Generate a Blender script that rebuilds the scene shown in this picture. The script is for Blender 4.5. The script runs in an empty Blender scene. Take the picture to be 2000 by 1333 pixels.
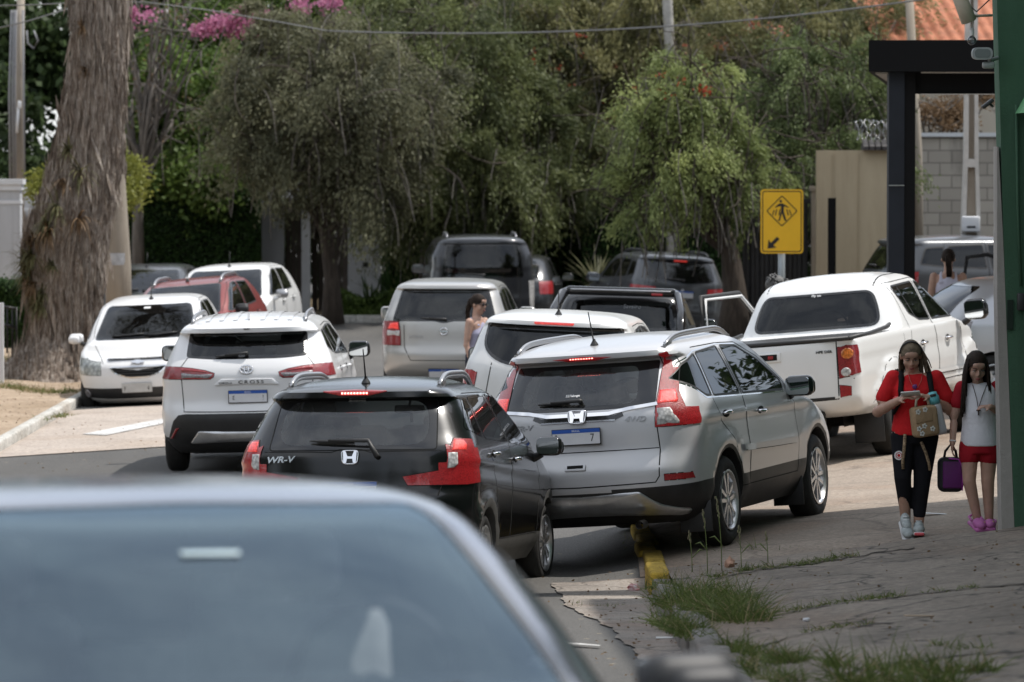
import bpy, bmesh, math, random
import numpy as np
from mathutils import Vector, Matrix
from mathutils.bvhtree import BVHTree
from math import sin, cos, pi, radians, sqrt, atan2, hypot
D = bpy.data
SC = bpy.context.scene
COL = SC.collection
rnd = random.Random(7)
npr = np.random.default_rng(7)

# ---------------------------------------------------------------- camera, sky, sun, exposure
FPX = 9500.0            # focal length in pixels of the 2000 px wide photograph
CAM_H = 3.25
PITCH = math.atan((666.5 - 300.0) / FPX)
cam = D.cameras.new('camera')
cam.sensor_width = 36.0
cam.lens = FPX / 2000.0 * 36.0
cam.clip_start = 0.5
cam.clip_end = 2000.0
cam.dof.use_dof = True
cam.dof.focus_distance = 37.5
cam.dof.aperture_fstop = 5.0
camo = D.objects.new('camera', cam)
COL.objects.link(camo)
camo.location = (0, 0, CAM_H)
camo.rotation_euler = (pi / 2 - PITCH, 0, 0)
SC.camera = camo

SUN = Vector((0.55, 0.16, 1.12)).normalized()      # towards the sun: to the right, a little beyond the cars
world = D.worlds.new('World')
SC.world = world
world.use_nodes = True
wn = world.node_tree
wn.nodes.clear()
w_out = wn.nodes.new('ShaderNodeOutputWorld')
w_bg = wn.nodes.new('ShaderNodeBackground')
w_sky = wn.nodes.new('ShaderNodeTexSky')
w_sky.sky_type = 'NISHITA'
w_sky.sun_disc = False
w_sky.sun_elevation = math.asin(SUN.z)
w_sky.sun_rotation = math.atan2(SUN.x, SUN.y)
w_sky.air_density = 1.0
w_sky.dust_density = 0.8
w_sky.ozone_density = 1.0
# thin broken cloud over the clear sky
w_tc = wn.nodes.new('ShaderNodeTexCoord')
w_no = wn.nodes.new('ShaderNodeTexNoise')
w_no.inputs['Scale'].default_value = 2.6
w_no.inputs['Detail'].default_value = 7.0
w_no.inputs['Roughness'].default_value = 0.6
w_rp = wn.nodes.new('ShaderNodeValToRGB')
w_rp.color_ramp.elements[0].position = 0.42
w_rp.color_ramp.elements[0].color = (.45, .45, .45, 1)
w_rp.color_ramp.elements[1].position = 0.66
w_rp.color_ramp.elements[1].color = (1, 1, 1, 1)
w_mx = wn.nodes.new('ShaderNodeMixRGB')
w_mx.inputs[2].default_value = (8.8, 9.2, 9.7, 1)
wn.links.new(w_tc.outputs['Generated'], w_no.inputs['Vector'])
wn.links.new(w_no.outputs['Fac'], w_rp.inputs['Fac'])
wn.links.new(w_rp.outputs['Color'], w_mx.inputs[0])
wn.links.new(w_sky.outputs[0], w_mx.inputs[1])
wn.links.new(w_mx.outputs[0], w_bg.inputs['Color'])
w_bg.inputs['Strength'].default_value = 0.115
wn.links.new(w_bg.outputs[0], w_out.inputs['Surface'])

sl = D.lights.new('sun', 'SUN')
sl.energy = 3.5
sl.angle = radians(0.6)
sl.color = (1.0, 0.955, 0.89)
slo = D.objects.new('sun', sl)
COL.objects.link(slo)
slo.rotation_euler = SUN.to_track_quat('Z', 'Y').to_euler()
slo.location = (20, 30, 40)

SC.view_settings.view_transform = 'Standard'
SC.view_settings.look = 'None'
SC.view_settings.exposure = 0.28
SC.view_settings.gamma = 1.0
SC.cycles.max_bounces = 7
SC.cycles.transparent_max_bounces = 16
SC.cycles.use_denoising = True
SC.cycles.caustics_reflective = False
SC.cycles.caustics_refractive = False


# ---------------------------------------------------------------- photograph measurements -> places in the world
def ray(px, py):
    u = (px - 1000.0) / FPX
    v = -(py - 666.5) / FPX
    c, s = cos(PITCH), sin(PITCH)
    return Vector((u, c + v * s, -s + v * c))


def at(px, py, Y):
    r = ray(px, py)
    return Vector((0, 0, CAM_H)) + r * (Y / r.y)

# ---------------------------------------------------------------- materials
def nt_new(name):
    m = D.materials.new(name)
    m.use_nodes = True
    nt = m.node_tree
    nt.nodes.clear()
    out = nt.nodes.new('ShaderNodeOutputMaterial')
    return m, nt, out


def N(nt, typ, **kw):
    n = nt.nodes.new(typ)
    for k, v in kw.items():
        if k.startswith('i_'):
            n.inputs[k[2:].replace('_', ' ')].default_value = v
        else:
            setattr(n, k, v)
    return n


def col4(c):
    return (c[0], c[1], c[2], 1.0)


def ramp(nt, fac, stops):
    r = nt.nodes.new('ShaderNodeValToRGB')
    e = r.color_ramp.elements
    while len(e) < len(stops):
        e.new(0.5)
    for k, (p, c) in enumerate(stops):
        e[k].position = p
        e[k].color = col4(c) if len(c) == 3 else c
    nt.links.new(fac, r.inputs['Fac'])
    return r.outputs['Color']


def noise(nt, scale, detail=4, rough=0.55, coord='Object', vec_scale=None, dist=0.0):
    tc = nt.nodes.new('ShaderNodeTexCoord')
    v = tc.outputs[coord]
    if vec_scale:
        mp = nt.nodes.new('ShaderNodeMapping')
        mp.inputs['Scale'].default_value = vec_scale
        nt.links.new(v, mp.inputs['Vector'])
        v = mp.outputs[0]
    n = nt.nodes.new('ShaderNodeTexNoise')
    n.inputs['Scale'].default_value = scale
    n.inputs['Detail'].default_value = detail
    n.inputs['Roughness'].default_value = rough
    n.inputs['Distortion'].default_value = dist
    nt.links.new(v, n.inputs['Vector'])
    return n.outputs['Fac']


def bump(nt, h, strength=0.3, dist=0.01, normal=None):
    b = nt.nodes.new('ShaderNodeBump')
    b.inputs['Strength'].default_value = strength
    b.inputs['Distance'].default_value = dist
    nt.links.new(h, b.inputs['Height'])
    if normal is not None:
        nt.links.new(normal, b.inputs['Normal'])
    return b.outputs[0]


def plain(name, c, rough=0.6, metal=0.0, coat=0.0, var=0.0, vscale=6.0, bmp=0.0, bscale=60.0, spec=0.5, c2=None, emit=None, estr=0.0):
    m, nt, out = nt_new(name)
    p = nt.nodes.new('ShaderNodeBsdfPrincipled')
    p.inputs['Base Color'].default_value = col4(c)
    p.inputs['Roughness'].default_value = rough
    p.inputs['Metallic'].default_value = metal
    p.inputs['Coat Weight'].default_value = coat
    p.inputs['Coat Roughness'].default_value = 0.04
    p.inputs['Specular IOR Level'].default_value = spec
    if var > 0 or c2:
        lo = c2 if c2 else tuple(x * (1 - var) for x in c)
        hi = c if c2 else tuple(min(1, x * (1 + var)) for x in c)
        nt.links.new(ramp(nt, noise(nt, vscale, 6, 0.62), [(0.32, lo), (0.68, hi)]), p.inputs['Base Color'])
    if bmp > 0:
        nt.links.new(bump(nt, noise(nt, bscale, 5, 0.6), bmp, 0.01), p.inputs['Normal'])
    if emit:
        p.inputs['Emission Color'].default_value = col4(emit)
        p.inputs['Emission Strength'].default_value = estr
    nt.links.new(p.outputs[0], out.inputs['Surface'])
    return m


def car_paint(name, c, metal=0.0, rough=0.35, dust=0.12, dustcol=(0.36, 0.30, 0.24)):
    """clear-coated paint with a little road dust; the inside of the shell is dark trim"""
    m, nt, out = nt_new(name)
    p = nt.nodes.new('ShaderNodeBsdfPrincipled')
    tc = nt.nodes.new('ShaderNodeTexCoord')
    sp = nt.nodes.new('ShaderNodeSeparateXYZ')
    nt.links.new(tc.outputs['Object'], sp.inputs[0])
    lowr = nt.nodes.new('ShaderNodeMapRange')
    lowr.inputs['From Min'].default_value = 0.75
    lowr.inputs['From Max'].default_value = 0.25
    lowr.inputs['To Min'].default_value = 0.25
    lowr.inputs['To Max'].default_value = 1.0
    nt.links.new(sp.outputs['Z'], lowr.inputs['Value'])
    dn = ramp(nt, noise(nt, 3.0, 8, 0.7), [(0.4, (0, 0, 0)), (0.75, (1, 1, 1))])
    mul = N(nt, 'ShaderNodeMath', operation='MULTIPLY')
    nt.links.new(dn, mul.inputs[0])
    nt.links.new(lowr.outputs[0], mul.inputs[1])
    mul2 = N(nt, 'ShaderNodeMath', operation='MULTIPLY')
    nt.links.new(mul.outputs[0], mul2.inputs[0])
    mul2.inputs[1].default_value = dust
    mx = nt.nodes.new('ShaderNodeMixRGB')
    mx.inputs[1].default_value = col4(c)
    mx.inputs[2].default_value = col4(dustcol)
    nt.links.new(mul2.outputs[0], mx.inputs[0])
    nt.links.new(mx.outputs[0], p.inputs['Base Color'])
    p.inputs['Metallic'].default_value = metal
    p.inputs['Roughness'].default_value = rough
    p.inputs['Coat Weight'].default_value = 0.75
    p.inputs['Specular IOR Level'].default_value = 0.22
    rr = nt.nodes.new('ShaderNodeMapRange')
    rr.inputs['To Min'].default_value = 0.03
    rr.inputs['To Max'].default_value = 0.22
    nt.links.new(noise(nt, 1.7, 6, 0.65), rr.inputs['Value'])
    nt.links.new(rr.outputs[0], p.inputs['Coat Roughness'])
    dk = nt.nodes.new('ShaderNodeBsdfDiffuse')
    dk.inputs['Color'].default_value = (0.035, 0.034, 0.034, 1)
    g = nt.nodes.new('ShaderNodeNewGeometry')
    ms = nt.nodes.new('ShaderNodeMixShader')
    nt.links.new(g.outputs['Backfacing'], ms.inputs[0])
    nt.links.new(p.outputs[0], ms.inputs[1])
    nt.links.new(dk.outputs[0], ms.inputs[2])
    nt.links.new(ms.outputs[0], out.inputs['Surface'])
    return m


def glass(name, tint, dust=0.03, ior=1.75, gcol=(0.95, 0.97, 1, 1)):
    """tinted pane: see-through colour plus a clear reflection that grows towards grazing angles, and a film of dust"""
    m, nt, out = nt_new(name)
    t = nt.nodes.new('ShaderNodeBsdfTransparent')
    t.inputs[0].default_value = col4(tint)
    gl = nt.nodes.new('ShaderNodeBsdfGlossy')
    gl.inputs['Roughness'].default_value = 0.015
    gl.inputs['Color'].default_value = gcol
    fr = nt.nodes.new('ShaderNodeFresnel')
    fr.inputs['IOR'].default_value = ior
    ms = nt.nodes.new('ShaderNodeMixShader')
    nt.links.new(fr.outputs[0], ms.inputs[0])
    nt.links.new(t.outputs[0], ms.inputs[1])
    nt.links.new(gl.outputs[0], ms.inputs[2])
    df = nt.nodes.new('ShaderNodeBsdfDiffuse')
    df.inputs['Color'].default_value = (0.42, 0.42, 0.40, 1)
    m2 = nt.nodes.new('ShaderNodeMixShader')
    dr = nt.nodes.new('ShaderNodeMapRange')
    dr.inputs['To Min'].default_value = dust * 0.4
    dr.inputs['To Max'].default_value = dust * 1.7
    nt.links.new(noise(nt, 2.5, 6, 0.65), dr.inputs['Value'])
    nt.links.new(dr.outputs[0], m2.inputs[0])
    nt.links.new(ms.outputs[0], m2.inputs[1])
    nt.links.new(df.outputs[0], m2.inputs[2])
    nt.links.new(m2.outputs[0], out.inputs['Surface'])
    return m


def lamp_mat(name, c, cell=90.0, emit=0.0, ecol=None):
    """moulded lamp lens: small prisms under a glossy skin"""
    m, nt, out = nt_new(name)
    p = nt.nodes.new('ShaderNodeBsdfPrincipled')
    tc = nt.nodes.new('ShaderNodeTexCoord')
    v = nt.nodes.new('ShaderNodeTexVoronoi')
    v.inputs['Scale'].default_value = cell
    nt.links.new(tc.outputs['Object'], v.inputs['Vector'])
    cc = ramp(nt, v.outputs['Distance'], [(0.0, tuple(min(1, x * 1.7 + 0.015) for x in c)), (0.55, c), (1.0, tuple(x * 0.45 for x in c))])
    nt.links.new(cc, p.inputs['Base Color'])
    p.inputs['Roughness'].default_value = 0.35
    p.inputs['Coat Weight'].default_value = 1.0
    p.inputs['Coat Roughness'].default_value = 0.02
    nt.links.new(bump(nt, v.outputs['Distance'], 0.5, 0.004), p.inputs['Normal'])
    if emit > 0:
        ec = ecol or c
        er = ramp(nt, v.outputs['Distance'], [(0.0, tuple(min(1, x * 1.0) for x in ec)), (0.5, tuple(x * 0.35 for x in ec))])
        nt.links.new(er, p.inputs['Emission Color'])
        p.inputs['Emission Strength'].default_value = emit
    nt.links.new(p.outputs[0], out.inputs['Surface'])
    return m


def leaf_mat(name, c_lo, c_hi, rough=0.55, trans=0.35, clump=0.7, spec=0.25):
    m, nt, out = nt_new(name)
    a = nt.nodes.new('ShaderNodeAttribute')
    a.attribute_name = 'rnd'
    nz = noise(nt, clump, 3, 0.5)
    mx = N(nt, 'ShaderNodeMath', operation='MULTIPLY_ADD')
    nt.links.new(a.outputs['Fac'], mx.inputs[0])
    mx.inputs[1].default_value = 0.55
    sc = N(nt, 'ShaderNodeMath', operation='MULTIPLY')
    nt.links.new(nz, sc.inputs[0])
    sc.inputs[1].default_value = 0.5
    nt.links.new(sc.outputs[0], mx.inputs[2])
    c = ramp(nt, mx.outputs[0], [(0.15, c_lo), (0.85, c_hi)])
    p = nt.nodes.new('ShaderNodeBsdfPrincipled')
    p.inputs['Roughness'].default_value = rough
    p.inputs['Specular IOR Level'].default_value = spec
    nt.links.new(c, p.inputs['Base Color'])
    tr = nt.nodes.new('ShaderNodeBsdfTranslucent')
    nt.links.new(c, tr.inputs['Color'])
    ms = nt.nodes.new('ShaderNodeMixShader')
    ms.inputs[0].default_value = trans
    nt.links.new(p.outputs[0], ms.inputs[1])
    nt.links.new(tr.outputs[0], ms.inputs[2])
    nt.links.new(ms.outputs[0], out.inputs['Surface'])
    return m


MAT = {}
MAT['tyre'] = plain('tyre rubber', (0.018, 0.017, 0.016), 0.8, var=0.4, vscale=14, bmp=0.3, bscale=90)
MAT['alloy'] = plain('alloy', (0.62, 0.62, 0.63), 0.32, metal=0.85, coat=0.3, var=0.12, vscale=9)
MAT['alloy_dark'] = plain('alloy shadow paint', (0.05, 0.05, 0.052), 0.45, metal=0.4)
MAT['trim'] = plain('black plastic trim', (0.022, 0.022, 0.023), 0.5, var=0.25, vscale=5, bmp=0.06, bscale=250)
MAT['gloss'] = plain('gloss black', (0.008, 0.008, 0.009), 0.12, coat=0.6)
MAT['gap'] = plain('panel gap', (0.004, 0.004, 0.004), 0.9)
MAT['under'] = plain('underbody', (0.012, 0.011, 0.010), 0.85, var=0.4, vscale=8)
MAT['chrome'] = plain('chrome', (0.78, 0.78, 0.80), 0.09, metal=1.0)
MAT['steel'] = plain('brushed steel', (0.42, 0.42, 0.43), 0.35, metal=0.9)
MAT['mirror'] = plain('mirror glass', (0.75, 0.78, 0.80), 0.02, metal=1.0)
MAT['seat'] = plain('seat cloth', (0.030, 0.030, 0.033), 0.85, var=0.3, vscale=20)
MAT['seat_grey'] = plain('grey seat cloth', (0.10, 0.10, 0.11), 0.85, var=0.3, vscale=20)
MAT['cabin'] = plain('cabin plastic', (0.022, 0.022, 0.024), 0.75)
MAT['red_lamp'] = lamp_mat('red lamp lens', (0.23, 0.005, 0.009), 120)
MAT['red_lit'] = lamp_mat('lit red lamp lens', (0.22, 0.004, 0.008), 130, 0.14, (1.0, 0.02, 0.025))
MAT['red_hot'] = lamp_mat('bright red lamp lens', (0.5, 0.02, 0.02), 130, .9, (1.0, 0.08, 0.06))
MAT['red_reflector'] = lamp_mat('red reflector', (0.30, 0.006, 0.010), 120)
MAT['clear_lamp'] = lamp_mat('clear lamp lens', (0.46, 0.45, 0.44), 40)
MAT['dim_lamp'] = lamp_mat('smoked lamp lens', (0.20, 0.19, 0.20), 60)
MAT['amber_lamp'] = lamp_mat('amber lamp lens', (0.55, 0.15, 0.02), 50)
MAT['head_lamp'] = lamp_mat('headlamp lens', (0.30, 0.32, 0.31), 18)
MAT['led'] = plain('lit red diode', (0.8, 0.1, 0.1), 0.4, emit=(1.0, 0.22, 0.18), estr=6.0)
MAT['plate_white'] = plain('plate white', (0.70, 0.70, 0.72), 0.4, var=0.06)
MAT['plate_grey'] = plain('plate grey', (0.48, 0.48, 0.47), 0.4, var=0.12)
MAT['plate_blue'] = plain('plate blue', (0.025, 0.10, 0.42), 0.4)
MAT['ink'] = plain('plate ink', (0.012, 0.012, 0.014), 0.5)
MAT['white_ink'] = plain('white vinyl', (0.75, 0.75, 0.75), 0.5)
MAT['glass_rear'] = glass('rear window glass', (0.56, 0.62, 0.62), 0.045)
MAT['glass_dark'] = glass('dark tinted glass', (0.10, 0.105, 0.11), 0.005, 1.5)
MAT['glass_side'] = glass('side window glass', (0.22, 0.235, 0.23), 0.010, 1.55)
MAT['glass_clear'] = glass('windshield glass', (0.62, 0.68, 0.66), 0.03)

# ---------------------------------------------------------------- mesh helpers
def tag(o, label=None, cat=None, group=None, kind=None):
    if label: o['label'] = label
    if cat: o['category'] = cat
    if group: o['group'] = group
    if kind: o['kind'] = kind
    return o


def link(o, parent=None):
    COL.objects.link(o)
    if parent is not None:
        o.parent = parent
    return o


def empty(name, loc=(0, 0, 0), label=None, cat=None, group=None, rot=None, parent=None):
    o = D.objects.new(name, None)
    o.empty_display_size = 0.3
    link(o, parent)
    o.location = loc
    if rot: o.rotation_euler = rot
    return tag(o, label, cat, group)


def copy_tree(o, parent=None):
    c = o.copy()
    COL.objects.link(c)
    if parent is not None: c.parent = parent
    for ch in [x for x in D.objects if x.parent == o]:
        copy_tree(ch, c)
    return c


def mesh_obj(name, verts, faces, mats, parent=None, smooth=False, mi=None, loc=None):
    me = D.meshes.new(name)
    me.from_pydata([tuple(v) for v in verts], [], faces)
    for m in (mats if isinstance(mats, (list, tuple)) else [mats]): me.materials.append(m)
    if mi is not None: me.polygons.foreach_set('material_index', mi)
    if smooth: me.polygons.foreach_set('use_smooth', [True] * len(me.polygons))
    me.update()
    o = D.objects.new(name, me)
    link(o, parent)
    if loc is not None: o.location = loc
    return o


class MB:
    """collects simple shapes into one mesh"""
    def __init__(s):
        s.v, s.f, s.m, s.s = [], [], [], []

    def add(s, verts, faces, mi=0, smooth=False, M=None):
        b = len(s.v)
        for p in verts:
            p = Vector(p)
            s.v.append(tuple(M @ p) if M is not None else tuple(p))
        for f in faces:
            s.f.append(tuple(i + b for i in f)); s.m.append(mi); s.s.append(smooth)
        return s

    def box(s, c, d, mi=0, M=None, taper=1.0):
        x, y, z = d[0] / 2, d[1] / 2, d[2] / 2
        vs = []
        for sz in (-1, 1):
            t = taper if sz > 0 else 1
            for sx, sy in ((-1, -1), (1, -1), (1, 1), (-1, 1)):
                vs.append((c[0] + sx * x * t, c[1] + sy * y * t, c[2] + sz * z))
        return s.add(vs, [(3, 2, 1, 0), (4, 5, 6, 7), (0, 1, 5, 4), (1, 2, 6, 5), (2, 3, 7, 6), (3, 0, 4, 7)], mi, False, M)

    def rbox(s, c, d, r=0.02, mi=0, M=None, seg=2, smooth=True):
        bm = bmesh.new()
        bmesh.ops.create_cube(bm, size=1.0)
        for v in bm.verts:
            v.co = Vector((v.co.x * d[0], v.co.y * d[1], v.co.z * d[2]))
        bmesh.ops.bevel(bm, geom=list(bm.edges), offset=min(r, 0.49 * min(d)), segments=seg, profile=0.5, affect='EDGES')
        bm.verts.index_update()
        vs = [v.co + Vector(c) for v in bm.verts]
        fs = [tuple(v.index for v in f.verts) for f in bm.faces]
        bm.free()
        return s.add(vs, fs, mi, smooth, M)

    def tube(s, pts, rad, n=8, mi=0, cap=True, smooth=True, M=None):
        pts = [Vector(p) for p in pts]
        if not isinstance(rad, (list, tuple, np.ndarray)): rad = [rad] * len(pts)
        vs, fs = [], []
        up = Vector((0.13, 0.21, 0.97))
        for i, p in enumerate(pts):
            t = (pts[min(i + 1, len(pts) - 1)] - pts[max(i - 1, 0)])
            if t.length < 1e-9: t = Vector((0, 0, 1))
            t.normalize()
            a = up.cross(t)
            if a.length < 0.05: a = Vector((1, 0, 0)).cross(t)
            a.normalize()
            b = t.cross(a)
            up = b.cross(a) * -1 if False else up
            for k in range(n):
                an = 2 * pi * k / n
                vs.append(p + (a * cos(an) + b * sin(an)) * rad[i])
        for i in range(len(pts) - 1):
            for k in range(n):
                k2 = (k + 1) % n
                fs.append((i * n + k, i * n + k2, (i + 1) * n + k2, (i + 1) * n + k))
        if cap:
            fs.append(tuple(range(n - 1, -1, -1)))
            fs.append(tuple((len(pts) - 1) * n + k for k in range(n)))
        return s.add(vs, fs, mi, smooth, M)

    def lathe(s, prof, n=24, axis='x', mi=0, smooth=True, M=None, closed=False):
        """prof: list of (position along the axis, radius)"""
        vs, fs = [], []
        for (a, r) in prof:
            for k in range(n):
                an = 2 * pi * k / n
                u, w = r * cos(an), r * sin(an)
                vs.append((a, u, w) if axis == 'x' else ((u, a, w) if axis == 'y' else (u, w, a)))
        rows = len(prof)
        rng = range(rows) if closed else range(rows - 1)
        for i in rng:
            j = (i + 1) % rows
            for k in range(n):
                k2 = (k + 1) % n
                fs.append((i * n + k, i * n + k2, j * n + k2, j * n + k))
        return s.add(vs, fs, mi, smooth, M)

    def prism(s, poly, d0, d1, axis='y', mi=0, M=None, smooth=False):
        """poly extruded from d0 to d1 along axis; poly is (a, b) in the other two axes in order"""
        n = len(poly)
        def P(a, b, d):
            return (d, a, b) if axis == 'x' else ((a, d, b) if axis == 'y' else (a, b, d))
        vs = [P(a, b, d0) for a, b in poly] + [P(a, b, d1) for a, b in poly]
        fs = [tuple(range(n)), tuple(range(2 * n - 1, n - 1, -1))]
        for i in range(n):
            j = (i + 1) % n
            fs.append((j, i, i + n, j + n))
        return s.add(vs, fs, mi, smooth, M)

    def ball(s, c, r, mi=0, nu=14, nv=9, M=None):
        if not isinstance(r, (list, tuple)): r = (r, r, r)
        vs, fs = [], []
        for i in range(nv + 1):
            th = pi * i / nv
            for k in range(nu):
                ph = 2 * pi * k / nu
                vs.append((c[0] + r[0] * sin(th) * cos(ph), c[1] + r[1] * sin(th) * sin(ph), c[2] + r[2] * cos(th)))
        for i in range(nv):
            for k in range(nu):
                k2 = (k + 1) % nu
                fs.append((i * nu + k, (i + 1) * nu + k, (i + 1) * nu + k2, i * nu + k2))
        return s.add(vs, fs, mi, True, M)

    def build(s, name, mats, parent=None, loc=None, fix=True):
        me = D.meshes.new(name)
        me.from_pydata(s.v, [], s.f)
        for m in (mats if isinstance(mats, (list, tuple)) else [mats]): me.materials.append(m)
        me.polygons.foreach_set('material_index', s.m)
        me.polygons.foreach_set('use_smooth', s.s)
        if fix:
            bm = bmesh.new(); bm.from_mesh(me)
            bmesh.ops.recalc_face_normals(bm, faces=bm.faces)
            bm.to_mesh(me); bm.free()
        me.update()
        o = D.objects.new(name, me)
        link(o, parent)
        if loc is not None: o.location = loc
        return o


def smooth_angle(o, ang=40):
    """hard edges where faces meet at more than ang degrees"""
    me = o.data
    bm = bmesh.new(); bm.from_mesh(me)
    for f in bm.faces: f.smooth = True
    for e in bm.edges:
        if len(e.link_faces) == 2:
            e.smooth = e.calc_face_angle(0) < radians(ang)
    bm.to_mesh(me); bm.free()
    return o


def rpoly(pts, r=0.03, n=5):
    """round the corners of a polygon; pts may carry their own radius as a third value"""
    out = []
    m = len(pts)
    for i in range(m):
        p = Vector(pts[i][:2]); a = Vector(pts[i - 1][:2]); b = Vector(pts[(i + 1) % m][:2])
        rr = pts[i][2] if len(pts[i]) > 2 else r
        da, db = a - p, b - p
        ra = min(rr, da.length * 0.48); rb = min(rr, db.length * 0.48)
        if rr <= 1e-4:
            out.append(tuple(p)); continue
        s = p + da.normalized() * ra; e = p + db.normalized() * rb
        for k in range(n + 1):
            t = k / n
            q = s * (1 - t) ** 2 + p * 2 * t * (1 - t) + e * t * t
            out.append((q.x, q.y))
    return out


def inpoly(x, y, poly):
    c = False
    j = len(poly) - 1
    for i in range(len(poly)):
        xi, yi = poly[i]; xj, yj = poly[j]
        if (yi > y) != (yj > y) and x < (xj - xi) * (y - yi) / (yj - yi + 1e-12) + xi:
            c = not c
        j = i
    return c


def text_mesh(s, size, extrude=0.004, shear=0.0, spacing=1.0, sx=1.0, bold=0.0):
    cu = D.curves.new('lettering', 'FONT')
    cu.body = s; cu.size = size; cu.extrude = extrude; cu.shear = shear
    cu.align_x = 'CENTER'; cu.align_y = 'CENTER'; cu.space_character = spacing
    cu.offset = bold
    cu.resolution_u = 3
    o = D.objects.new('lettering', cu)
    COL.objects.link(o)
    dg = bpy.context.evaluated_depsgraph_get()
    me = D.meshes.new_from_object(o.evaluated_get(dg))
    D.objects.remove(o); D.curves.remove(cu)
    me.name = 'lettering'
    if sx != 1.0:
        for v in me.vertices: v.co.x *= sx
    return me


def text_obj(s, size, mat, M, parent=None, name='lettering', **kw):
    me = text_mesh(s, size, **kw)
    me.materials.clear(); me.materials.append(mat)
    o = D.objects.new(name, me)
    link(o, parent)
    o.matrix_local = M
    return o


def pchip(xs, ys, xq):
    """monotone cubic interpolation"""
    xs = np.asarray(xs, float); ys = np.asarray(ys, float)
    h = np.diff(xs); d = np.diff(ys) / h
    m = np.zeros_like(ys)
    m[0], m[-1] = d[0], d[-1]
    for i in range(1, len(xs) - 1):
        if d[i - 1] * d[i] <= 0: m[i] = 0
        else:
            w1 = 2 * h[i] + h[i - 1]; w2 = h[i] + 2 * h[i - 1]
            m[i] = (w1 + w2) / (w1 / d[i - 1] + w2 / d[i])
    idx = np.clip(np.searchsorted(xs, xq) - 1, 0, len(h) - 1)
    t = (xq - xs[idx]) / h[idx]
    h00 = 2 * t ** 3 - 3 * t ** 2 + 1; h10 = t ** 3 - 2 * t ** 2 + t
    h01 = -2 * t ** 3 + 3 * t ** 2; h11 = t ** 3 - t ** 2
    return h00 * ys[idx] + h10 * h[idx] * m[idx] + h01 * ys[idx + 1] + h11 * h[idx] * m[idx + 1]


def circ(cx, cy, r, n=14):
    return [(cx + r * cos(2 * pi * k / n), cy + r * sin(2 * pi * k / n)) for k in range(n)]

# ---------------------------------------------------------------- ground, road, pavement
def sstep(a, b, x):
    t = np.clip((np.asarray(x, float) - a) / (b - a), 0, 1)
    return t * t * (3 - 2 * t)


def z_road(X, Y):
    X = np.asarray(X, float); Y = np.asarray(Y, float)
    u = (35.2 - Y) / 1.5
    z = 0.047 * 1.5 * np.where(u > 30, u, np.log1p(np.exp(np.minimum(u, 30))))
    z = np.minimum(z, 2.2)
    z = z - 0.03 * np.clip(-X - 2.0, 0, 4.0) * sstep(42, 52, Y) * (1 - sstep(84, 92, Y))
    g = sstep(35.4, 37.4, Y) * (1 - 0.6 * sstep(56, 78, Y))
    z = z + g * (np.clip((X - 0.5) * 0.155, 0, 0.18) + np.clip(X - 1.7, 0, 7) * 0.07)
    return z


def z_side(X, Y):
    """the pavement slab on the right, dropping to the driveway at its far end"""
    X = np.asarray(X, float); Y = np.asarray(Y, float)
    u = (36.5 - Y) / 1.5
    base = np.minimum(0.047 * 1.5 * np.where(u > 30, u, np.log1p(np.exp(np.minimum(u, 30)))), 2.2)
    z = base + 0.11 + 0.115 * np.clip(X - 1.15, 0, 3.2) + 0.012 * np.sin(X * 2.1 + Y * 0.7) + 0.010 * np.sin(Y * 1.7 - X * 1.3) + .008 * np.sin(X * 7.1 + 2 * np.sin(Y * 2.3)) * np.sin(Y * 3.7 + X)
    k = sstep(36.0, 37.0, Y)
    return z * (1 - k) + (z_road(X, Y) - 0.03) * k


def z_verge(X, Y):
    return z_road(np.maximum(X, -5.9), Y) + 0.11 + 0.03 * np.clip(-X - 6.2, 0, 6) + 0.015 * np.sin(np.asarray(X) * 3.1 + np.asarray(Y) * .9)


def sheet(name, xs, ys, zf, mat, off=0.0, kind='structure', warp=None):
    """a grid over xs (or columns from edge functions) and ys"""
    xs = np.asarray(xs, float); ys = np.asarray(ys, float)
    vs, fs = [], []
    nx = len(xs)
    for y in ys:
        X = warp(xs, y) if warp else xs
        Z = zf(X, np.full(nx, y)) + off
        vs += [(float(a), float(y), float(c)) for a, c in zip(X, Z)]
    for j in range(len(ys) - 1):
        for i in range(nx - 1):
            a = j * nx + i
            fs.append((a, a + 1, a + nx + 1, a + nx))
    o = mesh_obj(name, vs, fs, mat, None, True)
    if kind: o['kind'] = kind
    return o


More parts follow.
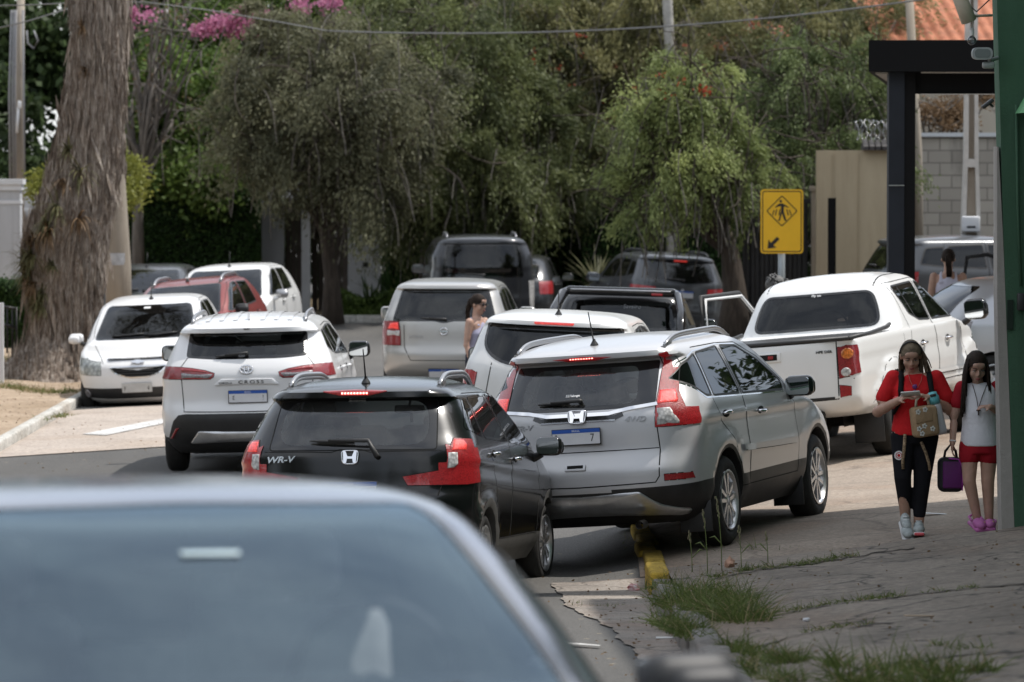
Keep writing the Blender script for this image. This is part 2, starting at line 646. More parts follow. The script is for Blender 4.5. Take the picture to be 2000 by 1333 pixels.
def asphalt_mat():
    m, nt, out = nt_new('asphalt')
    p = nt.nodes.new('ShaderNodeBsdfPrincipled')
    big = noise(nt, 0.35, 6, 0.6, vec_scale=(1, .25, 1))
    c1 = ramp(nt, big, [(0.3, (0.070, 0.068, 0.066)), (0.7, (0.125, 0.120, 0.114))])
    fine = noise(nt, 60, 3, 0.7)
    mx = N(nt, 'ShaderNodeMixRGB', blend_type='MULTIPLY')
    mx.inputs[0].default_value = 0.75
    nt.links.new(c1, mx.inputs[1])
    nt.links.new(ramp(nt, fine, [(0.35, (.45, .45, .45)), (0.65, (1.5, 1.48, 1.42))]), mx.inputs[2])
    # scattered pale grit and dry leaf bits
    v = nt.nodes.new('ShaderNodeTexVoronoi'); v.inputs['Scale'].default_value = 3.2
    tc = nt.nodes.new('ShaderNodeTexCoord'); nt.links.new(tc.outputs['Object'], v.inputs['Vector'])
    gr = ramp(nt, v.outputs['Distance'], [(0.045, (1, 1, 1)), (0.075, (0, 0, 0))])
    m2 = nt.nodes.new('ShaderNodeMixRGB')
    m2.inputs[2].default_value = (0.34, 0.28, 0.19, 1)
    nt.links.new(gr, m2.inputs[0]); nt.links.new(mx.outputs[0], m2.inputs[1])
    nt.links.new(m2.outputs[0], p.inputs['Base Color'])
    p.inputs['Roughness'].default_value = 0.85
    nt.links.new(bump(nt, fine, 0.6, 0.02), p.inputs['Normal'])
    nt.links.new(p.outputs[0], out.inputs['Surface'])
    return m


def slab_mat(name, lo, hi, stain, crack=0.6, vs=(1, 1, 1), grit=45, bs=.5, crk=(.02, .018, .016), cscale=1.1):
    """weathered concrete: blotches, red-brown earth stains, grit and hairline cracks"""
    m, nt, out = nt_new(name)
    p = nt.nodes.new('ShaderNodeBsdfPrincipled')
    c1 = ramp(nt, noise(nt, 0.9, 9, 0.68, vec_scale=vs), [(0.30, lo), (0.70, hi)])
    st = ramp(nt, noise(nt, 0.55, 5, 0.6, vec_scale=vs), [(0.50, (0, 0, 0)), (0.72, (1, 1, 1))])
    m1 = nt.nodes.new('ShaderNodeMixRGB'); m1.inputs[2].default_value = col4(stain)
    mu = N(nt, 'ShaderNodeMath', operation='MULTIPLY'); mu.inputs[1].default_value = 0.6
    nt.links.new(st, mu.inputs[0]); nt.links.new(mu.outputs[0], m1.inputs[0]); nt.links.new(c1, m1.inputs[1])
    fine = noise(nt, grit, 4, 0.75)
    m2 = N(nt, 'ShaderNodeMixRGB', blend_type='MULTIPLY'); m2.inputs[0].default_value = 0.7
    nt.links.new(m1.outputs[0], m2.inputs[1])
    nt.links.new(ramp(nt, fine, [(0.32, (.50, .49, .48)), (0.66, (1.4, 1.38, 1.36))]), m2.inputs[2])
    tc = nt.nodes.new('ShaderNodeTexCoord')
    v = nt.nodes.new('ShaderNodeTexVoronoi'); v.feature = 'DISTANCE_TO_EDGE'; v.inputs['Scale'].default_value = cscale
    nz = nt.nodes.new('ShaderNodeTexNoise'); nz.inputs['Scale'].default_value = 3.0
    nt.links.new(tc.outputs['Object'], nz.inputs['Vector'])
    ad = N(nt, 'ShaderNodeMixRGB', blend_type='ADD'); ad.inputs[0].default_value = 0.35
    nt.links.new(tc.outputs['Object'], ad.inputs[1]); nt.links.new(nz.outputs['Color'], ad.inputs[2])
    nt.links.new(ad.outputs[0], v.inputs['Vector'])
    ck = ramp(nt, v.outputs['Distance'], [(0.0, (1, 1, 1)), (0.018, (0, 0, 0))])
    mk = N(nt, 'ShaderNodeMath', operation='MULTIPLY'); mk.inputs[1].default_value = crack
    nt.links.new(ck, mk.inputs[0])
    m3 = nt.nodes.new('ShaderNodeMixRGB'); m3.inputs[2].default_value = col4(crk)
    nt.links.new(mk.outputs[0], m3.inputs[0]); nt.links.new(m2.outputs[0], m3.inputs[1])
    nt.links.new(m3.outputs[0], p.inputs['Base Color'])
    p.inputs['Roughness'].default_value = 0.9
    b1 = bump(nt, noise(nt, 9, 8, 0.7), bs, 0.03)
    nt.links.new(bump(nt, fine, bs, 0.012, b1), p.inputs['Normal'])
    nt.links.new(p.outputs[0], out.inputs['Surface'])
    return m


M_asphalt = asphalt_mat()
M_drive = slab_mat('driveway concrete', (0.21, 0.17, 0.135), (0.36, 0.30, 0.245), (0.27, 0.17, 0.11), .35, grit=30, cscale=.5)
M_walk = slab_mat('pavement concrete', (0.125, 0.105, 0.086), (0.31, 0.265, 0.22), (0.24, 0.15, 0.10), .85, vs=(1.0, .35, 1), grit=16, bs=1.0, cscale=.8)
M_gutter = slab_mat('gutter concrete', (0.20, 0.175, 0.155), (0.38, 0.34, 0.30), (0.25, 0.15, 0.10), .7, grit=35, bs=.9)
M_apron = slab_mat('pale apron concrete', (0.34, 0.29, 0.25), (0.46, 0.40, 0.35), (0.33, 0.26, 0.20), .1, grit=25, bs=.25, cscale=.3)
M_sand = slab_mat('sandy verge', (0.30, 0.22, 0.15), (0.47, 0.37, 0.27), (0.24, 0.17, 0.10), 0.0, grit=14, bs=1.0)
M_kerb = slab_mat('kerb concrete', (0.13, 0.12, 0.11), (0.26, 0.245, 0.23), (0.16, 0.11, 0.08), .4, grit=30, bs=.8)
M_yellow = slab_mat('worn yellow kerb paint', (0.36, 0.24, 0.04), (0.60, 0.41, 0.05), (0.11, 0.10, 0.085), .5, grit=12, bs=.9, cscale=4)
M_whitekerb = slab_mat('whitewashed kerb', (0.42, 0.41, 0.38), (0.62, 0.61, 0.57), (0.33, 0.27, 0.20), .3, grit=18, bs=.6)
M_paint = slab_mat('white road paint', (0.45, 0.45, 0.44), (0.68, 0.68, 0.67), (0.22, 0.21, 0.20), .3, grit=30, bs=.3)

ys_near = list(np.arange(-12, 24, 2.0)) + list(np.arange(24, 46, 0.5)) + list(np.arange(46, 100, 2.0)) + [104, 112, 125, 150, 200, 300, 450, 700]
xs_all = [-500, -300, -150, -80, -40, -25, -16, -12, -10, -9, -8, -7, -6.5, -6, -5.5, -5, -4.5, -4, -3.5, -3, -2.5, -2, -1.5, -1, -.7, -.4, -.1, .2, .5, .8, 1.1, 1.4, 1.7, 2.0, 2.5, 3, 3.5, 4, 4.5, 5, 6, 7, 8, 8.7, 10, 12, 16, 25, 40, 80, 150, 300, 500]
sheet('ground', xs_all, [-60, -30] + ys_near, z_road, M_asphalt)
sheet('driveway', np.linspace(0, 1, 26), np.arange(36.4, 74, 0.5), z_road, M_drive, 0.012,
      warp=lambda t, y: (0.98 + 0.03 * math.sin(y * .5) + max(0, y - 44) * .02) + t * 12)
sheet('pavement', np.concatenate([[1.13], np.linspace(1.2, 4.4, 22), [5, 6, 8, 12]]), np.concatenate([np.arange(12, 24, 1.0), np.arange(24, 37.3, 0.15)]), z_side, M_walk)
GUT_Y = [18, 24.7, 25.7, 26.8, 27.7, 29.0, 30.6, 32.3, 32.6, 34.7, 36.3]
GUT_X = [.98, .93, .90, .81, .75, .70, .65, .57, .47, .35, .31]
sheet('gutter', np.linspace(0, 1, 12), np.arange(18, 36.4, 0.12), z_road, M_gutter, 0.010,
      warp=lambda t, y: (float(np.interp(y, GUT_Y, GUT_X)) + .018 * math.sin(y * 3.1) + .012 * math.sin(y * 8.3) + .008 * math.sin(y * 19)) * (1 - t) + 1.07 * t)


def quad_sheet(name, a, b, c, d, n, m, zf, mat, off):
    """sheet between the near edge a-b and the far edge d-c, points are (x, y)"""
    vs, fs = [], []
    for j in range(m + 1):
        t = j / m
        for i in range(n + 1):
            s_ = i / n
            x = (a[0] * (1 - s_) + b[0] * s_) * (1 - t) + (d[0] * (1 - s_) + c[0] * s_) * t
            y = (a[1] * (1 - s_) + b[1] * s_) * (1 - t) + (d[1] * (1 - s_) + c[1] * s_) * t
            vs.append((x, y, float(zf(x, y)) + off))
    for j in range(m):
        for i in range(n):
            k = j * (n + 1) + i
            fs.append((k, k + 1, k + n + 2, k + n + 1))
    o = mesh_obj(name, vs, fs, mat, None, True)
    o['kind'] = 'structure'
    return o


quad_sheet('apron', (-6.3, 53.2), (-1.8, 56.0), (-2.4, 66.0), (-6.3, 63.0), 30, 24, z_road, M_apron, .010)
quad_sheet('road_marking', (-5.10, 57.6), (-4.78, 57.2), (-3.75, 61.6), (-3.95, 62.2), 8, 14, z_road, M_paint, .018)
quad_sheet('road_marking', (-3.75, 59.6), (-3.45, 59.4), (-2.6, 60.4), (-2.75, 60.9), 6, 6, z_road, M_paint, .018)
quad_sheet('road_marking', (.22, 29.3), (.52, 28.9), (.53, 28.98), (.23, 29.5), 5, 2, z_road, M_paint, .020)
# sandy verge on the left and its whitewashed kerb
sheet('verge', np.linspace(0, 1, 26), np.concatenate([np.arange(-12, 50, 2.0), np.arange(50, 92.6, 0.8)]), z_verge, M_sand, 0.0, warp=lambda t, y: -5.86 - t ** 1.6 * 24)
m = MB()
for k in range(104):
    y = -11 + k * 1.0
    z0 = float(z_road(-5.8, y + .5))
    m.rbox((-5.82, y + .5, z0 + .03), (.13, 1.0, .20), .02, 0)
o = m.build('kerb', [M_whitekerb]); o['kind'] = 'structure'
# far kerb and the planted strip behind it
sheet('far_verge', np.linspace(-16, 12, 40), np.arange(93.6, 106, 1.0), lambda X, Y: z_road(X, Y) * 0 + .10 + .02 * np.sin(X * 2 + Y), slab_mat('far soil', (0.10, 0.075, 0.045), (0.19, 0.14, 0.08), (0.09, 0.10, 0.03), 0, grit=14, bs=1), 0.0)
m = MB()
for k in range(28): m.rbox((-15.5 + k, 93.5, .03), (1.0, .16, .22), .02)
o = m.build('kerb', [M_whitekerb]); o['kind'] = 'structure'
# the broken kerb on the right: bare concrete towards us, worn yellow paint under the silver crossover
m = MB()
y = 18.0
while y < 42.5:
    ln = rnd.uniform(.75, 1.0)
    yc = y + ln / 2
    top = float(z_side(1.2, yc)) + .012 if yc < 36 else float(z_road(1.05, yc)) + .06
    if 33.1 < yc < 34.7: top -= .07
    m.rbox((1.075 + rnd.uniform(-.02, .02), yc, top - .14), (.15, ln - .02, .28), .022, 1 if yc > 34.7 else 0, Matrix.Translation((1.07, yc, 0)) @ Matrix.Rotation(rnd.uniform(-.03, .03), 4, 'Z') @ Matrix.Translation((-1.07, -yc, 0)))
    y += ln
o = m.build('kerb', [M_kerb, M_yellow]); o['kind'] = 'structure'
# painted letters on the road ahead of the nearest car
for ch, x in (('T', -3.55), ('A', -3.02)):
    me = text_mesh(ch, .62, extrude=.001)
    me.materials.clear(); me.materials.append(M_paint)
    for v in me.vertices: v.co = Vector((v.co.x, v.co.y * 4.5, v.co.z))
    o = D.objects.new('road_marking', me); link(o)
    o.location = (x, 33.0, float(z_road(x, 33.0)) + .03)
    o.rotation_euler = (-math.atan(.045), 0, 0)
    o['kind'] = 'structure'

# ---------------------------------------------------------------- buildings, walls, poles
def wall_mat(name, lo, hi, streak=None, bs=.25, vs=(1, 1, .25), bmp_scale=25):
    m, nt, out = nt_new(name)
    p = nt.nodes.new('ShaderNodeBsdfPrincipled')
    c = ramp(nt, noise(nt, 1.6, 8, 0.65, vec_scale=vs), [(0.3, lo), (0.7, hi)])
    if streak:
        s_ = ramp(nt, noise(nt, 2.2, 6, 0.6, vec_scale=(2.2, 2.2, .12)), [(0.52, (0, 0, 0)), (0.75, (1, 1, 1))])
        mu = N(nt, 'ShaderNodeMath', operation='MULTIPLY'); mu.inputs[1].default_value = .65
        nt.links.new(s_, mu.inputs[0])
        mx = nt.nodes.new('ShaderNodeMixRGB'); mx.inputs[2].default_value = col4(streak)
        nt.links.new(mu.outputs[0], mx.inputs[0]); nt.links.new(c, mx.inputs[1])
        c = mx.outputs[0]
    nt.links.new(c, p.inputs['Base Color'])
    p.inputs['Roughness'].default_value = 0.85
    nt.links.new(bump(nt, noise(nt, bmp_scale, 7, 0.7), bs, 0.02), p.inputs['Normal'])
    nt.links.new(p.outputs[0], out.inputs['Surface'])
    return m


M_green = wall_mat('green plaster', (0.034, 0.088, 0.050), (0.056, 0.130, 0.078), (0.026, 0.055, 0.034), .5)
M_plaster = wall_mat('bare grey plaster', (0.25, 0.235, 0.215), (0.42, 0.40, 0.37), (0.16, 0.14, 0.12), .5)
M_black = plain('black metal cladding', (0.004, 0.004, 0.0045), .7, spec=.15)
M_navy = plain('dark column paint', (0.012, 0.015, 0.021), .6, spec=.25, var=.25, vscale=2)
M_beige = wall_mat('beige wall paint', (0.36, 0.29, 0.19), (0.46, 0.38, 0.26), (0.28, 0.21, 0.13), .2)
M_conc = wall_mat('pole concrete', (0.24, 0.20, 0.155), (0.42, 0.365, 0.30), (0.15, 0.12, 0.09), .4)
M_pale = wall_mat('pale render', (0.40, 0.41, 0.43), (0.55, 0.56, 0.58), (0.30, 0.30, 0.31), .15)
M_white = plain('white painted render', (0.62, 0.63, 0.65), .7, var=.06, vscale=2)
M_darkgate = plain('dark corrugated gate', (0.020, 0.019, 0.020), .6, var=.3, vscale=3)
M_wood = wall_mat('weathered gate boards', (0.060, 0.048, 0.040), (0.115, 0.095, 0.08), (0.035, 0.028, 0.024), .4, vs=(6, 6, .3))
M_cream = wall_mat('cream house wall', (0.48, 0.42, 0.34), (0.58, 0.52, 0.43), (0.38, 0.32, 0.25), .2)


def block_mat():
    m, nt, out = nt_new('grey block masonry')
    p = nt.nodes.new('ShaderNodeBsdfPrincipled')
    tc = nt.nodes.new('ShaderNodeTexCoord')
    sp = nt.nodes.new('ShaderNodeSeparateXYZ'); nt.links.new(tc.outputs['Object'], sp.inputs[0])
    cb = nt.nodes.new('ShaderNodeCombineXYZ'); nt.links.new(sp.outputs['X'], cb.inputs['X']); nt.links.new(sp.outputs['Z'], cb.inputs['Y'])
    b = nt.nodes.new('ShaderNodeTexBrick')
    b.inputs['Scale'].default_value = 1.0
    b.inputs['Brick Width'].default_value = .42; b.inputs['Row Height'].default_value = .22
    b.inputs['Mortar Size'].default_value = .012
    b.inputs['Color1'].default_value = (0.33, 0.30, 0.26, 1); b.inputs['Color2'].default_value = (0.42, 0.385, 0.335, 1); b.inputs['Mortar'].default_value = (0.22, 0.20, 0.175, 1)
    nt.links.new(cb.outputs[0], b.inputs['Vector'])
    s_ = ramp(nt, noise(nt, 1.3, 6, 0.6, vec_scale=(1.6, 1, .22)), [(0.50, (0, 0, 0)), (0.66, (1, 1, 1))])
    mu = N(nt, 'ShaderNodeMath', operation='MULTIPLY'); mu.inputs[1].default_value = .8
    nt.links.new(s_, mu.inputs[0])
    mx = nt.nodes.new('ShaderNodeMixRGB'); mx.inputs[2].default_value = (0.10, 0.092, 0.082, 1)
    nt.links.new(mu.outputs[0], mx.inputs[0]); nt.links.new(b.outputs['Color'], mx.inputs[1])
    nt.links.new(mx.outputs[0], p.inputs['Base Color'])
    p.inputs['Roughness'].default_value = .9
    nt.links.new(bump(nt, b.outputs['Fac'], .5, -.02), p.inputs['Normal'])
    nt.links.new(p.outputs[0], out.inputs['Surface'])
    return m


M_block = block_mat()
M_tile = wall_mat('terracotta tile', (0.30, 0.10, 0.05), (0.50, 0.20, 0.11), (0.17, 0.08, 0.05), .4, vs=(3, 3, 3))

# green building on the right: its front corner shows; unseen masses are added to shade the pavement
gb = empty('green_building', (3.66, 36.0, .4), 'green plastered building corner with floodlight brackets at the right edge of the street', 'building')
gm = MB()
gm.prism([(3.700, .25), (12, .25), (12, 7.2), (3.50, 7.2), (3.535, 4.6), (3.60, 2.6)], 36.0, 36.35, 'y')
gm.prism([(3.82, .5), (3.86, .5), (3.815, 3.4), (3.79, 3.4)], 35.975, 35.998, 'y')
o = gm.build('wall', [M_green], gb); o.location = (-3.62, -36.0, -.4)
gm = MB(); gm.prism([(3.600, .2), (3.698, .25), (3.598, 2.6), (3.560, 3.3), (3.550, 3.3), (3.555, 2.2)], 36.02, 36.30, 'y')
o = gm.build('plaster_edge', [M_plaster], gb); o.location = (-3.62, -36.0, -.4)
gm = MB(); gm.box((8.3, 36.6, 3.6), (7.8, 8.8, 7.1)); gm.box((8.7, 25.0, 5.0), (6.8, 21.9, 9.6))
o = gm.build('shade_block', [M_green], gb); o.location = (-3.66, -36.0, -.4)
# conduit, meter box, dark sticker, awning edge
gm = MB(); gm.tube([at(1985, 205, 35.97), at(1988, 400, 35.97), at(1994, 560, 35.97)], .012, 8)
o = gm.build('conduit', [M_green], gb); o.location = (-3.66, -36.0, -.4)
p_ = at(1994, 590, 35.95)
gm = MB(); gm.rbox(p_, (.055, .06, .13), .01); gm.build('switch_box', [MAT['trim']], gb).location = (-3.66, -36.0, -.4)
p_ = at(1973, 615, 35.99)
gm = MB(); gm.box(p_, (.045, .02, .22)); gm.build('wall_sticker', [plain('dark sticker', (.008, .02, .012), .9)], gb).location = (-3.66, -36.0, -.4)
a_, b_ = at(1984, 222, 35.9), at(2040, 120, 35.9)
gm = MB(); gm.prism([(a_.x, a_.z), (a_.x + .25, a_.z + .02), (b_.x + .1, b_.z), (b_.x, b_.z)], 35.2, 35.95, 'y')
gm.build('awning', [plain('light green awning', (0.10, 0.30, 0.13), .7, var=.15)], gb).location = (-3.66, -36.0, -.4)


def bracketed(name, label, cat):
    return empty(name, (0, 0, 0), label, cat)


# floodlight, camera, bulb and small lamp fixed to the green wall
fl = empty('floodlight', at(1918, 105, 35.85), 'grey oval bulkhead floodlight on the edge of the green wall', 'light')
gm = MB(); pl = rpoly([(-.075, -.045), (.075, -.045), (.075, .045), (-.075, .045)], .045, 6)
gm.prism(pl, -.05, .05, 'y'); gm.rbox((.05, .03, -.085), (.09, .06, .05), .015); gm.tube([(.06, .05, -.05), (.13, .15, -.03)], .015, 8)
smooth_angle(gm.build('housing', [plain('grey cast metal', (.30, .32, .32), .5, metal=.4, var=.2)], fl), 40)
gm = MB(); gm.prism(rpoly([(-.058, -.032), (.058, -.032), (.058, .032), (-.058, .032)], .032, 6), -.056, -.051, 'y')
gm.build('lens', [plain('dull lens', (.16, .18, .18), .15, coat=.5)], fl)
cm = empty('security_camera', at(1882, 15, 35.8), 'beige bullet security camera pointing down at the top of the green wall', 'camera')
gm = MB(); A = Matrix.Rotation(radians(-22), 4, 'Y') @ Matrix.Rotation(radians(8), 4, 'X')
gm.lathe([(.18, 0), (.18, .052), (-.11, .058), (-.115, .050), (-.10, .046), (-.10, 0)], 18, 'z', 0, True, A)
gm.tube([(.03, .03, -.05), (.10, .06, -.06), (.22, .10, -.055)], .010, 8); gm.tube([(.04, .02, .02), (.10, .05, -.03), (.20, .10, .06)], .005, 6, 1)
gm.build('body', [plain('beige camera shell', (.42, .37, .29), .5, var=.15), MAT['trim']], cm)
gm = MB(); gm.lathe([(-.101, 0), (-.101, .045)], 16, 'z', 0, True, A); gm.build('lens', [MAT['gloss']], cm)
bb = empty('light_bulb', at(1898, 70, 35.85), 'clear bare light bulb hanging under the camera bracket', 'bulb')
gm = MB(); gm.ball((0, 0, -.035), .034); gm.build('globe', [glass('bulb glass', (.75, .78, .78), .06)], bb)
gm = MB(); gm.lathe([(.0, .016), (.055, .016), (.06, .006)], 12, 'z'); gm.tube([(0, 0, .06), (.02, .02, .13), (.14, .1, .16)], .004, 6)
gm.build('socket', [plain('white plastic', (.6, .6, .58), .5)], bb)
sl_ = empty('wall_lamp', at(1929, 203, 35.85), 'small black tilted lamp below the floodlight', 'light')
gm = MB(); gm.rbox((0, 0, 0), (.10, .10, .028), .008, M=Matrix.Rotation(radians(-38), 4, 'Y')); gm.tube([(.02, .02, 0), (.05, .14, -.02)], .01, 6)
gm.build('lamp_body', [MAT['trim']], sl_)

# black portico over the school driveway
pc = empty('portico', (4.28, 53.3, .33), 'black entrance canopy on a dark square column', 'canopy')
gm = MB(); gm.prism([(3.88, 53.0), (8.6, 52.4), (9.4, 69.0), (5.50, 70.0)], 4.14, 4.48, 'z'); gm.build('canopy', [M_black], pc).location = (-4.28, -53.3, -.33)
gm = MB()
for k in range(16):
    t0, t1 = k / 16, (k + .88) / 16
    ya, yb = 53.35 + 16 * t0, 53.35 + 16 * t1
    xa, xb = 3.98 + 1.6 * t0, 3.98 + 1.6 * t1
    gm.prism([(xa, ya), (9.0, ya), (9.0, yb), (xb, yb)], 4.118, 4.137, 'z')
gm.build('soffit', [plain('pale soffit boards', (.42, .39, .34), .6)], pc).location = (-4.28, -53.3, -.33)
gm = MB(); gm.box((4.20, 53.30, 2.2), (.17, .27, 3.87), 0); gm.box((4.346, 53.33, 2.2), (.12, .29, 3.87), 1)
for z in (1.55, 2.90): gm.box((4.20, 53.155, z), (.17, .012, .012), 2)
gm.build('column', [M_navy, M_black, MAT['steel']], pc).location = (-4.28, -53.3, -.33)
gm = MB(); gm.box((6.4, 53.42, 4.02), (4.0, .25, .235)); gm.build('beam', [M_black], pc).location = (-4.28, -53.3, -.33)
gm = MB(); gm.box((6.42, 53.24, 4.132), (3.9, .02, .014)); gm.box((6.42, 53.27, 3.896), (3.9, .03, .010)); gm.build('beam_lit_edge', [plain('pale lit edge', (.55, .52, .48), .5)], pc).location = (-4.28, -53.3, -.33)  # pale strips; the lower one paints in the beam's lit edge

# pedestrian crossing sign
sg = empty('crossing_sign', (3.994, 72, float(z_road(3.994, 72))), 'yellow pedestrian crossing sign with a black down left arrow on a grey post', 'sign')
YS = plain('sign yellow', (0.80, 0.47, 0.018), .45, var=.05, vscale=3)
IN = plain('sign black', (.012, .011, .010), .5)
zc = at(1527, 433, 72).z - sg.location.z
gm = MB(); gm.prism(rpoly([(-.315, zc - .475), (.315, zc - .475), (.315, zc + .475), (-.315, zc + .475)], .055, 5), -.012, .0, 'y'); gm.build('panel', [YS], sg)
gm = MB()
def ring_poly(pts, w, y):
    n = len(pts)
    P2 = [Vector((p[0], 0, p[1])) for p in pts]
    c = sum(P2, Vector()) / n
    vs = [(p.x, y, p.z) for p in P2]
    inner = []
    for p in P2:
        d = (p - c)
        inner.append((c.x + d.x * (1 - w / max(.01, abs(d.x) + abs(d.z)) * 1.3), y, c.z + d.z * (1 - w / max(.01, abs(d.x) + abs(d.z)) * 1.3)))
    gm.add(vs + inner, [(i, (i + 1) % n, n + (i + 1) % n, n + i) for i in range(n)], 0)
o_ = rpoly([(-.292, zc - .452), (.292, zc - .452), (.292, zc + .452), (-.292, zc + .452)], .045, 5)
i_ = rpoly([(-.278, zc - .438), (.278, zc - .438), (.278, zc + .438), (-.278, zc + .438)], .035, 5)
n_ = len(o_)
gm.add([(a, -.0145, b) for a, b in o_] + [(a, -.0145, b) for a, b in i_], [(i, (i + 1) % n_, n_ + (i + 1) % n_, n_ + i) for i in range(n_)])
dz = zc + .155
o_ = rpoly([(0, dz - .235), (.235, dz), (0, dz + .235), (-.235, dz)], .03, 4); i_ = rpoly([(0, dz - .215), (.215, dz), (0, dz + .215), (-.215, dz)], .028, 4); n_ = len(o_)
gm.add([(a, -.0145, b) for a, b in o_] + [(a, -.0145, b) for a, b in i_], [(i, (i + 1) % n_, n_ + (i + 1) % n_, n_ + i) for i in range(n_)])
def flat(poly):
    gm.prism([(a, b) for a, b in poly], -.0155, -.0135, 'y')
flat(circ(-.018, dz + .145, .020, 12))
flat([(-.045, dz + .108), (.012, dz + .112), (.10, dz + .060), (.095, dz + .048), (.030, dz + .070), (.028, dz - .01), (.062, dz - .125), (.075, dz - .13), (.07, dz - .142), (.035, dz - .142), (.0, dz - .03), (-.028, dz - .142), (-.062, dz - .145), (-.058, dz - .130), (-.045, dz - .125), (-.018, dz - .015), (-.014, dz + .072), (-.048, dz + .068), (-.098, dz + .048), (-.102, dz + .060)])
for x0, sk, ln in ((-.150, .045, .06), (-.105, .035, .10), (.085, -.035, .10), (.130, -.045, .07), (-.050, .02, .10)):
    flat([(x0, dz - .085 + .02), (x0 + .016, dz - .085 + .02), (x0 + .016 + sk * .6, dz + ln * .35 - .01), (x0 + sk * .6, dz + ln * .35 - .01)])
ax, az = -.145, zc - .335
d_ = Vector((-1, -1)).normalized(); q_ = Vector((1, -1)).normalized()
def arr(u, v): return (ax + d_.x * u + q_.x * v, az + d_.y * u + q_.y * v)
flat([arr(.095, 0), arr(-.01, .085), arr(.0, .026), arr(-.13, .026), arr(-.13, -.026), arr(.0, -.026), arr(-.01, -.085)])
for x, z in ((-.23, .33), (.23, .33), (-.23, -.36), (.23, -.33)): gm.lathe([(-.0165, .009), (-.0135, .009)], 8, 'y', 0, True, Matrix.Translation((x, 0, zc + z)))
gm.build('symbol', [IN], sg)
gm = MB(); gm.tube([(0, .062, 0), (0, .062, zc + .3)], .052, 12); gm.build('post', [plain('galvanised post', (.34, .38, .40), .45, metal=.5)], sg)

# wall line behind the pickup on the right
bw = empty('boundary_wall', (5.6, 78, 0), 'plain beige boundary wall with dark tile coping behind the crossing sign', 'wall')
gm = MB(); gm.box((5.66, 78.1, 1.6), (1.56, .2, 3.4)); gm.box((5.55, 77.99, 1.6), (.012, .02, 3.3)); gm.box((5.15, 77.985, 1.6), (.014, .02, 3.3)); gm.build('wall', [M_beige], bw).location = (-5.6, -78, 0)
gm = MB()
for k in range(8): gm.prism([(77.82, 3.30), (78.38, 3.30), (78.38, 3.36), (78.1, 3.47), (77.82, 3.36)], 5.62 + k * .1, 5.70 + k * .1, 'x')
gm.build('coping', [plain('dark coping tile', (.045, .04, .038), .7, var=.3)], bw).location = (-5.6, -78, 0)
rz = MB()
pts = [(5.5 + .0024 * k + .02 * sin(k), 78.1 + .16 * cos(k * .22), 3.62 + .16 * sin(k * .22) + .02 * sin(k * .7)) for k in range(380)]
rz.tube(pts, .006, 4, cap=False)
tag(rz.build('razor_wire', [MAT['steel']]), 'coil of shiny razor wire along the top of the beige wall', 'wire')
gp = empty('gate_pillar', (4.98, 79, 0), 'weathered grey concrete pillar beside the dark corrugated gate', 'pillar')
gm = MB(); gm.box((0, 0, 1.3), (.24, .25, 2.7)); gm.build('pillar_shaft', [M_conc], gp)
gm = MB(); gm.box((0, 0, 2.68), (.30, .31, .07)); gm.build('pillar_cap', [M_conc], gp)
cg = empty('corrugated_gate', (4.45, 79.2, 0), 'dark corrugated metal gate behind the sign post', 'gate')
gm = MB()
prof = []
for k in range(29): prof.append((3.75 + k * .038 - 4.45, .03 * (1 if (k // 2) % 2 else 0)))
vs = [(a, b, .05) for a, b in prof] + [(a, b, 2.45) for a, b in prof]; n_ = len(prof)
gm.add(vs, [(i, i + 1, n_ + i + 1, n_ + i) for i in range(n_ - 1)]); gm.build('sheet', [M_darkgate], cg)
gm = MB(); gm.box((-.16, .08, 2.47), (1.16, .08, .08)); gm.box((-.16, .08, .1), (1.16, .08, .08)); gm.build('gate_frame', [M_darkgate], cg)
tag(MB().box((5.03, 76.5, 1.25), (.12, .12, 2.6)).build('steel_post', [M_black]), 'thin black steel post in front of the beige wall', 'post')
bk = empty('block_wall', (8.0, 86, 0), 'grey concrete block wall with water streaks behind the portico', 'wall')
gm = MB(); gm.box((8.3, 86.1, 1.7), (3.4, .2, 3.7)); gm.build('masonry', [M_block], bk).location = (-8.0, -86, 0)
gm = MB(); gm.box((8.3, 86.08, 3.58), (3.46, .3, .07)); gm.build('coping', [plain('pale metal coping', (.62, .64, .66), .4)], bk).location = (-8.0, -86, 0)
# house with terracotta roof
hs = empty('tiled_house', (9.5, 97, 0), 'cream house with orange terracotta tile roof at the upper right', 'house')
gm = MB(); gm.box((9.6, 99, 2.7), (4.8, 6, 5.6)); gm.build('wall', [M_cream], hs).location = (-9.5, -97, 0)
gm = MB()
nx, ny = 150, 26
vs, fs = [], []
for j in range(ny):
    t = j / (ny - 1)
    for i in range(nx):
        x = 7.15 + 5.6 * i / (nx - 1)
        w = abs(sin(x * pi / .24))
        step = .035 * ((t * 13) % 1.0)
        vs.append((x - .9 * t, 95.6 + 4.2 * t, 5.36 + 2.3 * t + .075 * w - step + .01))
for j in range(ny - 1):
    for i in range(nx - 1):
        k = j * nx + i; fs.append((k, k + 1, k + nx + 1, k + nx))
gm.add(vs, fs, 0, True); gm.box((9.95, 95.6, 5.28), (5.6, .12, .14), 1); gm.build('roof', [M_tile, M_wood], hs, fix=False).location = (-9.5, -97, 0)
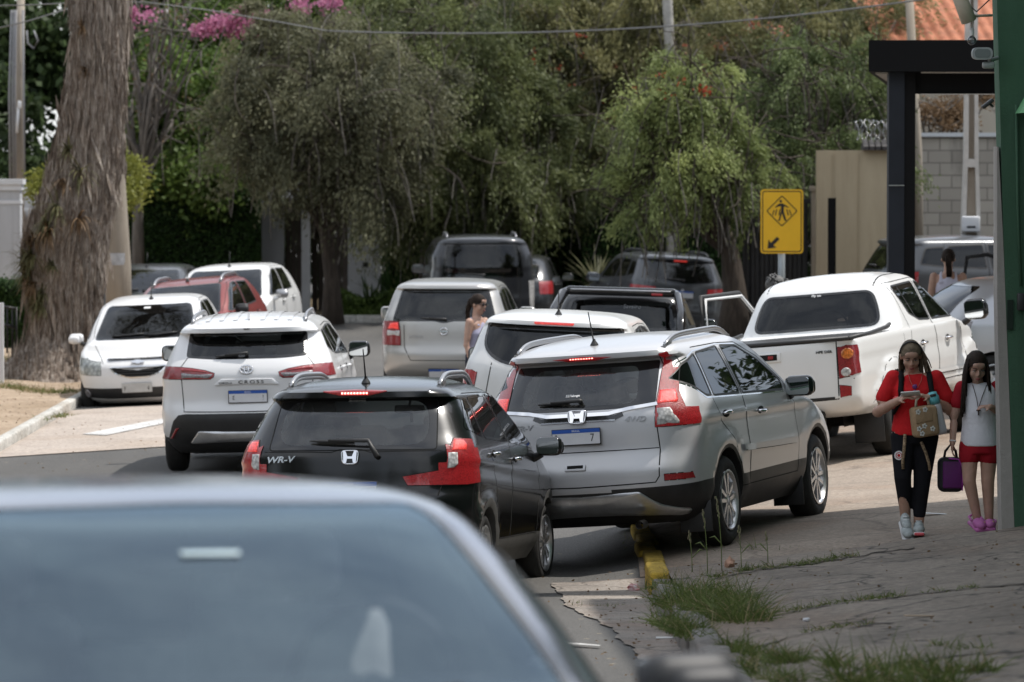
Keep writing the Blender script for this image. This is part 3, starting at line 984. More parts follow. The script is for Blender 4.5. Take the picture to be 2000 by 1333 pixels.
# recessed concrete utility pole with a white meter box
up = empty('concrete_pole', (7.07, 75, 0), 'tapering recessed concrete utility pole in front of the block wall', 'pole')
gm = MB()
def hw(z): return .225 - .028 * z * (1.35 if z < 3 else 1.0) if z < 3 else max(.07, .112 - .010 * (z - 3))
zs = [0, 1.75, 3.1, 4.3, 7.5]
for side in (-1, 1):
    for a, b in zip(zs[:-1], zs[1:]):
        gm.prism([(side * hw(a), a), (side * (hw(a) - .065), a), (side * (hw(b) - .055), b), (side * hw(b), b)], -.12, .12, 'y')
for a, b in zip(zs[:-1], zs[1:]):
    gm.prism([(-hw(a) + .06, a), (hw(a) - .06, a), (hw(b) - .05, b), (-hw(b) + .05, b)], -.03, .05, 'y', 1)
    gm.box((0, -.0, b), (2 * hw(b) - .1, .238, .13))
gm.build('shaft', [plain('pale pole concrete', (.50, .48, .45), .85, var=.12), M_conc], up)
mb_ = empty('meter_box', at(1896, 438, 74.75), 'white electricity meter box with a dark slot on the concrete pole', 'meter box')
gm = MB(); gm.rbox((0, 0, 0), (.27, .16, .24), .02); gm.build('case', [M_white], mb_)
gm = MB(); gm.box((.0, -.082, -.045), (.13, .01, .03)); gm.build('slot', [MAT['gap']], mb_)
a_, b_ = at(1773, -60, 82), at(1796, 620, 82)
tag(MB().tube([b_, at(1792, 300, 82), a_], [.085, .08, .07], 12).build('grey_pole', [M_conc]), 'slim grey pole rising behind the portico column', 'pole')

# left side: concrete street pole with a poster
a_ = at(233, 600, 82); a_.z = float(z_verge(a_.x, 82)) - .02
cp = empty('street_pole', a_, 'round tapering concrete street pole behind the old trunk', 'pole')
gm = MB(); pts = [Vector((0, 0, 0)), at(231, 520, 82) - a_, at(222, 273, 82) - a_, at(212, -150, 82) - a_]
gm.tube(pts, [.225, .215, .155, .11], 20); gm.build('shaft', [M_conc], cp)
gm = MB()
c_ = at(230, 506, 82) - a_
vs = []
for j in (0, 1):
    for k in range(7):
        an = -pi / 2 - .62 + 1.24 * k / 6 + .05
        vs.append((c_.x + .217 * cos(an), c_.y + .217 * sin(an), c_.z - .10 + .2 * j))
gm.add(vs, [(k, k + 1, k + 8, k + 7) for k in range(6)], 0, True)
tag(gm.build('paper_poster', [plain('torn white paper', (.55, .55, .56), .8, c2=(.30, .30, .31), vscale=9)], None, a_), 'torn white paper notice glued round the street pole', 'poster')
# slender wire pole far left, with cables running down
a_ = at(38, 360, 92); a_.z = .1
wp = empty('wire_pole', a_, 'slender far concrete pole with cables looped down it', 'pole')
gm = MB(); gm.tube([(0, 0, 0), at(39, 200, 92) - a_, at(41, -60, 92) - a_], [.10, .085, .07], 12); gm.build('shaft', [M_conc], wp)
gm = MB()
for dx in (-18, -12, -7, 10): gm.tube([at(38 + dx, 350, 91.8) - a_, at(36 + dx, 180, 91.8) - a_, at(37 + dx * .8, 20, 91.8) - a_], .022, 6, 0)
gm.tube([at(52, 60, 91.7) - a_, at(54, 85, 91.7) - a_, at(66, 95, 91.7) - a_, at(74, 80, 91.7) - a_, at(66, 60, 91.7) - a_], .018, 6, 0)
gm.tube([at(33, 260, 91.8) - a_, at(36, 210, 91.8) - a_], .03, 6, 1)
gm.rbox(at(38, 205, 91.7) - a_, (.07, .06, .14), .02, 1)
gm.build('cable', [plain('grey cable', (.22, .22, .23), .6), M_white], wp)
# white gate piers
def pier(px0, px1, ytop, Y, label):
    a = at((px0 + px1) / 2, 650, Y); a.z = .0
    w = (px1 - px0) / FPX * Y; h = at(0, ytop, Y).z
    o = empty('gate_pier', a, label, 'pillar')
    g = MB(); g.box((0, 0, h / 2), (w * .86, w * .86, h)); g.build('shaft', [M_pale], o)
    g = MB(); g.box((0, 0, h - .03), (w * 1.1, w * 1.1, .09)); g.box((0, 0, h - .12), (w * .98, w * .98, .11)); g.build('cornice', [M_white], o)
    g = MB(); g.box((0, 0, h - .38), (w * .92, w * .92, .06)); g.build('moulding', [M_white], o)
pier(-8, 46, 352, 84, 'tall white gate pier with moulded cornice at the far left')
pier(48, 72, 368, 88, 'narrow white pier partly hidden by the old trunk')
tag(MB().box((-9.3, 87, .8), (1.9, .2, 1.9)).build('garden_wall', [M_pale]), 'low white garden wall between the left piers', 'wall')
bn = empty('metal_rail', (-7.0, 70.5, float(z_verge(-7.0, 70.5))), 'low dark metal rail left of the trunk', 'rail')
gm = MB()
for p, q in (((0, 598), (32, 604)), ((0, 632), (30, 640))): gm.tube([at(p[0], p[1], 70.5) - bn.location, at(q[0], q[1], 70.5) - bn.location], .022, 6)
for px in (4, 14, 24, 32): gm.tube([at(px, 600, 70.5) - bn.location, at(px, 690, 70.5) - bn.location], .016, 6)
gm.build('bars', [MAT['trim']], bn)
a_ = at(1, 720, 68); tag(MB().box((0, 0, .55), (.09, .09, 1.15)).build('white_post', [M_white], None, (a_.x, 68, float(z_verge(a_.x, 68)))), 'short white post at the left edge', 'post')

# white gate house between the trees
gh = empty('gate_house', (-3.9, 97, .1), 'pale gate house with dark board gates between the trees', 'gate house')
gm = MB(); gm.box((-4.76, 97, 1.1), (.44, .4, 2.4)); gm.box((-2.95, 97.1, 1.25), (.64, .4, 2.7)); gm.box((-2.95, 96.93, .62), (.62, .02, .02), 0); gm.box((-4.1, 96.8, 1.2), (.17, .2, 2.5), 1)
gm.build('wall', [M_pale, M_white], gh).location = (3.9, -97, -.1)
gm = MB(); gm.box((-3.75, 96.8, 2.52), (2.2, 1.0, .34)); gm.build('lintel', [M_white], gh).location = (3.9, -97, -.1)
for x0, x1 in ((-4.52, -4.2), (-4.0, -3.28)):
    gm = MB(); n_ = max(3, int((x1 - x0) / .11))
    for k in range(n_): gm.box((x0 + (k + .5) * (x1 - x0) / n_, 97.15 + .01 * (k % 2), 1.15), ((x1 - x0) / n_ - .012, .05, 2.4))
    gm.build('board_gate', [M_wood], gh).location = (3.9, -97, -.1)
gm = MB(); gm.rbox(at(713, 517, 96.88), (.09, .04, .10), .01); gm.build('intercom', [MAT['trim']], gh).location = (3.9, -97, -.1)
a_ = at(518, 318, 93); b_ = at(556, 356, 93)
tag(MB().tube([a_, b_], .035, 6).build('fluorescent_tube', [plain('white tube', (.75, .77, .8), .3)]), 'slanting white lamp tube among the leaves above the gate house', 'lamp')

# overhead wires
def wire(name, label, pts, r=.012):
    return tag(MB().tube(pts, r, 5, 0).build(name, [plain('wire', (.20, .20, .20), .6)]), label, 'wire')
P_ = []
for k in range(25):
    t = k / 24; px = 640 + (1960 - 640) * t; py = 42 + 46 * (1 - (2 * t - .62) ** 2) * .45 - 55 * t * t + 6
    P_.append(at(px, py, 84 - 14 * t))
wire('overhead_wire', 'pale overhead wire sagging across the trees', P_, .014)
wire('overhead_wire', 'dark wire at the upper left crossing behind the old trunk', [at(-40, 12, 80), at(60, 10, 80), at(140, 6, 80), at(280, 4, 80), at(420, 22, 80), at(560, 46, 83), at(640, 60.7, 84)], .010)
wire('overhead_wire', 'thin wire sloping up to the slender far pole', [at(-30, 62, 88), at(60, 40, 88), at(150, 12, 88)], .012)

# ---------------------------------------------------------------- vegetation
def fast_mesh(name, V, Fq, mats, parent=None, rndv=None, smooth=False, mi=None):
    """V (n, 3), Fq (m, 4) arrays -> object"""
    me = D.meshes.new(name)
    n, m_ = len(V), len(Fq)
    k = Fq.shape[1]
    me.vertices.add(n); me.vertices.foreach_set('co', np.ascontiguousarray(V, dtype=np.float32).ravel())
    me.loops.add(m_ * k); me.loops.foreach_set('vertex_index', np.ascontiguousarray(Fq, dtype=np.int32).ravel())
    me.polygons.add(m_)
    me.polygons.foreach_set('loop_start', np.arange(0, m_ * k, k, dtype=np.int32))
    me.polygons.foreach_set('loop_total', np.full(m_, k, dtype=np.int32))
    for m in (mats if isinstance(mats, (list, tuple)) else [mats]): me.materials.append(m)
    if mi is not None: me.polygons.foreach_set('material_index', np.asarray(mi, dtype=np.int32))
    if smooth: me.polygons.foreach_set('use_smooth', np.ones(m_, dtype=bool))
    if rndv is not None:
        a = me.attributes.new('rnd', 'FLOAT', 'FACE')
        a.data.foreach_set('value', np.asarray(rndv, dtype=np.float32))
    me.update(calc_edges=True)
    o = D.objects.new(name, me)
    link(o, parent)
    return o


def unit(a):
    return a / (np.linalg.norm(a, axis=1, keepdims=True) + 1e-9)


def leaf_cards(name, C, dirs, ln, wd, mats, parent=None, rv=None, fold=0.0, mi=None):
    """one small four-cornered leaf per centre"""
    n = len(C)
    d = unit(dirs)
    sd = unit(np.cross(d, npr.normal(size=(n, 3))))
    L = (ln * npr.uniform(.65, 1.3, n))[:, None]; W = (wd * npr.uniform(.65, 1.3, n))[:, None]
    V = np.empty((n, 4, 3))
    V[:, 0] = C - d * L / 2; V[:, 1] = C + sd * W / 2 - d * L * .05; V[:, 2] = C + d * L / 2; V[:, 3] = C - sd * W / 2 - d * L * .05
    F = np.arange(n * 4).reshape(n, 4)
    return fast_mesh(name, V.reshape(-1, 3), F, mats, parent, npr.random(n) if rv is None else rv, mi=mi)


def crown_points(ells, per_clump, sig, shell=.45, spray=0.0):
    """ells: (cx, cy, cz, rx, ry, rz, clumps). Leaf centres, outward directions and clump centres; spray > 0 makes drooping sprays"""
    C, O, K, RV = [], [], [], []
    for cx, cy, cz, rx, ry, rz, nc in ells:
        if spray > 0: nc = int(nc * .72)
        u = unit(npr.normal(size=(nc, 3)))
        w1, w2, w3 = npr.normal(size=(3, 3)) * 2.6
        lump = 1 + .26 * np.sin(u @ w1 + 1) + .20 * np.sin(u @ w2 * 1.7 + 2) + .14 * np.sin(u @ w3 * 2.6)
        r = (shell + (1 - shell) * npr.random((nc, 1)) ** .6) * lump[:, None]
        cc = np.array([cx, cy, cz]) + u * r * np.array([rx, ry, rz])
        K.append(cc)
        for c in cc:
            k = max(4, int(per_clump * npr.uniform(.3, 1.7)))
            s_ = sig * npr.uniform(.4, 1.4)
            if spray > 0: k = int(k * 1.45)
            RV.append(np.clip(npr.random() * .75 + npr.random(k) * .35 - .05, 0, 1))
            o = c - np.array([cx, cy, cz]); o = o / (np.linalg.norm(o) + 1e-6)
            if spray > 0:
                ax = o * npr.uniform(.3, 1.0) + npr.normal(size=3) * .45 + np.array([0, -.1, -.35])
                ax = ax / np.linalg.norm(ax)
                t = npr.random((k, 1)) ** .8
                L = spray * npr.uniform(.6, 1.5)
                q = ax * t * L + np.array([0, 0, -1]) * (t ** 2) * L * .55 + npr.normal(size=(k, 3)) * s_ * (.24 + .30 * t)
                C.append(c + q); O.append(np.tile(ax, (k, 1)) + np.array([0, 0, -1]) * t * .9)
            else:
                q = npr.normal(size=(k, 3)) * s_ * np.array([1, 1, .75])
                C.append(c + q); O.append(np.tile(o, (k, 1)) + q / s_ * .5)
    crown_points.rv = np.concatenate(RV)
    return np.concatenate(C), np.concatenate(O), np.concatenate(K)


def bark_mat(name, lo, hi, vs=(9, 9, 1.0), bs=.9):
    m, nt, out = nt_new(name)
    p = nt.nodes.new('ShaderNodeBsdfPrincipled')
    n1 = noise(nt, 2.2, 9, .72, vec_scale=vs)
    nt.links.new(ramp(nt, n1, [(.30, lo), (.52, tuple((a + b) / 2 for a, b in zip(lo, hi))), (.70, hi)]), p.inputs['Base Color'])
    p.inputs['Roughness'].default_value = .9
    nt.links.new(bump(nt, n1, bs, .04), p.inputs['Normal'])
    nt.links.new(p.outputs[0], out.inputs['Surface'])
    return m


M_bark = bark_mat('brown bark', (0.025, 0.018, 0.014), (0.11, 0.085, 0.065))
M_bark_grey = bark_mat('grey twig bark', (0.075, 0.066, 0.058), (0.23, 0.205, 0.18))


def limb(mb, p, q, r0, r1, bend=.15, n=7, mi=0, seg=6):
    p, q = Vector(p), Vector(q)
    L = (q - p).length
    off = Vector((npr.normal(), npr.normal(), npr.normal())) * L * bend
    pts = [p + (q - p) * t + off * (4 * t * (1 - t)) * .5 for t in [k / n for k in range(n + 1)]]
    mb.tube(pts, [r0 + (r1 - r0) * k / n for k in range(n + 1)], seg, mi)
    return pts


def tree(name, label, base, trunk, ells, mat, per_clump=160, sig=.28, ln=.11, wd=.055, style='leaf', limbs=16, twigs=40, tr=(.16, .09), bark=None, group=None, cat='tree', flowers=None, extra_twig=None, shell=.3, droop=.0, strand=0, spray=0.0):
    """trunk: points relative to the base; crowns in world coordinates"""
    b = Vector(base)
    o = empty(name, b, label, cat, group)
    C, O, K = crown_points(ells, per_clump, sig, shell, spray)
    rv = crown_points.rv
    mb = MB()
    T = [Vector(p) for p in trunk]
    nT = len(T)
    mb.tube(T, [tr[0] * (1.35 if k == 0 else 1) + (tr[1] - tr[0]) * k / max(1, nT - 1) for k in range(nT)], 10)
    idx = npr.choice(len(K), min(limbs, len(K)), replace=False)
    top = T[-1]
    for i in idx:
        k = Vector(K[i]) - b
        st = T[-1] * npr.uniform(.75, 1.0) if nT > 1 else T[0]
        mid = limb(mb, st, st + (k - st) * .65, tr[1] * .75, tr[1] * .3, .12, 6, 0, 6)
        limb(mb, mid[-1], k, tr[1] * .3, .012, .2, 5, 0, 5)
    mb.build('trunk', [bark or M_bark], o, fix=False)
    mb = MB()
    nt0 = min(twigs, len(K))
    for i in npr.choice(len(K), nt0, replace=False):
        k = Vector(K[i]) - b
        for _ in range(2):
            e = k + Vector(npr.normal(size=3)) * sig * 2.0
            limb(mb, k, e, .016, .006, .25, 4, 0, 4)
    if mb.f: mb.build('twigs', [bark or M_bark], o, fix=False)['kind'] = 'stuff'
    n = len(C)
    if spray > 0:
        dirs = O + npr.normal(size=(n, 3)) * .45
    elif style == 'leaf':
        dirs = npr.normal(size=(n, 3)) + O * .5 + np.array([0, 0, -.25])
    elif style == 'brush':          # short needles fanning round upright twigs
        dirs = O * .9 + npr.normal(size=(n, 3)) * .7 + np.array([0, 0, .35])
    else:                           # hanging
        dirs = npr.normal(size=(n, 3)) * .35 + np.array([0, 0, -1.0])
        C = C + np.array([0, 0, -1]) * (npr.random((n, 1)) ** 1.5 * droop)
    leaf_cards('crown', C - np.array(b), dirs, ln, wd, mat, o, rv)
    if strand:
        mb = MB()
        for i in npr.choice(len(K), strand, replace=True):
            p = Vector(K[i]) - b + Vector(npr.normal(size=3)) * sig
            pts = [p]
            d = Vector((npr.normal() * .3, npr.normal() * .3, -.3))
            for _ in range(6):
                d = (d + Vector((npr.normal() * .12, npr.normal() * .12, -.35))).normalized()
                pts.append(pts[-1] + d * npr.uniform(.10, .24))
            mb.tube(pts, .011, 3, 0, cap=False)
        mb.build('hanging_twigs', [M_bark_grey], o, fix=False)['kind'] = 'stuff'
    if flowers:
        FC, FO, FK = crown_points(flowers[0], flowers[2], flowers[3], .3)
        leaf_cards('blossom', FC - np.array(b), npr.normal(size=(len(FC), 3)), flowers[4], flowers[4] * .8, flowers[1], o)
    return o


L_dark = leaf_mat('dark green leaves', (0.018, 0.030, 0.012), (0.075, 0.115, 0.040))
L_mid = leaf_mat('mid green leaves', (0.030, 0.060, 0.012), (0.165, 0.240, 0.060))
L_olive = leaf_mat('grey olive leaves', (0.045, 0.050, 0.030), (0.250, 0.245, 0.140))
L_olive2 = leaf_mat('dusty olive leaves', (0.034, 0.046, 0.020), (0.215, 0.240, 0.095))
L_brush = leaf_mat('fresh bottlebrush leaves', (0.090, 0.125, 0.042), (0.390, 0.440, 0.165))
L_brush2 = leaf_mat('darker bottlebrush leaves', (0.045, 0.068, 0.026), (0.200, 0.245, 0.095))
L_weep = leaf_mat('hanging dry leaves', (0.055, 0.066, 0.026), (0.310, 0.290, 0.130))
L_yel = leaf_mat('yellow green leaves', (0.11, 0.13, 0.020), (0.32, 0.32, 0.075))
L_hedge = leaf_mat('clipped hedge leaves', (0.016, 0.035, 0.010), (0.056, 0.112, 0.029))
L_pink = leaf_mat('pink blossom', (0.36, 0.10, 0.20), (0.62, 0.28, 0.42), clump=2)
L_coral = leaf_mat('coral blossom', (0.38, 0.10, 0.06), (0.58, 0.25, 0.17), clump=2)
L_red = leaf_mat('red brush flowers', (0.30, 0.03, 0.015), (0.45, 0.08, 0.04), clump=2)
L_dry = leaf_mat('dry brown leaves', (0.10, 0.06, 0.03), (0.26, 0.17, 0.095), clump=3)
L_moss = leaf_mat('epiphyte leaves', (0.07, 0.075, 0.030), (0.22, 0.20, 0.10), clump=3)
L_grass = leaf_mat('grass', (0.045, 0.075, 0.015), (0.17, 0.21, 0.06), clump=1.5)
L_straw = leaf_mat('straw', (0.22, 0.17, 0.09), (0.40, 0.33, 0.19), clump=2)


def E(px, py, Y, rpx, rpy, ry, n):
    """crown ellipsoid from its place and size in the photograph"""
    c = at(px, py, Y)
    k = Y / FPX
    return (c.x, c.y, c.z, rpx * k, ry, rpy * k, n)


# ---- the old fibrous trunk on the left verge
def old_trunk():
    Y0 = 70.0
    S = FPX / Y0
    zb = float(z_verge(-6.56, 70)) - .05
    keys = [(-.1, 100, 112), (.05, 100, 96), (.3, 110, 72), (.7, 124, 55), (1.04, 127, 57), (1.33, 130, 62), (1.78, 131, 66), (2.3, 143, 67), (2.89, 162, 59), (3.25, 172, 56), (4.0, 187, 50), (4.7, 195, 46), (5.5, 200, 44), (7.0, 207, 40), (8.6, 214, 34)]
    zk = [k[0] for k in keys]
    n_z, n_a = 240, 150
    zz = np.linspace(zk[0], zk[-1], n_z)
    cx = pchip(zk, [(k[1] - 1000) / S for k in keys], zz); rr = pchip(zk, [k[2] / S for k in keys], zz)
    an = np.linspace(0, 2 * pi, n_a, endpoint=False)
    Z, A = np.meshgrid(zz, an, indexing='ij')
    R = rr[:, None] * np.ones_like(A)
    # long interlaced fibre ridges, lobes of the root flare, a few burls
    ph = A + .10 * np.sin(Z * 1.1) + .035 * np.sin(Z * 3.7 + A * 3)
    lob = np.clip((1.1 - Z) / 1.1, 0, 1)
    R = R * (1 + .10 * lob * np.cos(5 * ph + .6) + .05 * np.cos(3 * ph + Z * .5))
    rid = np.zeros_like(A)
    for f_, a_ in ((19, .020), (31, .016), (47, .012), (73, .007)):
        p0 = npr.uniform(0, 6); w = npr.uniform(.6, 1.6)
        rid += a_ * np.abs(np.sin(f_ * .5 * (ph + .03 * np.sin(Z * w * 2 + p0)) + p0 + .5 * np.sin(Z * w))) * (.7 + .5 * np.sin(Z * w * 3.1 + f_ + A * 2))
    rid += npr.normal(size=A.shape) * .004
    R = R + rid * 2.2
    for bz, ba, bh, bw in ((1.75, 3.6, .07, .4), (2.1, 3.3, .08, .3), (2.55, 4.2, .06, .25), (1.3, 3.5, .06, .3), (.25, 4.4, .10, .3), (.2, 2.9, .14, .25), (.2, 5.6, .10, .3)):
        R += bh * np.exp(-((Z - bz) / bw) ** 2 - (((A - ba + pi) % (2 * pi) - pi) / .6) ** 2)
    V = np.stack([cx[:, None] + R * np.cos(A), Y0 + R * .95 * np.sin(A), Z + 0 * A], -1).reshape(-1, 3)
    F = []
    for i in range(n_z - 1):
        k = np.arange(n_a); k2 = (k + 1) % n_a
        F.append(np.stack([i * n_a + k, i * n_a + k2, (i + 1) * n_a + k2, (i + 1) * n_a + k], 1))
    F = np.concatenate(F)
    b = Vector((-6.56, Y0, zb))
    o = empty('old_tree', b, 'huge old trunk with shaggy fibrous grey brown bark on the left verge', 'tree')
    m, nt, out = nt_new('fibrous bark')
    p = nt.nodes.new('ShaderNodeBsdfPrincipled')
    n1 = noise(nt, 2.2, 12, .8, vec_scale=(11, 11, 1.0), dist=.8)
    c1 = ramp(nt, n1, [(.36, (0.045, 0.031, 0.022)), (.44, (0.23, 0.17, 0.13)), (.52, (0.42, 0.35, 0.29)), (.62, (0.72, 0.63, 0.55))])
    wr = ramp(nt, noise(nt, .9, 5, .6, vec_scale=(2, 2, 1)), [(.50, (0, 0, 0)), (.70, (1, 1, 1))])
    mx = nt.nodes.new('ShaderNodeMixRGB'); mx.inputs[2].default_value = (.105, .068, .046, 1)
    mu = N(nt, 'ShaderNodeMath', operation='MULTIPLY'); mu.inputs[1].default_value = .55
    nt.links.new(wr, mu.inputs[0]); nt.links.new(mu.outputs[0], mx.inputs[0]); nt.links.new(c1, mx.inputs[1])
    nt.links.new(mx.outputs[0], p.inputs['Base Color'])
    p.inputs['Roughness'].default_value = .92
    nt.links.new(bump(nt, n1, 1.0, .07), p.inputs['Normal'])
    nt.links.new(p.outputs[0], out.inputs['Surface'])
    fast_mesh('trunk', V - np.array(b), F, [m], o, smooth=True)
    # loose bark fibres standing off the surface
    nF = 5200
    zi = npr.integers(4, n_z - 10, nF); ai = npr.integers(0, n_a, nF)
    P = V.reshape(n_z, n_a, 3)[zi, ai]
    nn = np.stack([np.cos(an[ai]), np.sin(an[ai]), 0 * an[ai]], 1)
    leaf_cards('bark_fibres', P + nn * .012 - np.array(b), np.stack([npr.normal(size=nF) * .10, npr.normal(size=nF) * .1, -np.ones(nF)], 1) + nn * npr.uniform(-.10, .22, (nF, 1)), .36, .026, [m], o)
    nR = 340
    zi = npr.integers(6, n_z - 30, nR); ai = npr.integers(0, n_a, nR)
    P = V.reshape(n_z, n_a, 3)[zi, ai]; nn = np.stack([np.cos(an[ai]), np.sin(an[ai]), 0 * an[ai]], 1)
    leaf_cards('peeling_bark', P + nn * .045 - np.array(b), np.stack([npr.normal(size=nR) * .12, npr.normal(size=nR) * .1, -np.ones(nR)], 1) + nn * npr.uniform(-.02, .22, (nR, 1)), .62, .07, [m], o)
    # crown high above the frame
    top = Vector((cx[-1], Y0, zz[-1])) - b
    mb = MB()
    ell = [(-6.0, 70.5, 11.2, 3.4, 2.8, 1.7, 90)]
    C, O, K = crown_points(ell, 110, .38)
    for i in range(0, 90, 6): limb(mb, top, Vector(K[i]) - b, .16, .02, .1, 6, 0, 7)
    mb.build('limbs', [M_bark], o, fix=False)
    leaf_cards('crown', C - np.array(b), npr.normal(size=(len(C), 3)) + np.array([0, 0, -.4]), .16, .05, L_olive, o)
    return V.reshape(n_z, n_a, 3), an, zz


def tuft(name, label, P, nrm, n, ln, wd, mat, group=None, cat='plant', droop=.9, kind=None, spread=.7, seg=4):
    """a rosette or clump of bent strap leaves growing out of P"""
    V, F, R = [], [], []
    nrm = Vector(nrm).normalized()
    for k in range(n):
        d = (nrm + Vector(npr.normal(size=3)) * spread).normalized()
        s_ = d.cross(Vector((.1, .2, 1))); s_ = (s_ if s_.length > .1 else Vector((1, 0, 0))).normalized()
        l = ln * npr.uniform(.55, 1.25); w = wd * npr.uniform(.7, 1.2)
        p = Vector(npr.normal(size=3)) * ln * .05
        b0 = len(V)
        for j in range(seg + 1):
            t = j / seg
            ww = w * (1 - t ** 2) * .5 + .0008
            V.append(p + s_ * ww); V.append(p - s_ * ww)
            d = (d + Vector((0, 0, -droop / seg * (.4 + t)))).normalized()
            p = p + d * l / seg
        for j in range(seg): F.append((b0 + 2 * j, b0 + 2 * j + 1, b0 + 2 * j + 3, b0 + 2 * j + 2)); R.append(npr.random())
    o = fast_mesh(name, np.array([tuple(v) for v in V]), np.array(F), mat, None, R)
    o.location = P
    return tag(o, label, cat, group, kind)


TV, TA, TZ = old_trunk()


def on_trunk(px, py):
    """surface point of the trunk seen at a pixel"""
    z = at(px, py, 69.3).z; x = at(px, py, 69.3).x
    i = int(np.clip(np.searchsorted(TZ, z), 1, len(TZ) - 1))
    row = TV[i]
    front = row[row[:, 1] < 70.0]
    j = int(np.argmin(np.abs(front[:, 0] - x)))
    p = Vector(front[j]); c = Vector((row[:, 0].mean(), 70.0, p.z))
    return p, (p - c).normalized()


for px, py, n, ln, mt in ((150, 345, 16, .38, L_moss), (110, 410, 18, .36, L_moss), (95, 455, 22, .34, L_dry), (60, 500, 30, .30, L_moss), (52, 540, 26, .30, L_moss), (80, 575, 18, .24, L_moss), (155, 55, 14, .18, L_dry), (163, 140, 10, .16, L_dry), (150, 430, 14, .34, L_dry), (70, 590, 22, .34, L_moss), (120, 360, 10, .3, L_dry), (100, 520, 18, .20, L_moss), (64, 470, 26, .32, L_dry), (50, 515, 30, .34, L_moss), (62, 560, 26, .30, L_dry), (78, 600, 20, .26, L_moss), (88, 440, 22, .30, L_moss), (130, 300, 14, .22, L_moss)):
    p, n_ = on_trunk(px, py)
    tuft('bromeliad', 'small strappy air plant clinging to the shaggy old trunk', p, n_ + Vector((0, -.4, .3)), int(n * 1.6), ln * 1.15, .032, mt, 'air plants on the old trunk', droop=1.5)

# ---- crown and hedge plantings behind the road
tree('topiary_tree', 'round clipped yellow green tree behind the street pole', (at(190, 600, 86).x, 86, 0.05), [(0, 0, 0), (0, 0, 1.6)], [E(188, 380, 86, 100, 58, .95, 150)], L_yel, 150, .12, .085, .05, limbs=10, twigs=0, shell=.8)
tree('leafy_tree', 'bright green leafy tree left of the flowering branches', (at(400, 600, 97).x, 97, .1), [(0, 0, 0), (.1, 0, 1.5), (0, 0, 2.6)],
     [E(345, 270, 97, 115, 110, 1.2, 110), E(420, 200, 98, 90, 90, 1.2, 60), E(390, 350, 96, 100, 60, 1.0, 60), E(300, 150, 98, 60, 80, 1.0, 40)], L_mid, 150, .22, .13, .085, limbs=18, twigs=30)
tree('bare_tree', 'bare grey twiggy tree beside the old trunk', (at(270, 600, 95).x, 95, .1), [(0, 0, 0), (0, 0, 2.2), (.1, 0, 3.2)], [E(290, 120, 95, 75, 170, .9, 46), E(330, 40, 95, 80, 60, .8, 24)], L_dry, 7, .3, .09, .03, limbs=44, twigs=46, tr=(.12, .07), bark=M_bark_grey)
tree('flowering_tree', 'tall tree with clusters of pink blossom at the upper left', (at(470, 600, 101).x, 101, .1), [(0, 0, 0), (0, 0, 2.5), (.1, 0, 4.6)],
     [E(460, 40, 101, 150, 90, 1.2, 70), E(640, 10, 101, 90, 50, 1.0, 30)], L_mid, 110, .26, .14, .07, limbs=16, twigs=30,
     flowers=([E(435, 42, 93.2, 45, 14, .4, 9), E(500, 45, 93.2, 45, 26, .4, 13), E(645, 8, 93.2, 20, 12, .3, 4), E(585, 8, 93.2, 16, 8, .3, 3), E(395, 55, 93.2, 20, 12, .3, 3), E(270, 30, 93.2, 30, 20, .3, 4)], L_pink, 60, .10, .085))
tree('olive_tree', 'wide grey olive tree standing before the gate house', (at(650, 622, 91.8).x, 91.8, .02), [(0, 0, 0), (-.02, 0, .9), (-.12, 0, 1.6), (-.2, 0, 2.2)],
     [E(640, 172, 91, 175, 150, 1.5, 190), E(540, 285, 91, 115, 62, 1.1, 66), E(700, 305, 91, 110, 62, 1.2, 66), E(560, 142, 92, 110, 90, 1.2, 70)], L_olive, 290, .32, .095, .032, limbs=30, twigs=110, tr=(.17, .10), strand=260, spray=.6)
tree('olive_tree', 'broad dusty tree right of the gate house above the dark wagon', (at(830, 610, 95.5).x, 95.5, .05), [(0, 0, 0), (.05, 0, 1.3), (.2, 0, 2.1)],
     [E(860, 202, 94, 190, 175, 1.4, 200), E(960, 342, 93.5, 130, 80, 1.1, 80), E(1050, 262, 95, 110, 130, 1.2, 80), E(800, 382, 94, 90, 55, .9, 50), E(900, 60, 96, 190, 110, 1.2, 130), E(740, 50, 97, 130, 90, 1.0, 70)], L_olive2, 290, .32, .10, .034, limbs=30, twigs=120, tr=(.16, .10), strand=420, spray=.62)
tree('weeping_tree', 'tall weeping tree with dry trailing strands at the top centre', (at(1090, 600, 99).x, 99, .1), [(0, 0, 0), (.1, 0, 2.6), (0, 0, 4.4)],
     [E(1060, 50, 98, 190, 120, 1.4, 170), E(1190, 50, 98, 130, 100, 1.2, 100), E(1080, 172, 97, 110, 120, .9, 80), E(1200, 142, 97, 50, 70, .6, 24)], L_weep, 190, .30, .13, .026, style='hang', spray=.95, limbs=20, twigs=60, tr=(.2, .12), bark=M_bark_grey, strand=520,
     flowers=([E(1090, 140, 96, 120, 110, .6, 9), E(1180, 222, 96, 40, 60, .4, 5)], L_red, 7, .08, .07))
tree('weeping_tree', 'weeping olive tree with drooping twigs behind the crossing sign', (at(1400, 600, 97).x, 97, .1), [(0, 0, 0), (.1, 0, 2.6), (.1, 0, 4.6)],
     [E(1380, 60, 97, 150, 120, 1.4, 140), E(1560, 80, 96, 180, 120, 1.3, 160), E(1480, 142, 95, 150, 90, 1.1, 90), E(1700, 80, 97, 110, 130, 1.1, 90)], L_weep, 180, .30, .13, .028, style='hang', spray=.8, limbs=26, twigs=80, tr=(.2, .13), bark=M_bark_grey, strand=420,
     flowers=([E(1490, 70, 95, 45, 40, .4, 8), E(1390, 110, 95, 60, 40, .4, 5)], L_coral, 26, .12, .07))
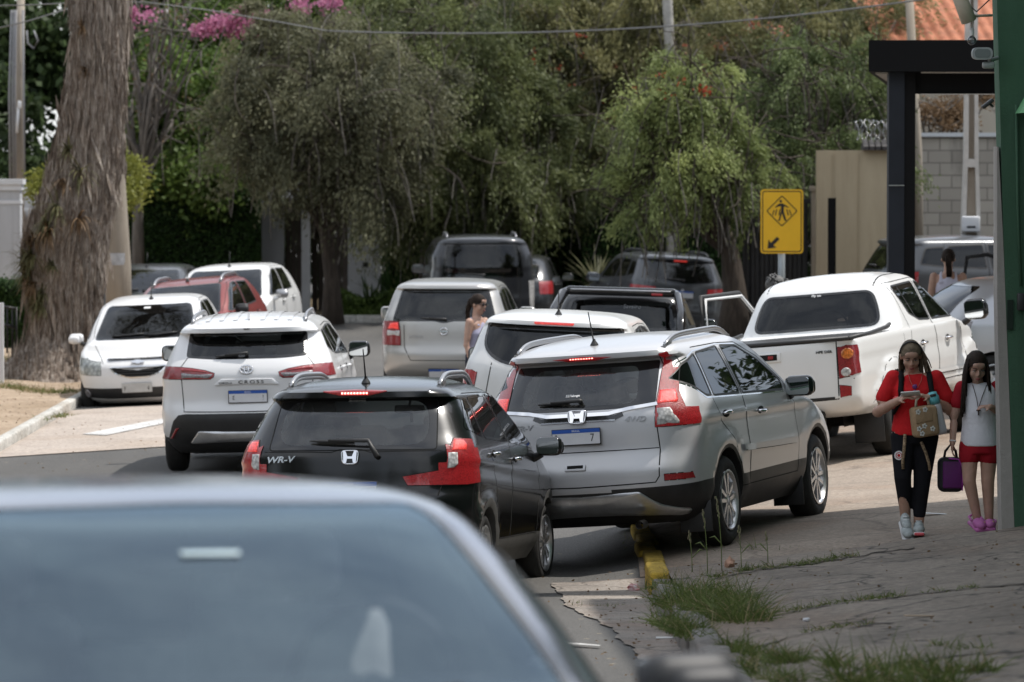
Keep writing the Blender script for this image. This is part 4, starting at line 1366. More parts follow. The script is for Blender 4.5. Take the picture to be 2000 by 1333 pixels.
tree('bottlebrush_tree', 'fresh green bottlebrush tree with a few red flowers left of the sign', (at(1432, 640, 79).x, 79, float(z_road(3.6, 79))), [(0, 0, 0), (.03, 0, .8), (-.05, 0, 1.5), (-.2, 0, 2.0)],
     [E(1340, 232, 78.6, 125, 105, 1.05, 120), E(1300, 332, 78.4, 100, 90, .9, 80), E(1420, 322, 78.6, 85, 95, .9, 70), E(1250, 222, 78.4, 45, 40, .5, 24), E(1350, 142, 78.8, 60, 35, .6, 26), E(1270, 402, 78.2, 40, 30, .4, 14)], L_brush, 190, .22, .085, .024, style='brush', limbs=34, twigs=170, tr=(.24, .12), strand=220, spray=.42,
     flowers=([E(1340, 177, 78, 90, 50, .5, 10)], L_red, 8, .05, .045))
tree('bottlebrush_tree', 'darker bottlebrush tree right of the sign reaching the portico', (at(1632, 600, 81).x, 81, .2), [(0, 0, 0), (.02, 0, 1.2), (-.15, 0, 2.0)],
     [E(1580, 212, 82, 135, 125, 1.2, 150), E(1645, 312, 80.5, 90, 66, .8, 80), E(1520, 332, 82, 50, 40, .7, 26), E(1660, 182, 82, 60, 90, .9, 40)], L_brush2, 190, .24, .09, .026, style='brush', limbs=28, twigs=130, tr=(.13, .09), strand=220, spray=.45)
# pale ringed palm stem and dark leaning branch seen between the crowns
mb = MB(); a_, b_ = at(1312, 170, 95.5), at(1300, -60, 95.5); n_ = 46
mb.tube([a_ + (b_ - a_) * k / n_ for k in range(n_ + 1)], [.095 + .012 * (k % 2) for k in range(n_ + 1)], 12)
mb.tube([Vector((a_.x, a_.y, .1)), a_], .11, 10)
tag(mb.build('palm_stem', [plain('pale palm stem', (.40, .38, .35), .8, var=.2)]), 'pale ringed palm stem between the crowns at the top', 'palm')
dk = empty('dark_tree', at(1215, 600, 100), 'dark tree with a black leaning trunk behind the weeping branches', 'tree')
mb = MB(); P0 = dk.location
pts = [at(px, py, 98) - P0 for px, py in ((1215, 620), (1225, 400), (1250, 220), (1270, 110), (1300, 50), (1345, 10), (1380, -40))]
mb.tube(pts, [.16, .14, .13, .12, .09, .06, .04], 8); mb.build('trunk', [plain('black bark', (.012, .010, .009), .9)], dk)  # trunk in one even near-black bark colour
C, O, K = crown_points([E(1165, 330, 99.5, 90, 120, .8, 60), E(1180, 480, 99, 120, 60, .8, 40)], 130, .26)
leaf_cards('crown', C - np.array(P0), npr.normal(size=(len(C), 3)), .13, .07, L_dark, dk)


def hedge(name, label, x0, x1, y, z0, z1, thick, n, mat, ln=.07, wd=.045, wav=.05):
    o = empty(name, ((x0 + x1) / 2, y, z0), label, 'hedge')
    mb = MB(); mb.box((0, 0, (z1 - z0) / 2 - .05), (x1 - x0 - .1, thick * .7, z1 - z0 - .12)); mb.build('inner_box', [plain('hedge core', (.010, .014, .006), .95)], o)  # solid near-black green box behind the leaves
    F = npr.random((n, 3))
    X = x0 + (x1 - x0) * F[:, 0]; Z = z0 + (z1 - z0) * F[:, 1] ** .95
    Y = y - thick / 2 + wav * np.sin(X * 3.1) * np.sin(Z * 4.2) + npr.normal(size=n) * .035
    topm = npr.random(n) < .22
    Z = np.where(topm, z1 + npr.normal(size=n) * .05 + .04 * np.sin(X * 4), Z); Y = np.where(topm, y + (npr.random(n) - .5) * thick, Y)
    lf = npr.random(n) < .08
    X = np.where(lf, np.where(npr.random(n) < .5, x0, x1), X); Y = np.where(lf, y + (npr.random(n) - .5) * thick, Y)
    C = np.stack([X, Y, Z], 1)
    leaf_cards('foliage', C - np.array(o.location), npr.normal(size=(n, 3)) + np.array([0, -.3, -.3]), ln, wd, mat, o)
    return o


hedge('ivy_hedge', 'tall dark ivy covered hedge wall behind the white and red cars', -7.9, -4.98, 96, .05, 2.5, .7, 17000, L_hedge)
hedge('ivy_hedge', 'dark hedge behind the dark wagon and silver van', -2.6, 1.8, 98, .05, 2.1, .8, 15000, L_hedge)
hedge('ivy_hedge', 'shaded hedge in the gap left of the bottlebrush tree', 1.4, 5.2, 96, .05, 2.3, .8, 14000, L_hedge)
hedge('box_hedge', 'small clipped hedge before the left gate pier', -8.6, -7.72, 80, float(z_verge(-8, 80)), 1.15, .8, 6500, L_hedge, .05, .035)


def rosette(label, px, py, Y, n, ln, wd, mat, name='yucca'):
    p = at(px, py, Y)
    tuft(name, label, p, (0, 0, 1), n, ln, wd, mat, None, 'plant', droop=.35, spread=.75)


rosette('spiky yucca in front of the pale gate house wall', 722, 606, 94.2, 46, .75, .055, L_dark)
rosette('tall feathery yucca right of the pale gate house wall', 768, 585, 94.6, 60, .95, .05, L_hedge)
rosette('pale spiky agave in the shade behind the black pickup', 1165, 560, 90, 40, .75, .06, L_olive)
n = 9000
X = npr.uniform(-3.5, -1.4, n); Yc = npr.uniform(93.9, 95.2, n)
gcov = leaf_cards('ground_cover', np.stack([X, Yc, .12 + npr.random(n) ** 2 * (.42 + .1 * np.sin(X * 5))], 1), npr.normal(size=(n, 3)) + np.array([0, 0, .6]), .09, .05, L_mid)
tag(gcov, 'low green ground cover along the far kerb', 'ground cover', None, 'stuff')
vb = tree('dry_vine', 'dry brown creeper heaped over the block wall', (at(1830, 620, 88).x, 88, .2), [(0, 0, 0), (0, 0, 2.5)], [E(1840, 225, 87, 55, 30, .5, 40), E(1710, 245, 86, 40, 22, .4, 16), E(1890, 180, 90, 60, 20, .5, 16)], L_dry, 110, .14, .08, .035, limbs=10, twigs=30, bark=M_bark_grey, cat='creeper')

# ---- the wood that closes the view, and unseen trees added for the panes to reflect
def wood(name, label, ells, per, sig, ln, wd, mat):
    C, O, K = crown_points(ells, per, sig, .2)
    mb = leaf_cards(name, C, npr.normal(size=(len(C), 3)), ln, wd, mat)
    return tag(mb, label, 'wood', None, 'stuff')


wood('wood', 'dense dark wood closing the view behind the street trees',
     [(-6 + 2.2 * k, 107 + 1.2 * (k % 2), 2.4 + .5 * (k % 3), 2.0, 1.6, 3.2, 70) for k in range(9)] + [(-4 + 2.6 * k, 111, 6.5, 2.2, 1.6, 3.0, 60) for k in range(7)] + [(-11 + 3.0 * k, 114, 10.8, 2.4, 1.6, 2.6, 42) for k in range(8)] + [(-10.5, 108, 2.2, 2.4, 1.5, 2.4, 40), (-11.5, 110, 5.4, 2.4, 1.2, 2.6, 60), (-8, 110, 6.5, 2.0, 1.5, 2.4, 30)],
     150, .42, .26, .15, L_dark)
wood('reflection_trees', 'unseen trees added around the view to be mirrored in the rear windows',
     [(-22 + 6.5 * k, -16 - 3 * (k % 3), 4.2 + .8 * (k % 2), 3.8, 3.0, 3.6 + .7 * (k % 3), 60) for k in range(9)] + [(-20 + 7 * k, -22, 9.5 + (k % 2), 4, 3, 3.2, 50) for k in range(7)] + [(14 + 3 * (k % 2), 46 + 8 * k, 3.5, 2.6, 4.5, 3.6, 60) for k in range(8)] + [(-13 - 3 * (k % 2), 4 + 9 * k, 3.5, 2.6, 4.5, 3.6, 60) for k in range(9)], 130, .6, .32, .17, L_dark)

# ---------------------------------------------------------------- vehicles: one shell of stacked outlines, panes and panels cut out of it
BODY_SLOTS = 5      # paint, black trim, panel gap, gloss black, chrome


class Shell:
    def __init__(s, rows, paint, bow=0.045, q=3.0, p=2.3, qf=2.7, pf=2.2, disp=None, trim=None):
        s.paint = paint
        s.trim = trim or MAT['trim']
        R = [list(r) + [0.42, 0.62][len(r) - 4:] if len(r) < 6 else list(r) for r in rows]
        R = np.array(R, float)
        s.L = R[:, 2].max()
        s.ym = s.L / 2
        tq = []
        for i in range(len(R) - 1):
            d = np.abs(R[i + 1] - R[i])
            n = int(max(1, math.ceil(max(d[0] / 0.035, d[1] / 0.08, d[2] / 0.12, d[3] / 0.05))))
            tq += [i + k / n for k in range(n)]
        tq.append(len(R) - 1)
        tq = np.array(tq)
        C = np.stack([pchip(np.arange(len(R)), R[:, k], tq) for k in range(6)], 1)
        nq, ns = 13, 30
        verts = []
        for z, r, f, w, lr, lf in C:
            span = f - r
            lr = min(lr, span * 0.42); lf = min(lf, span * 0.48)
            half = []
            for k in range(nq):
                a = pi / 2 * (k / nq) ** 0.9
                half.append((w * sin(a) ** (2 / q) if k else 0.0, r + lr * (1 - cos(a) ** (2 / p))))
            for k in range(ns + 1):
                half.append((w, r + lr + (span - lr - lf) * k / ns))
            for k in range(1, nq + 1):
                a = pi / 2 * (1 - k / nq) ** 0.9
                half.append((w * sin(a) ** (2 / qf) if k < nq else 0.0, f - lf * (1 - cos(a) ** (2 / pf))))
            ring = [(x, y) for x, y in half] + [(-x, y) for x, y in half[-2:0:-1]]
            for x, y in ring:
                g = 1 - bow * min(1.0, abs((y - s.ym) / s.ym)) ** 2.4
                xx = x * g
                if disp and abs(x) > 0.6 * w:
                    k = min(1.0, (abs(x) / w)) ** 6
                    xx += math.copysign(disp(y, z) * k, x)
                verts.append((xx, y, z))
        M = len(ring); nr = len(C)
        bm = bmesh.new()
        bv = [bm.verts.new(v) for v in verts]
        for i in range(nr - 1):
            for k in range(M):
                k2 = (k + 1) % M
                try: bm.faces.new((bv[i * M + k], bv[i * M + k2], bv[(i + 1) * M + k2], bv[(i + 1) * M + k]))
                except ValueError: pass
        for i, zc in ((0, C[0][0]), (nr - 1, C[-1][0] + 0.003)):
            c = bm.verts.new((0, (C[i][1] + C[i][2]) / 2, zc))
            for k in range(M):
                k2 = (k + 1) % M
                f = bm.faces.new((bv[i * M + k], bv[i * M + k2], c))
                if i == 0: f.material_index = 1
        bmesh.ops.recalc_face_normals(bm, faces=bm.faces)
        for f in bm.faces: f.smooth = True
        bm.normal_update()
        s.bm = bm
        s.bvh = BVHTree.FromBMesh(bm)
        s.extra = MB()

    # view: 'R' from behind (x, z), 'F' from the front (x, z), 'S' from a side (y, z), 'T' from above (x, y)
    def uv(s, v, view):
        return (v.x, v.z) if view in 'RF' else ((v.y, v.z) if view == 'S' else (v.x, v.y))

    def ok(s, f, view, side, thr):
        n = f.normal
        if view == 'R': return n.y < -thr
        if view == 'F': return n.y > thr
        if view == 'T': return n.z > thr
        return n.x * side > thr

    def hit(s, u, v, view, side=1):
        if view == 'R': o, d = Vector((u, -3, v)), Vector((0, 1, 0))
        elif view == 'F': o, d = Vector((u, s.L + 3, v)), Vector((0, -1, 0))
        elif view == 'T': o, d = Vector((u, v, 5)), Vector((0, 0, -1))
        else: o, d = Vector((side * 4, u, v)), Vector((-side, 0, 0))
        loc, n, _, _ = s.bvh.ray_cast(o, d)
        if loc is None: return None, None
        if n.dot(d) > 0: n = -n
        return loc, n

    def frame(s, u, v, view, side=1, off=0.0):
        loc, n = s.hit(u, v, view, side)
        if loc is None: loc, n = Vector((u, 0, v)), Vector((0, -1, 0))
        r0 = {'R': Vector((1, 0, 0)), 'F': Vector((-1, 0, 0)), 'T': Vector((1, 0, 0))}.get(view, Vector((0, side, 0)))
        r = (r0 - n * n.dot(r0)).normalized()
        up = n.cross(r)
        M = Matrix((r, up, n)).transposed().to_4x4()
        M.translation = loc + n * off
        return M

    def cut(s, poly, view, side=1, thr=0.12, taken=(), keep=None):
        bm = s.bm
        bm.normal_update()
        us = [p[0] for p in poly]; vs = [p[1] for p in poly]
        u0, u1, v0, v1 = min(us) - .002, max(us) + .002, min(vs) - .002, max(vs) + .002
        cand = set()
        for f in bm.faces:
            if f in taken or not s.ok(f, view, side, thr): continue
            if keep and not keep(f.calc_center_median()): continue
            a = [s.uv(v.co, view) for v in f.verts]
            if max(q[0] for q in a) < u0 or min(q[0] for q in a) > u1 or max(q[1] for q in a) < v0 or min(q[1] for q in a) > v1: continue
            cand.add(f)
        n = len(poly)
        for i in range(n):
            p, q = poly[i], poly[(i + 1) % n]
            if hypot(q[0] - p[0], q[1] - p[1]) < 1e-6: continue
            a0, a1 = min(p[0], q[0]) - 1e-4, max(p[0], q[0]) + 1e-4
            b0, b1 = min(p[1], q[1]) - 1e-4, max(p[1], q[1]) + 1e-4
            sub = []
            for f in cand:
                a = [s.uv(v.co, view) for v in f.verts]
                if max(t[0] for t in a) < a0 or min(t[0] for t in a) > a1 or max(t[1] for t in a) < b0 or min(t[1] for t in a) > b1: continue
                sub.append(f)
            if not sub: continue
            dx, dy = q[0] - p[0], q[1] - p[1]
            if view in 'RF': co, no = Vector((p[0], 0, p[1])), Vector((-dy, 0, dx))
            elif view == 'S': co, no = Vector((0, p[0], p[1])), Vector((0, -dy, dx))
            else: co, no = Vector((p[0], p[1], 0)), Vector((-dy, dx, 0))
            geom = set(sub)
            for f in sub:
                geom.update(f.edges); geom.update(f.verts)
            cand.difference_update(sub)
            res = bmesh.ops.bisect_plane(bm, geom=list(geom), dist=1e-5, plane_co=co, plane_no=no.normalized())
            for g in res['geom']:
                if isinstance(g, bmesh.types.BMFace): cand.add(g)
        out = []
        for f in cand:
            if not f.is_valid or f in taken: continue
            c = f.calc_center_median()
            if inpoly(*s.uv(c, view), poly): out.append(f)
        return out

    def lift(s, faces, name, mats, parent, off=0.0, keep=False, slot=None):
        """take faces out of the shell as an object of their own"""
        if not faces: return None
        s.bm.normal_update()
        vm, vs, fs, mi = {}, [], [], []
        for f in faces:
            idx = []
            for v in f.verts:
                if v not in vm:
                    vm[v] = len(vs)
                    vs.append(v.co + v.normal * off)
                idx.append(vm[v])
            fs.append(idx); mi.append(slot if slot is not None else f.material_index)
        o = mesh_obj(name, vs, fs, mats, parent, True, mi)
        if not keep:
            bmesh.ops.delete(s.bm, geom=list(faces), context='FACES')
        return o

    def paintf(s, faces, slot):
        for f in faces: f.material_index = slot

    def strip(s, pts, view, side=1, w=0.007, slot=2, closed=False, off=0.0015, step=0.05):
        pts = list(pts)
        if closed: pts.append(pts[0])
        P = []
        for i in range(len(pts) - 1):
            a, b = pts[i], pts[i + 1]
            n = max(1, int(hypot(b[0] - a[0], b[1] - a[1]) / step))
            P += [(a[0] + (b[0] - a[0]) * k / n, a[1] + (b[1] - a[1]) * k / n) for k in range(n)]
        P.append(pts[-1])
        H = [s.hit(u, v, view, side) for u, v in P]
        prev = None
        vs, fs = [], []
        for i, (l, n) in enumerate(H):
            if l is None: prev = None; continue
            a = H[max(i - 1, 0)][0]; b = H[min(i + 1, len(H) - 1)][0]
            if closed and i in (0, len(H) - 1): a, b = H[-2][0], H[1][0]
            if view in 'RF' and abs(n.y) < .12: prev = None; continue
            if a is None or b is None or (b - a).length < 1e-7 or (prev is not None and (l - H[i - 1][0]).length > 0.35): prev = None; continue
            t = (b - a).normalized(); q = n.cross(t).normalized() * (w / 2)
            vs += [l + q + n * off, l - q + n * off]
            k = len(vs) // 2 - 1
            if prev is not None: fs.append((2 * prev, 2 * prev + 1, 2 * k + 1, 2 * k))
            prev = k
        s.extra.add(vs, fs, slot, True)

    def patch(s, poly, view, side, name, mats, parent, th=0.006, rings=3, mi=None):
        """a thin raised piece that follows the shell (star-shaped outline)"""
        cx = sum(p[0] for p in poly) / len(poly); cy = sum(p[1] for p in poly) / len(poly)
        n = len(poly)
        vs, fs = [], []
        lv = [(1.0, -0.004), (1.0, th * 0.7), (0.97, th)] + [(1 - (k + 1) / (rings + 1), th) for k in range(rings)]
        ok = True
        for sc, off in lv:
            for p in poly:
                l, nn = s.hit(cx + (p[0] - cx) * sc, cy + (p[1] - cy) * sc, view, side)
                if l is None:
                    l, nn = s.hit(cx + (p[0] - cx) * sc * .9, cy + (p[1] - cy) * sc * .9, view, side)
                    if l is None: return None
                vs.append(l + nn * off)
        l, nn = s.hit(cx, cy, view, side)
        vs.append(l + nn * th)
        for r in range(len(lv) - 1):
            for k in range(n):
                k2 = (k + 1) % n
                fs.append((r * n + k, r * n + k2, (r + 1) * n + k2, (r + 1) * n + k))
        b = (len(lv) - 1) * n
        for k in range(n): fs.append((b + k, b + (k + 1) % n, len(vs) - 1))
        o = mesh_obj(name, vs, fs, mats, parent, True)
        bm = bmesh.new(); bm.from_mesh(o.data); bmesh.ops.recalc_face_normals(bm, faces=bm.faces)
        l0, n0 = s.hit(cx, cy, view, side)
        bm.faces.ensure_lookup_table()
        if bm.faces[-1].normal.dot(n0) < 0: bmesh.ops.reverse_faces(bm, faces=bm.faces)
        bm.to_mesh(o.data); bm.free()
        return o

    def arch(s, yc, zc, ra, depth=0.34):
        n = 26
        for side in (1, -1):
            poly = [(yc + ra * cos(2 * pi * k / n), zc + ra * sin(2 * pi * k / n)) for k in range(n)]
            fs = [f for f in s.cut(poly, 'S', side, 0.03)]
            # also the faces of the underside near the wheel
            bmesh.ops.delete(s.bm, geom=fs, context='FACES')
            es = []
            for e in s.bm.edges:
                if not e.is_boundary: continue
                ok = True
                for v in e.verts:
                    d = hypot(v.co.y - yc, v.co.z - zc)
                    if v.co.x * side < 0.25 or d > ra + 0.012 or d < ra - 0.02: ok = False; break
                if ok: es.append(e)
            if es:
                r = bmesh.ops.extrude_edge_only(s.bm, edges=es)
                nv = [g for g in r['geom'] if isinstance(g, bmesh.types.BMVert)]
                for g in r['geom']:
                    if isinstance(g, bmesh.types.BMFace): g.material_index = 1; g.smooth = True
                for v in nv: v.co.x = side * max(0.2, abs(v.co.x) - depth)
            m = 18
            ring = [(side * 0.46, yc + (ra + .01) * cos(-.15 + (pi + .3) * k / m), zc + (ra + .01) * sin(-.15 + (pi + .3) * k / m)) for k in range(m + 1)]
            s.extra.add(ring, [tuple(range(m + 1))], 1)

    def finish(s, parent, name='body', sharp=38):
        bm = s.bm
        for e in bm.edges:
            if len(e.link_faces) == 2 and e.calc_face_angle(0) > radians(sharp): e.smooth = False
        me = D.meshes.new(name)
        loose = [v for v in bm.verts if not v.link_faces]
        bmesh.ops.delete(bm, geom=loose, context='VERTS')
        b0 = len(bm.verts)
        if s.extra.f:
            nv = [bm.verts.new(v) for v in s.extra.v]
            for f, m, sm in zip(s.extra.f, s.extra.m, s.extra.s):
                try:
                    ff = bm.faces.new([nv[i] for i in f]); ff.material_index = m; ff.smooth = sm
                except ValueError: pass
        bm.to_mesh(me)
        for m in (s.paint, s.trim, MAT['gap'], MAT['gloss'], MAT['chrome']): me.materials.append(m)
        o = D.objects.new(name, me)
        link(o, parent)
        s.mats = [s.paint, s.trim, MAT['gap'], MAT['gloss'], MAT['chrome']]
        return o


def pose(o, loc, th, pi_=0.0, ro=0.0):
    M = Matrix.Rotation(-radians(th), 4, 'Z') @ Matrix.Rotation(radians(pi_), 4, 'X') @ Matrix.Rotation(-radians(ro), 4, 'Y')
    M.translation = Vector(loc)
    o.matrix_world = M


def make_wheel(r, w, rr, style, parent):
    """tyre with its rim as a sub-part; the outer face looks along +x"""
    h = w / 2
    t = MB()
    prof = [(-h + .03, rr - .01), (-h + .012, rr + .012), (-h, rr + (r - rr) * .45), (-h + .012, r - .03), (-h + .035, r - .008), (-h * .5, r)]
    prof += [(-a, b) for a, b in prof[::-1]]
    t.lathe(prof, 40, 'x', 0)
    tyre = t.build('wheel', [MAT['tyre']], parent)
    m = MB()
    m.lathe([(-h + .03, rr - .004), (h - .012, rr - .004), (h - .004, rr + .006), (h - .002, rr - .006), (h - .022, rr - .022), (h - .075, rr - .03), (-h + .03, rr - .03)], 40, 'x', 0)
    m.lathe([(h - .095, 0.0), (h - .095, rr - .025)], 30, 'x', 1)
    m.lathe([(h - .085, rr * .62), (h - .085, rr * .3)], 30, 'x', 2)
    m.lathe([(h - .09, .062), (h - .03, .058), (h - .022, .045), (h - .020, .0)], 20, 'x', 0)
    if style == 'steel':
        m.lathe([(h - .02, rr - .02), (h - .035, rr * .75), (h - .015, rr * .55), (h - .012, .05), (h - .012, 0)], 40, 'x', 0)
        for k in range(9):
            a = 2 * pi * k / 9
            m.box((h - .02, 0, 0), (.012, .035, .03), 1, Matrix.Rotation(a, 4, 'X') @ Matrix.Translation((0, 0, rr * .66)))
    else:
        nsp = {'five': 5, 'twin': 5, 'y': 5, 'six': 6, 'seven': 7}[style]
        for k in range(nsp):
            A = Matrix.Rotation(2 * pi * k / nsp + 0.3, 4, 'X')
            lo, hi = .045, rr - .012
            if style in ('twin', 'y'):
                for sg in (-1, 1):
                    a0, a1 = (.018, .03) if style == 'twin' else (.012, .058)
                    poly = [(sg * a0 - .014, lo), (sg * a0 + .014, lo), (sg * a1 * 1.6 + .019, hi), (sg * a1 * 1.6 - .019, hi)]
                    m.prism(poly, h - .062, h - .018, 'x', 0, A)
            else:
                w0, w1 = (.034, .028) if style == 'five' else (.026, .02)
                m.prism([(-w0, lo), (w0, lo), (w1 * 1.25, hi), (-w1 * .8, hi)], h - .062, h - .016, 'x', 0, A)
        for k in range(5):
            A = Matrix.Rotation(2 * pi * k / 5, 4, 'X')
            m.lathe([(h - .028, .008), (h - .018, .008), (h - .018, 0)], 6, 'x', 2, True, A @ Matrix.Translation((0, 0, .04)))
    rim = m.build('rim', [MAT['alloy'], MAT['alloy_dark'], MAT['steel']], tyre)
    smooth_angle(rim, 35)
    return tyre


def add_wheels(root, r, w, rr, xo, ys, style='five', steer=0.0):
    """four wheels; xo is the outer face, ys the axle positions"""
    first = make_wheel(r, w, rr, style, root)
    k = 0
    for y in ys:
        for side in (1, -1):
            o = first if k == 0 else copy_tree(first, root)
            k += 1
            M = Matrix.Translation((side * (xo - w / 2), y, r)) @ Matrix.Rotation(steer if y == ys[-1] else 0, 4, 'Z') @ Matrix.Rotation(0 if side > 0 else pi, 4, 'Z') @ Matrix.Rotation(0.37 * k, 4, 'X')
            o.matrix_local = M


def add_seats(root, rear_y, front_y, zb, zs=0.52, mat='seat', heads=3, wx=0.62, wheel_left=True, dash_y=None):
    """seats, shelf and dashboard seen through the panes; zb is the belt line"""
    m = MB()
    for x in ((-.36, 0, .36) if heads == 3 else (-.36, .36)):
        m.rbox((x, rear_y + .02, zb + .13), (.25, .09, .15), .04)
        m.tube([(x - .05, rear_y + .02, zb - .02), (x - .05, rear_y + .02, zb + .08)], .008, 6)
        m.tube([(x + .05, rear_y + .02, zb - .02), (x + .05, rear_y + .02, zb + .08)], .008, 6)
    m.rbox((0, rear_y + .12, zb - .28), (wx * 2, .18, .62), .06, M=None)
    m.rbox((0, rear_y + .45, zs - .02), (wx * 2, .55, .18), .06)
    m.build('rear_bench', [MAT[mat]], root)
    first = None
    for x in (-.37, .37):
        if first is None:
            m = MB()
            T = Matrix.Translation((0, front_y, zs)) @ Matrix.Rotation(radians(14), 4, 'X')
            m.rbox((0, 0, .33), (.48, .15, .66), .06, M=T)
            m.rbox((0, -.005, .76), (.27, .09, .17), .045, M=T)
            m.tube([(-.06, 0, .62), (-.06, 0, .72)], .008, 6, M=T); m.tube([(.06, 0, .62), (.06, 0, .72)], .008, 6, M=T)
            m.rbox((0, front_y + .30, zs - .03), (.48, .52, .16), .05)
            first = m.build('seat', [MAT[mat]], root)
            first.location.x = x
        else:
            c = first.copy(); COL.objects.link(c); c.location.x = x
    if dash_y:
        m = MB()
        m.rbox((0, dash_y, zb - .10), (wx * 2.1, .42, .26), .08)
        m.build('dashboard', [MAT['cabin']], root)
        m = MB()
        sx = -.37 if wheel_left else .37
        pts = [(sx + .18 * cos(a), dash_y - .36 - .08 * sin(a) * -1 * .3, zb + .0 + .18 * sin(a)) for a in [2 * pi * k / 24 for k in range(25)]]
        m.tube(pts, .014, 6, cap=False)
        m.tube([(sx - .17, dash_y - .36, zb), (sx + .17, dash_y - .36, zb)], .016, 6)
        m.tube([(sx, dash_y - .36, zb), (sx, dash_y - .1, zb - .08)], .03, 8)
        m.build('steering_wheel', [MAT['cabin']], root)
    m = MB()
    m.box((0, (rear_y + front_y) / 2 + .3, zs - .2), (wx * 2.1, abs(front_y - rear_y) + 1.7, .04))
    m.build('cabin_floor', [MAT['cabin']], root)


def add_mirrors(root, x, y, z, mats=None, sx=.20, sz=.15, glass_back=True):
    for side in (1, -1):
        m = MB()
        m.rbox((0, 0, 0), (sx, .11, sz), .05, 0, Matrix.Shear('XY', 4, (0, 0)) if False else None, 3)
        m.rbox((side * .02, .045, -.01), (sx * .8, .08, sz * .75), .04, 0, None, 3)
        m.tube([(-side * sx * .35, .02, -sz * .42), (-side * (sx * .35 + .07), .03, -sz * .62)], [.028, .035], 8, 1)
        o = m.build('wing_mirror', mats or [MAT['trim'], MAT['trim']], root)
        smooth_angle(o, 60)
        o.location = (side * x, y, z)
        o.rotation_euler = (0, 0, -side * .14)
        g = MB()
        pl = rpoly([(-sx * .42, -sz * .40), (sx * .42, -sz * .40), (sx * .44, sz * .42), (-sx * .44, sz * .42)], .035, 4)
        g.prism(pl, -.058, -.050, 'y', 0)
        g.build('mirror_glass', [MAT['mirror']], o)


def add_rails(root, sh, x0, y0, y1, mats, h=.055, rad=.017, flat=1.7, inset=0.0):
    for side in (1, -1):
        m = MB()
        pts, n = [], 22
        for k in range(n + 1):
            t = k / n
            y = y0 + (y1 - y0) * t
            l, _ = sh.hit(side * (x0 - inset * t), y, 'T')
            z = l.z if l else 1.5
            up = h * min(1, (1 - abs(2 * t - 1) ** 5) * 1.0)
            pts.append((side * (x0 - inset * t), y, z + max(.004, up)))
        # a flattened rail: two tubes merged into a bar with feet
        M = None
        m.tube(pts, rad, 8)
        m.tube([(p[0], p[1], p[2] - rad * flat * .6) for p in pts], rad * .8, 8)
        for k in (0, 1, n - 1, n):
            p = pts[k]
            m.box((p[0], p[1], p[2] - h * .5), (rad * 2.2, .10, h * .9))
        m.build('roof_rail', mats, root)


def add_antenna(root, sh, x, y, ln=.24, mat=None, fin=False, lean=-.35):
    l, _ = sh.hit(x, y, 'T')
    m = MB()
    if fin:
        m.prism([(-.09, 0), (.07, 0), (-.05, .065), (-.075, .065)], -.012, .012, 'x')
        o = m.build('antenna', [mat or MAT['trim']], root, loc=l)
        return o
    m.lathe([(0, .034), (.012, .030), (.035, .014), (.05, .010)], 12, 'z')
    d = Vector((0, sin(lean), cos(lean)))
    m.tube([d * .04, d * (.04 + ln)], [.007, .0045], 6)
    return m.build('antenna', [mat or MAT['trim']], root, loc=l)


def add_wiper(root, sh, piv, tip, view='R', off=.03, blade=.34, knee=None):
    """arm from its pivot to the blade; both given in the plane of the view"""
    def P(q, o):
        l, n = sh.hit(q[0], q[1], view)
        return (l + n * o) if l else Vector((q[0], 0, q[1]))
    m = MB()
    k = knee or piv
    m.tube([P(piv, .012), P(piv, off + .012), P(k, off + .012), P(tip, off)], [.020, .020, .016, .009], 8)
    d = Vector((tip[0] - k[0], tip[1] - k[1])).normalized()
    c = (tip[0], tip[1])
    bl = [P((c[0] + d.x * blade * t, c[1] + d.y * blade * t), off * .55) for t in (-.62, -.2, .2, .45)]
    m.tube(bl, [.010, .014, .013, .006], 6)
    return m.build('wiper', [MAT['trim']], root)


def add_plate(root, sh, u, v, view='R', w=.40, h=.13, blue=True, chars=(), base='plate_white', off=.012, side=1, word='BRASIL'):
    M = sh.frame(u, v, view, side, off)
    # plates hang upright
    up = Vector((0, 0, 1)); n = Vector((M[0][2], M[1][2], 0)).normalized() if view != 'S' else Vector((M[0][2], M[1][2], 0)).normalized()
    n = (n + Vector((0, 0, M[2][2] * .6))).normalized()
    r = up.cross(n) .normalized()
    up = n.cross(r)
    A = Matrix((r, up, n)).transposed().to_4x4(); A.translation = M.translation
    m = MB()
    m.rbox((0, 0, 0), (w, h, .008), .012, 0)
    m.prism(rpoly([(-w / 2 + .008, -h / 2 + .008), (w / 2 - .008, -h / 2 + .008), (w / 2 - .008, h / 2 - .008), (-w / 2 + .008, h / 2 - .008)], .008, 3), .004, .0055, 'z', 1)
    if blue:
        m.prism([(-w / 2 + .006, h / 2 - .034), (w / 2 - .006, h / 2 - .034), (w / 2 - .006, h / 2 - .005), (-w / 2 + .006, h / 2 - .005)], .0055, .0068, 'z', 2)
    o = m.build('number_plate', [MAT['trim'] if blue else MAT['plate_grey'], MAT[base], MAT['plate_blue']], root)
    o.matrix_local = A
    if blue and word:
        text_obj(word, .022, MAT['white_ink'], Matrix.Translation((0, h / 2 - .0195, .0072)), o, extrude=.0006)
    for (tx, ch, sz) in chars:
        text_obj(ch, sz, MAT['ink'], Matrix.Translation((tx, -.012, .0062)), o, extrude=.0006, sx=.8)
    return o


def mark(sh, u, v, view, meshes, parent, name='badge', side=1, off=.004, mats=None):
    M = sh.frame(u, v, view, side, off)
    o = meshes.build(name, mats, parent)
    o.matrix_local = M
    return o


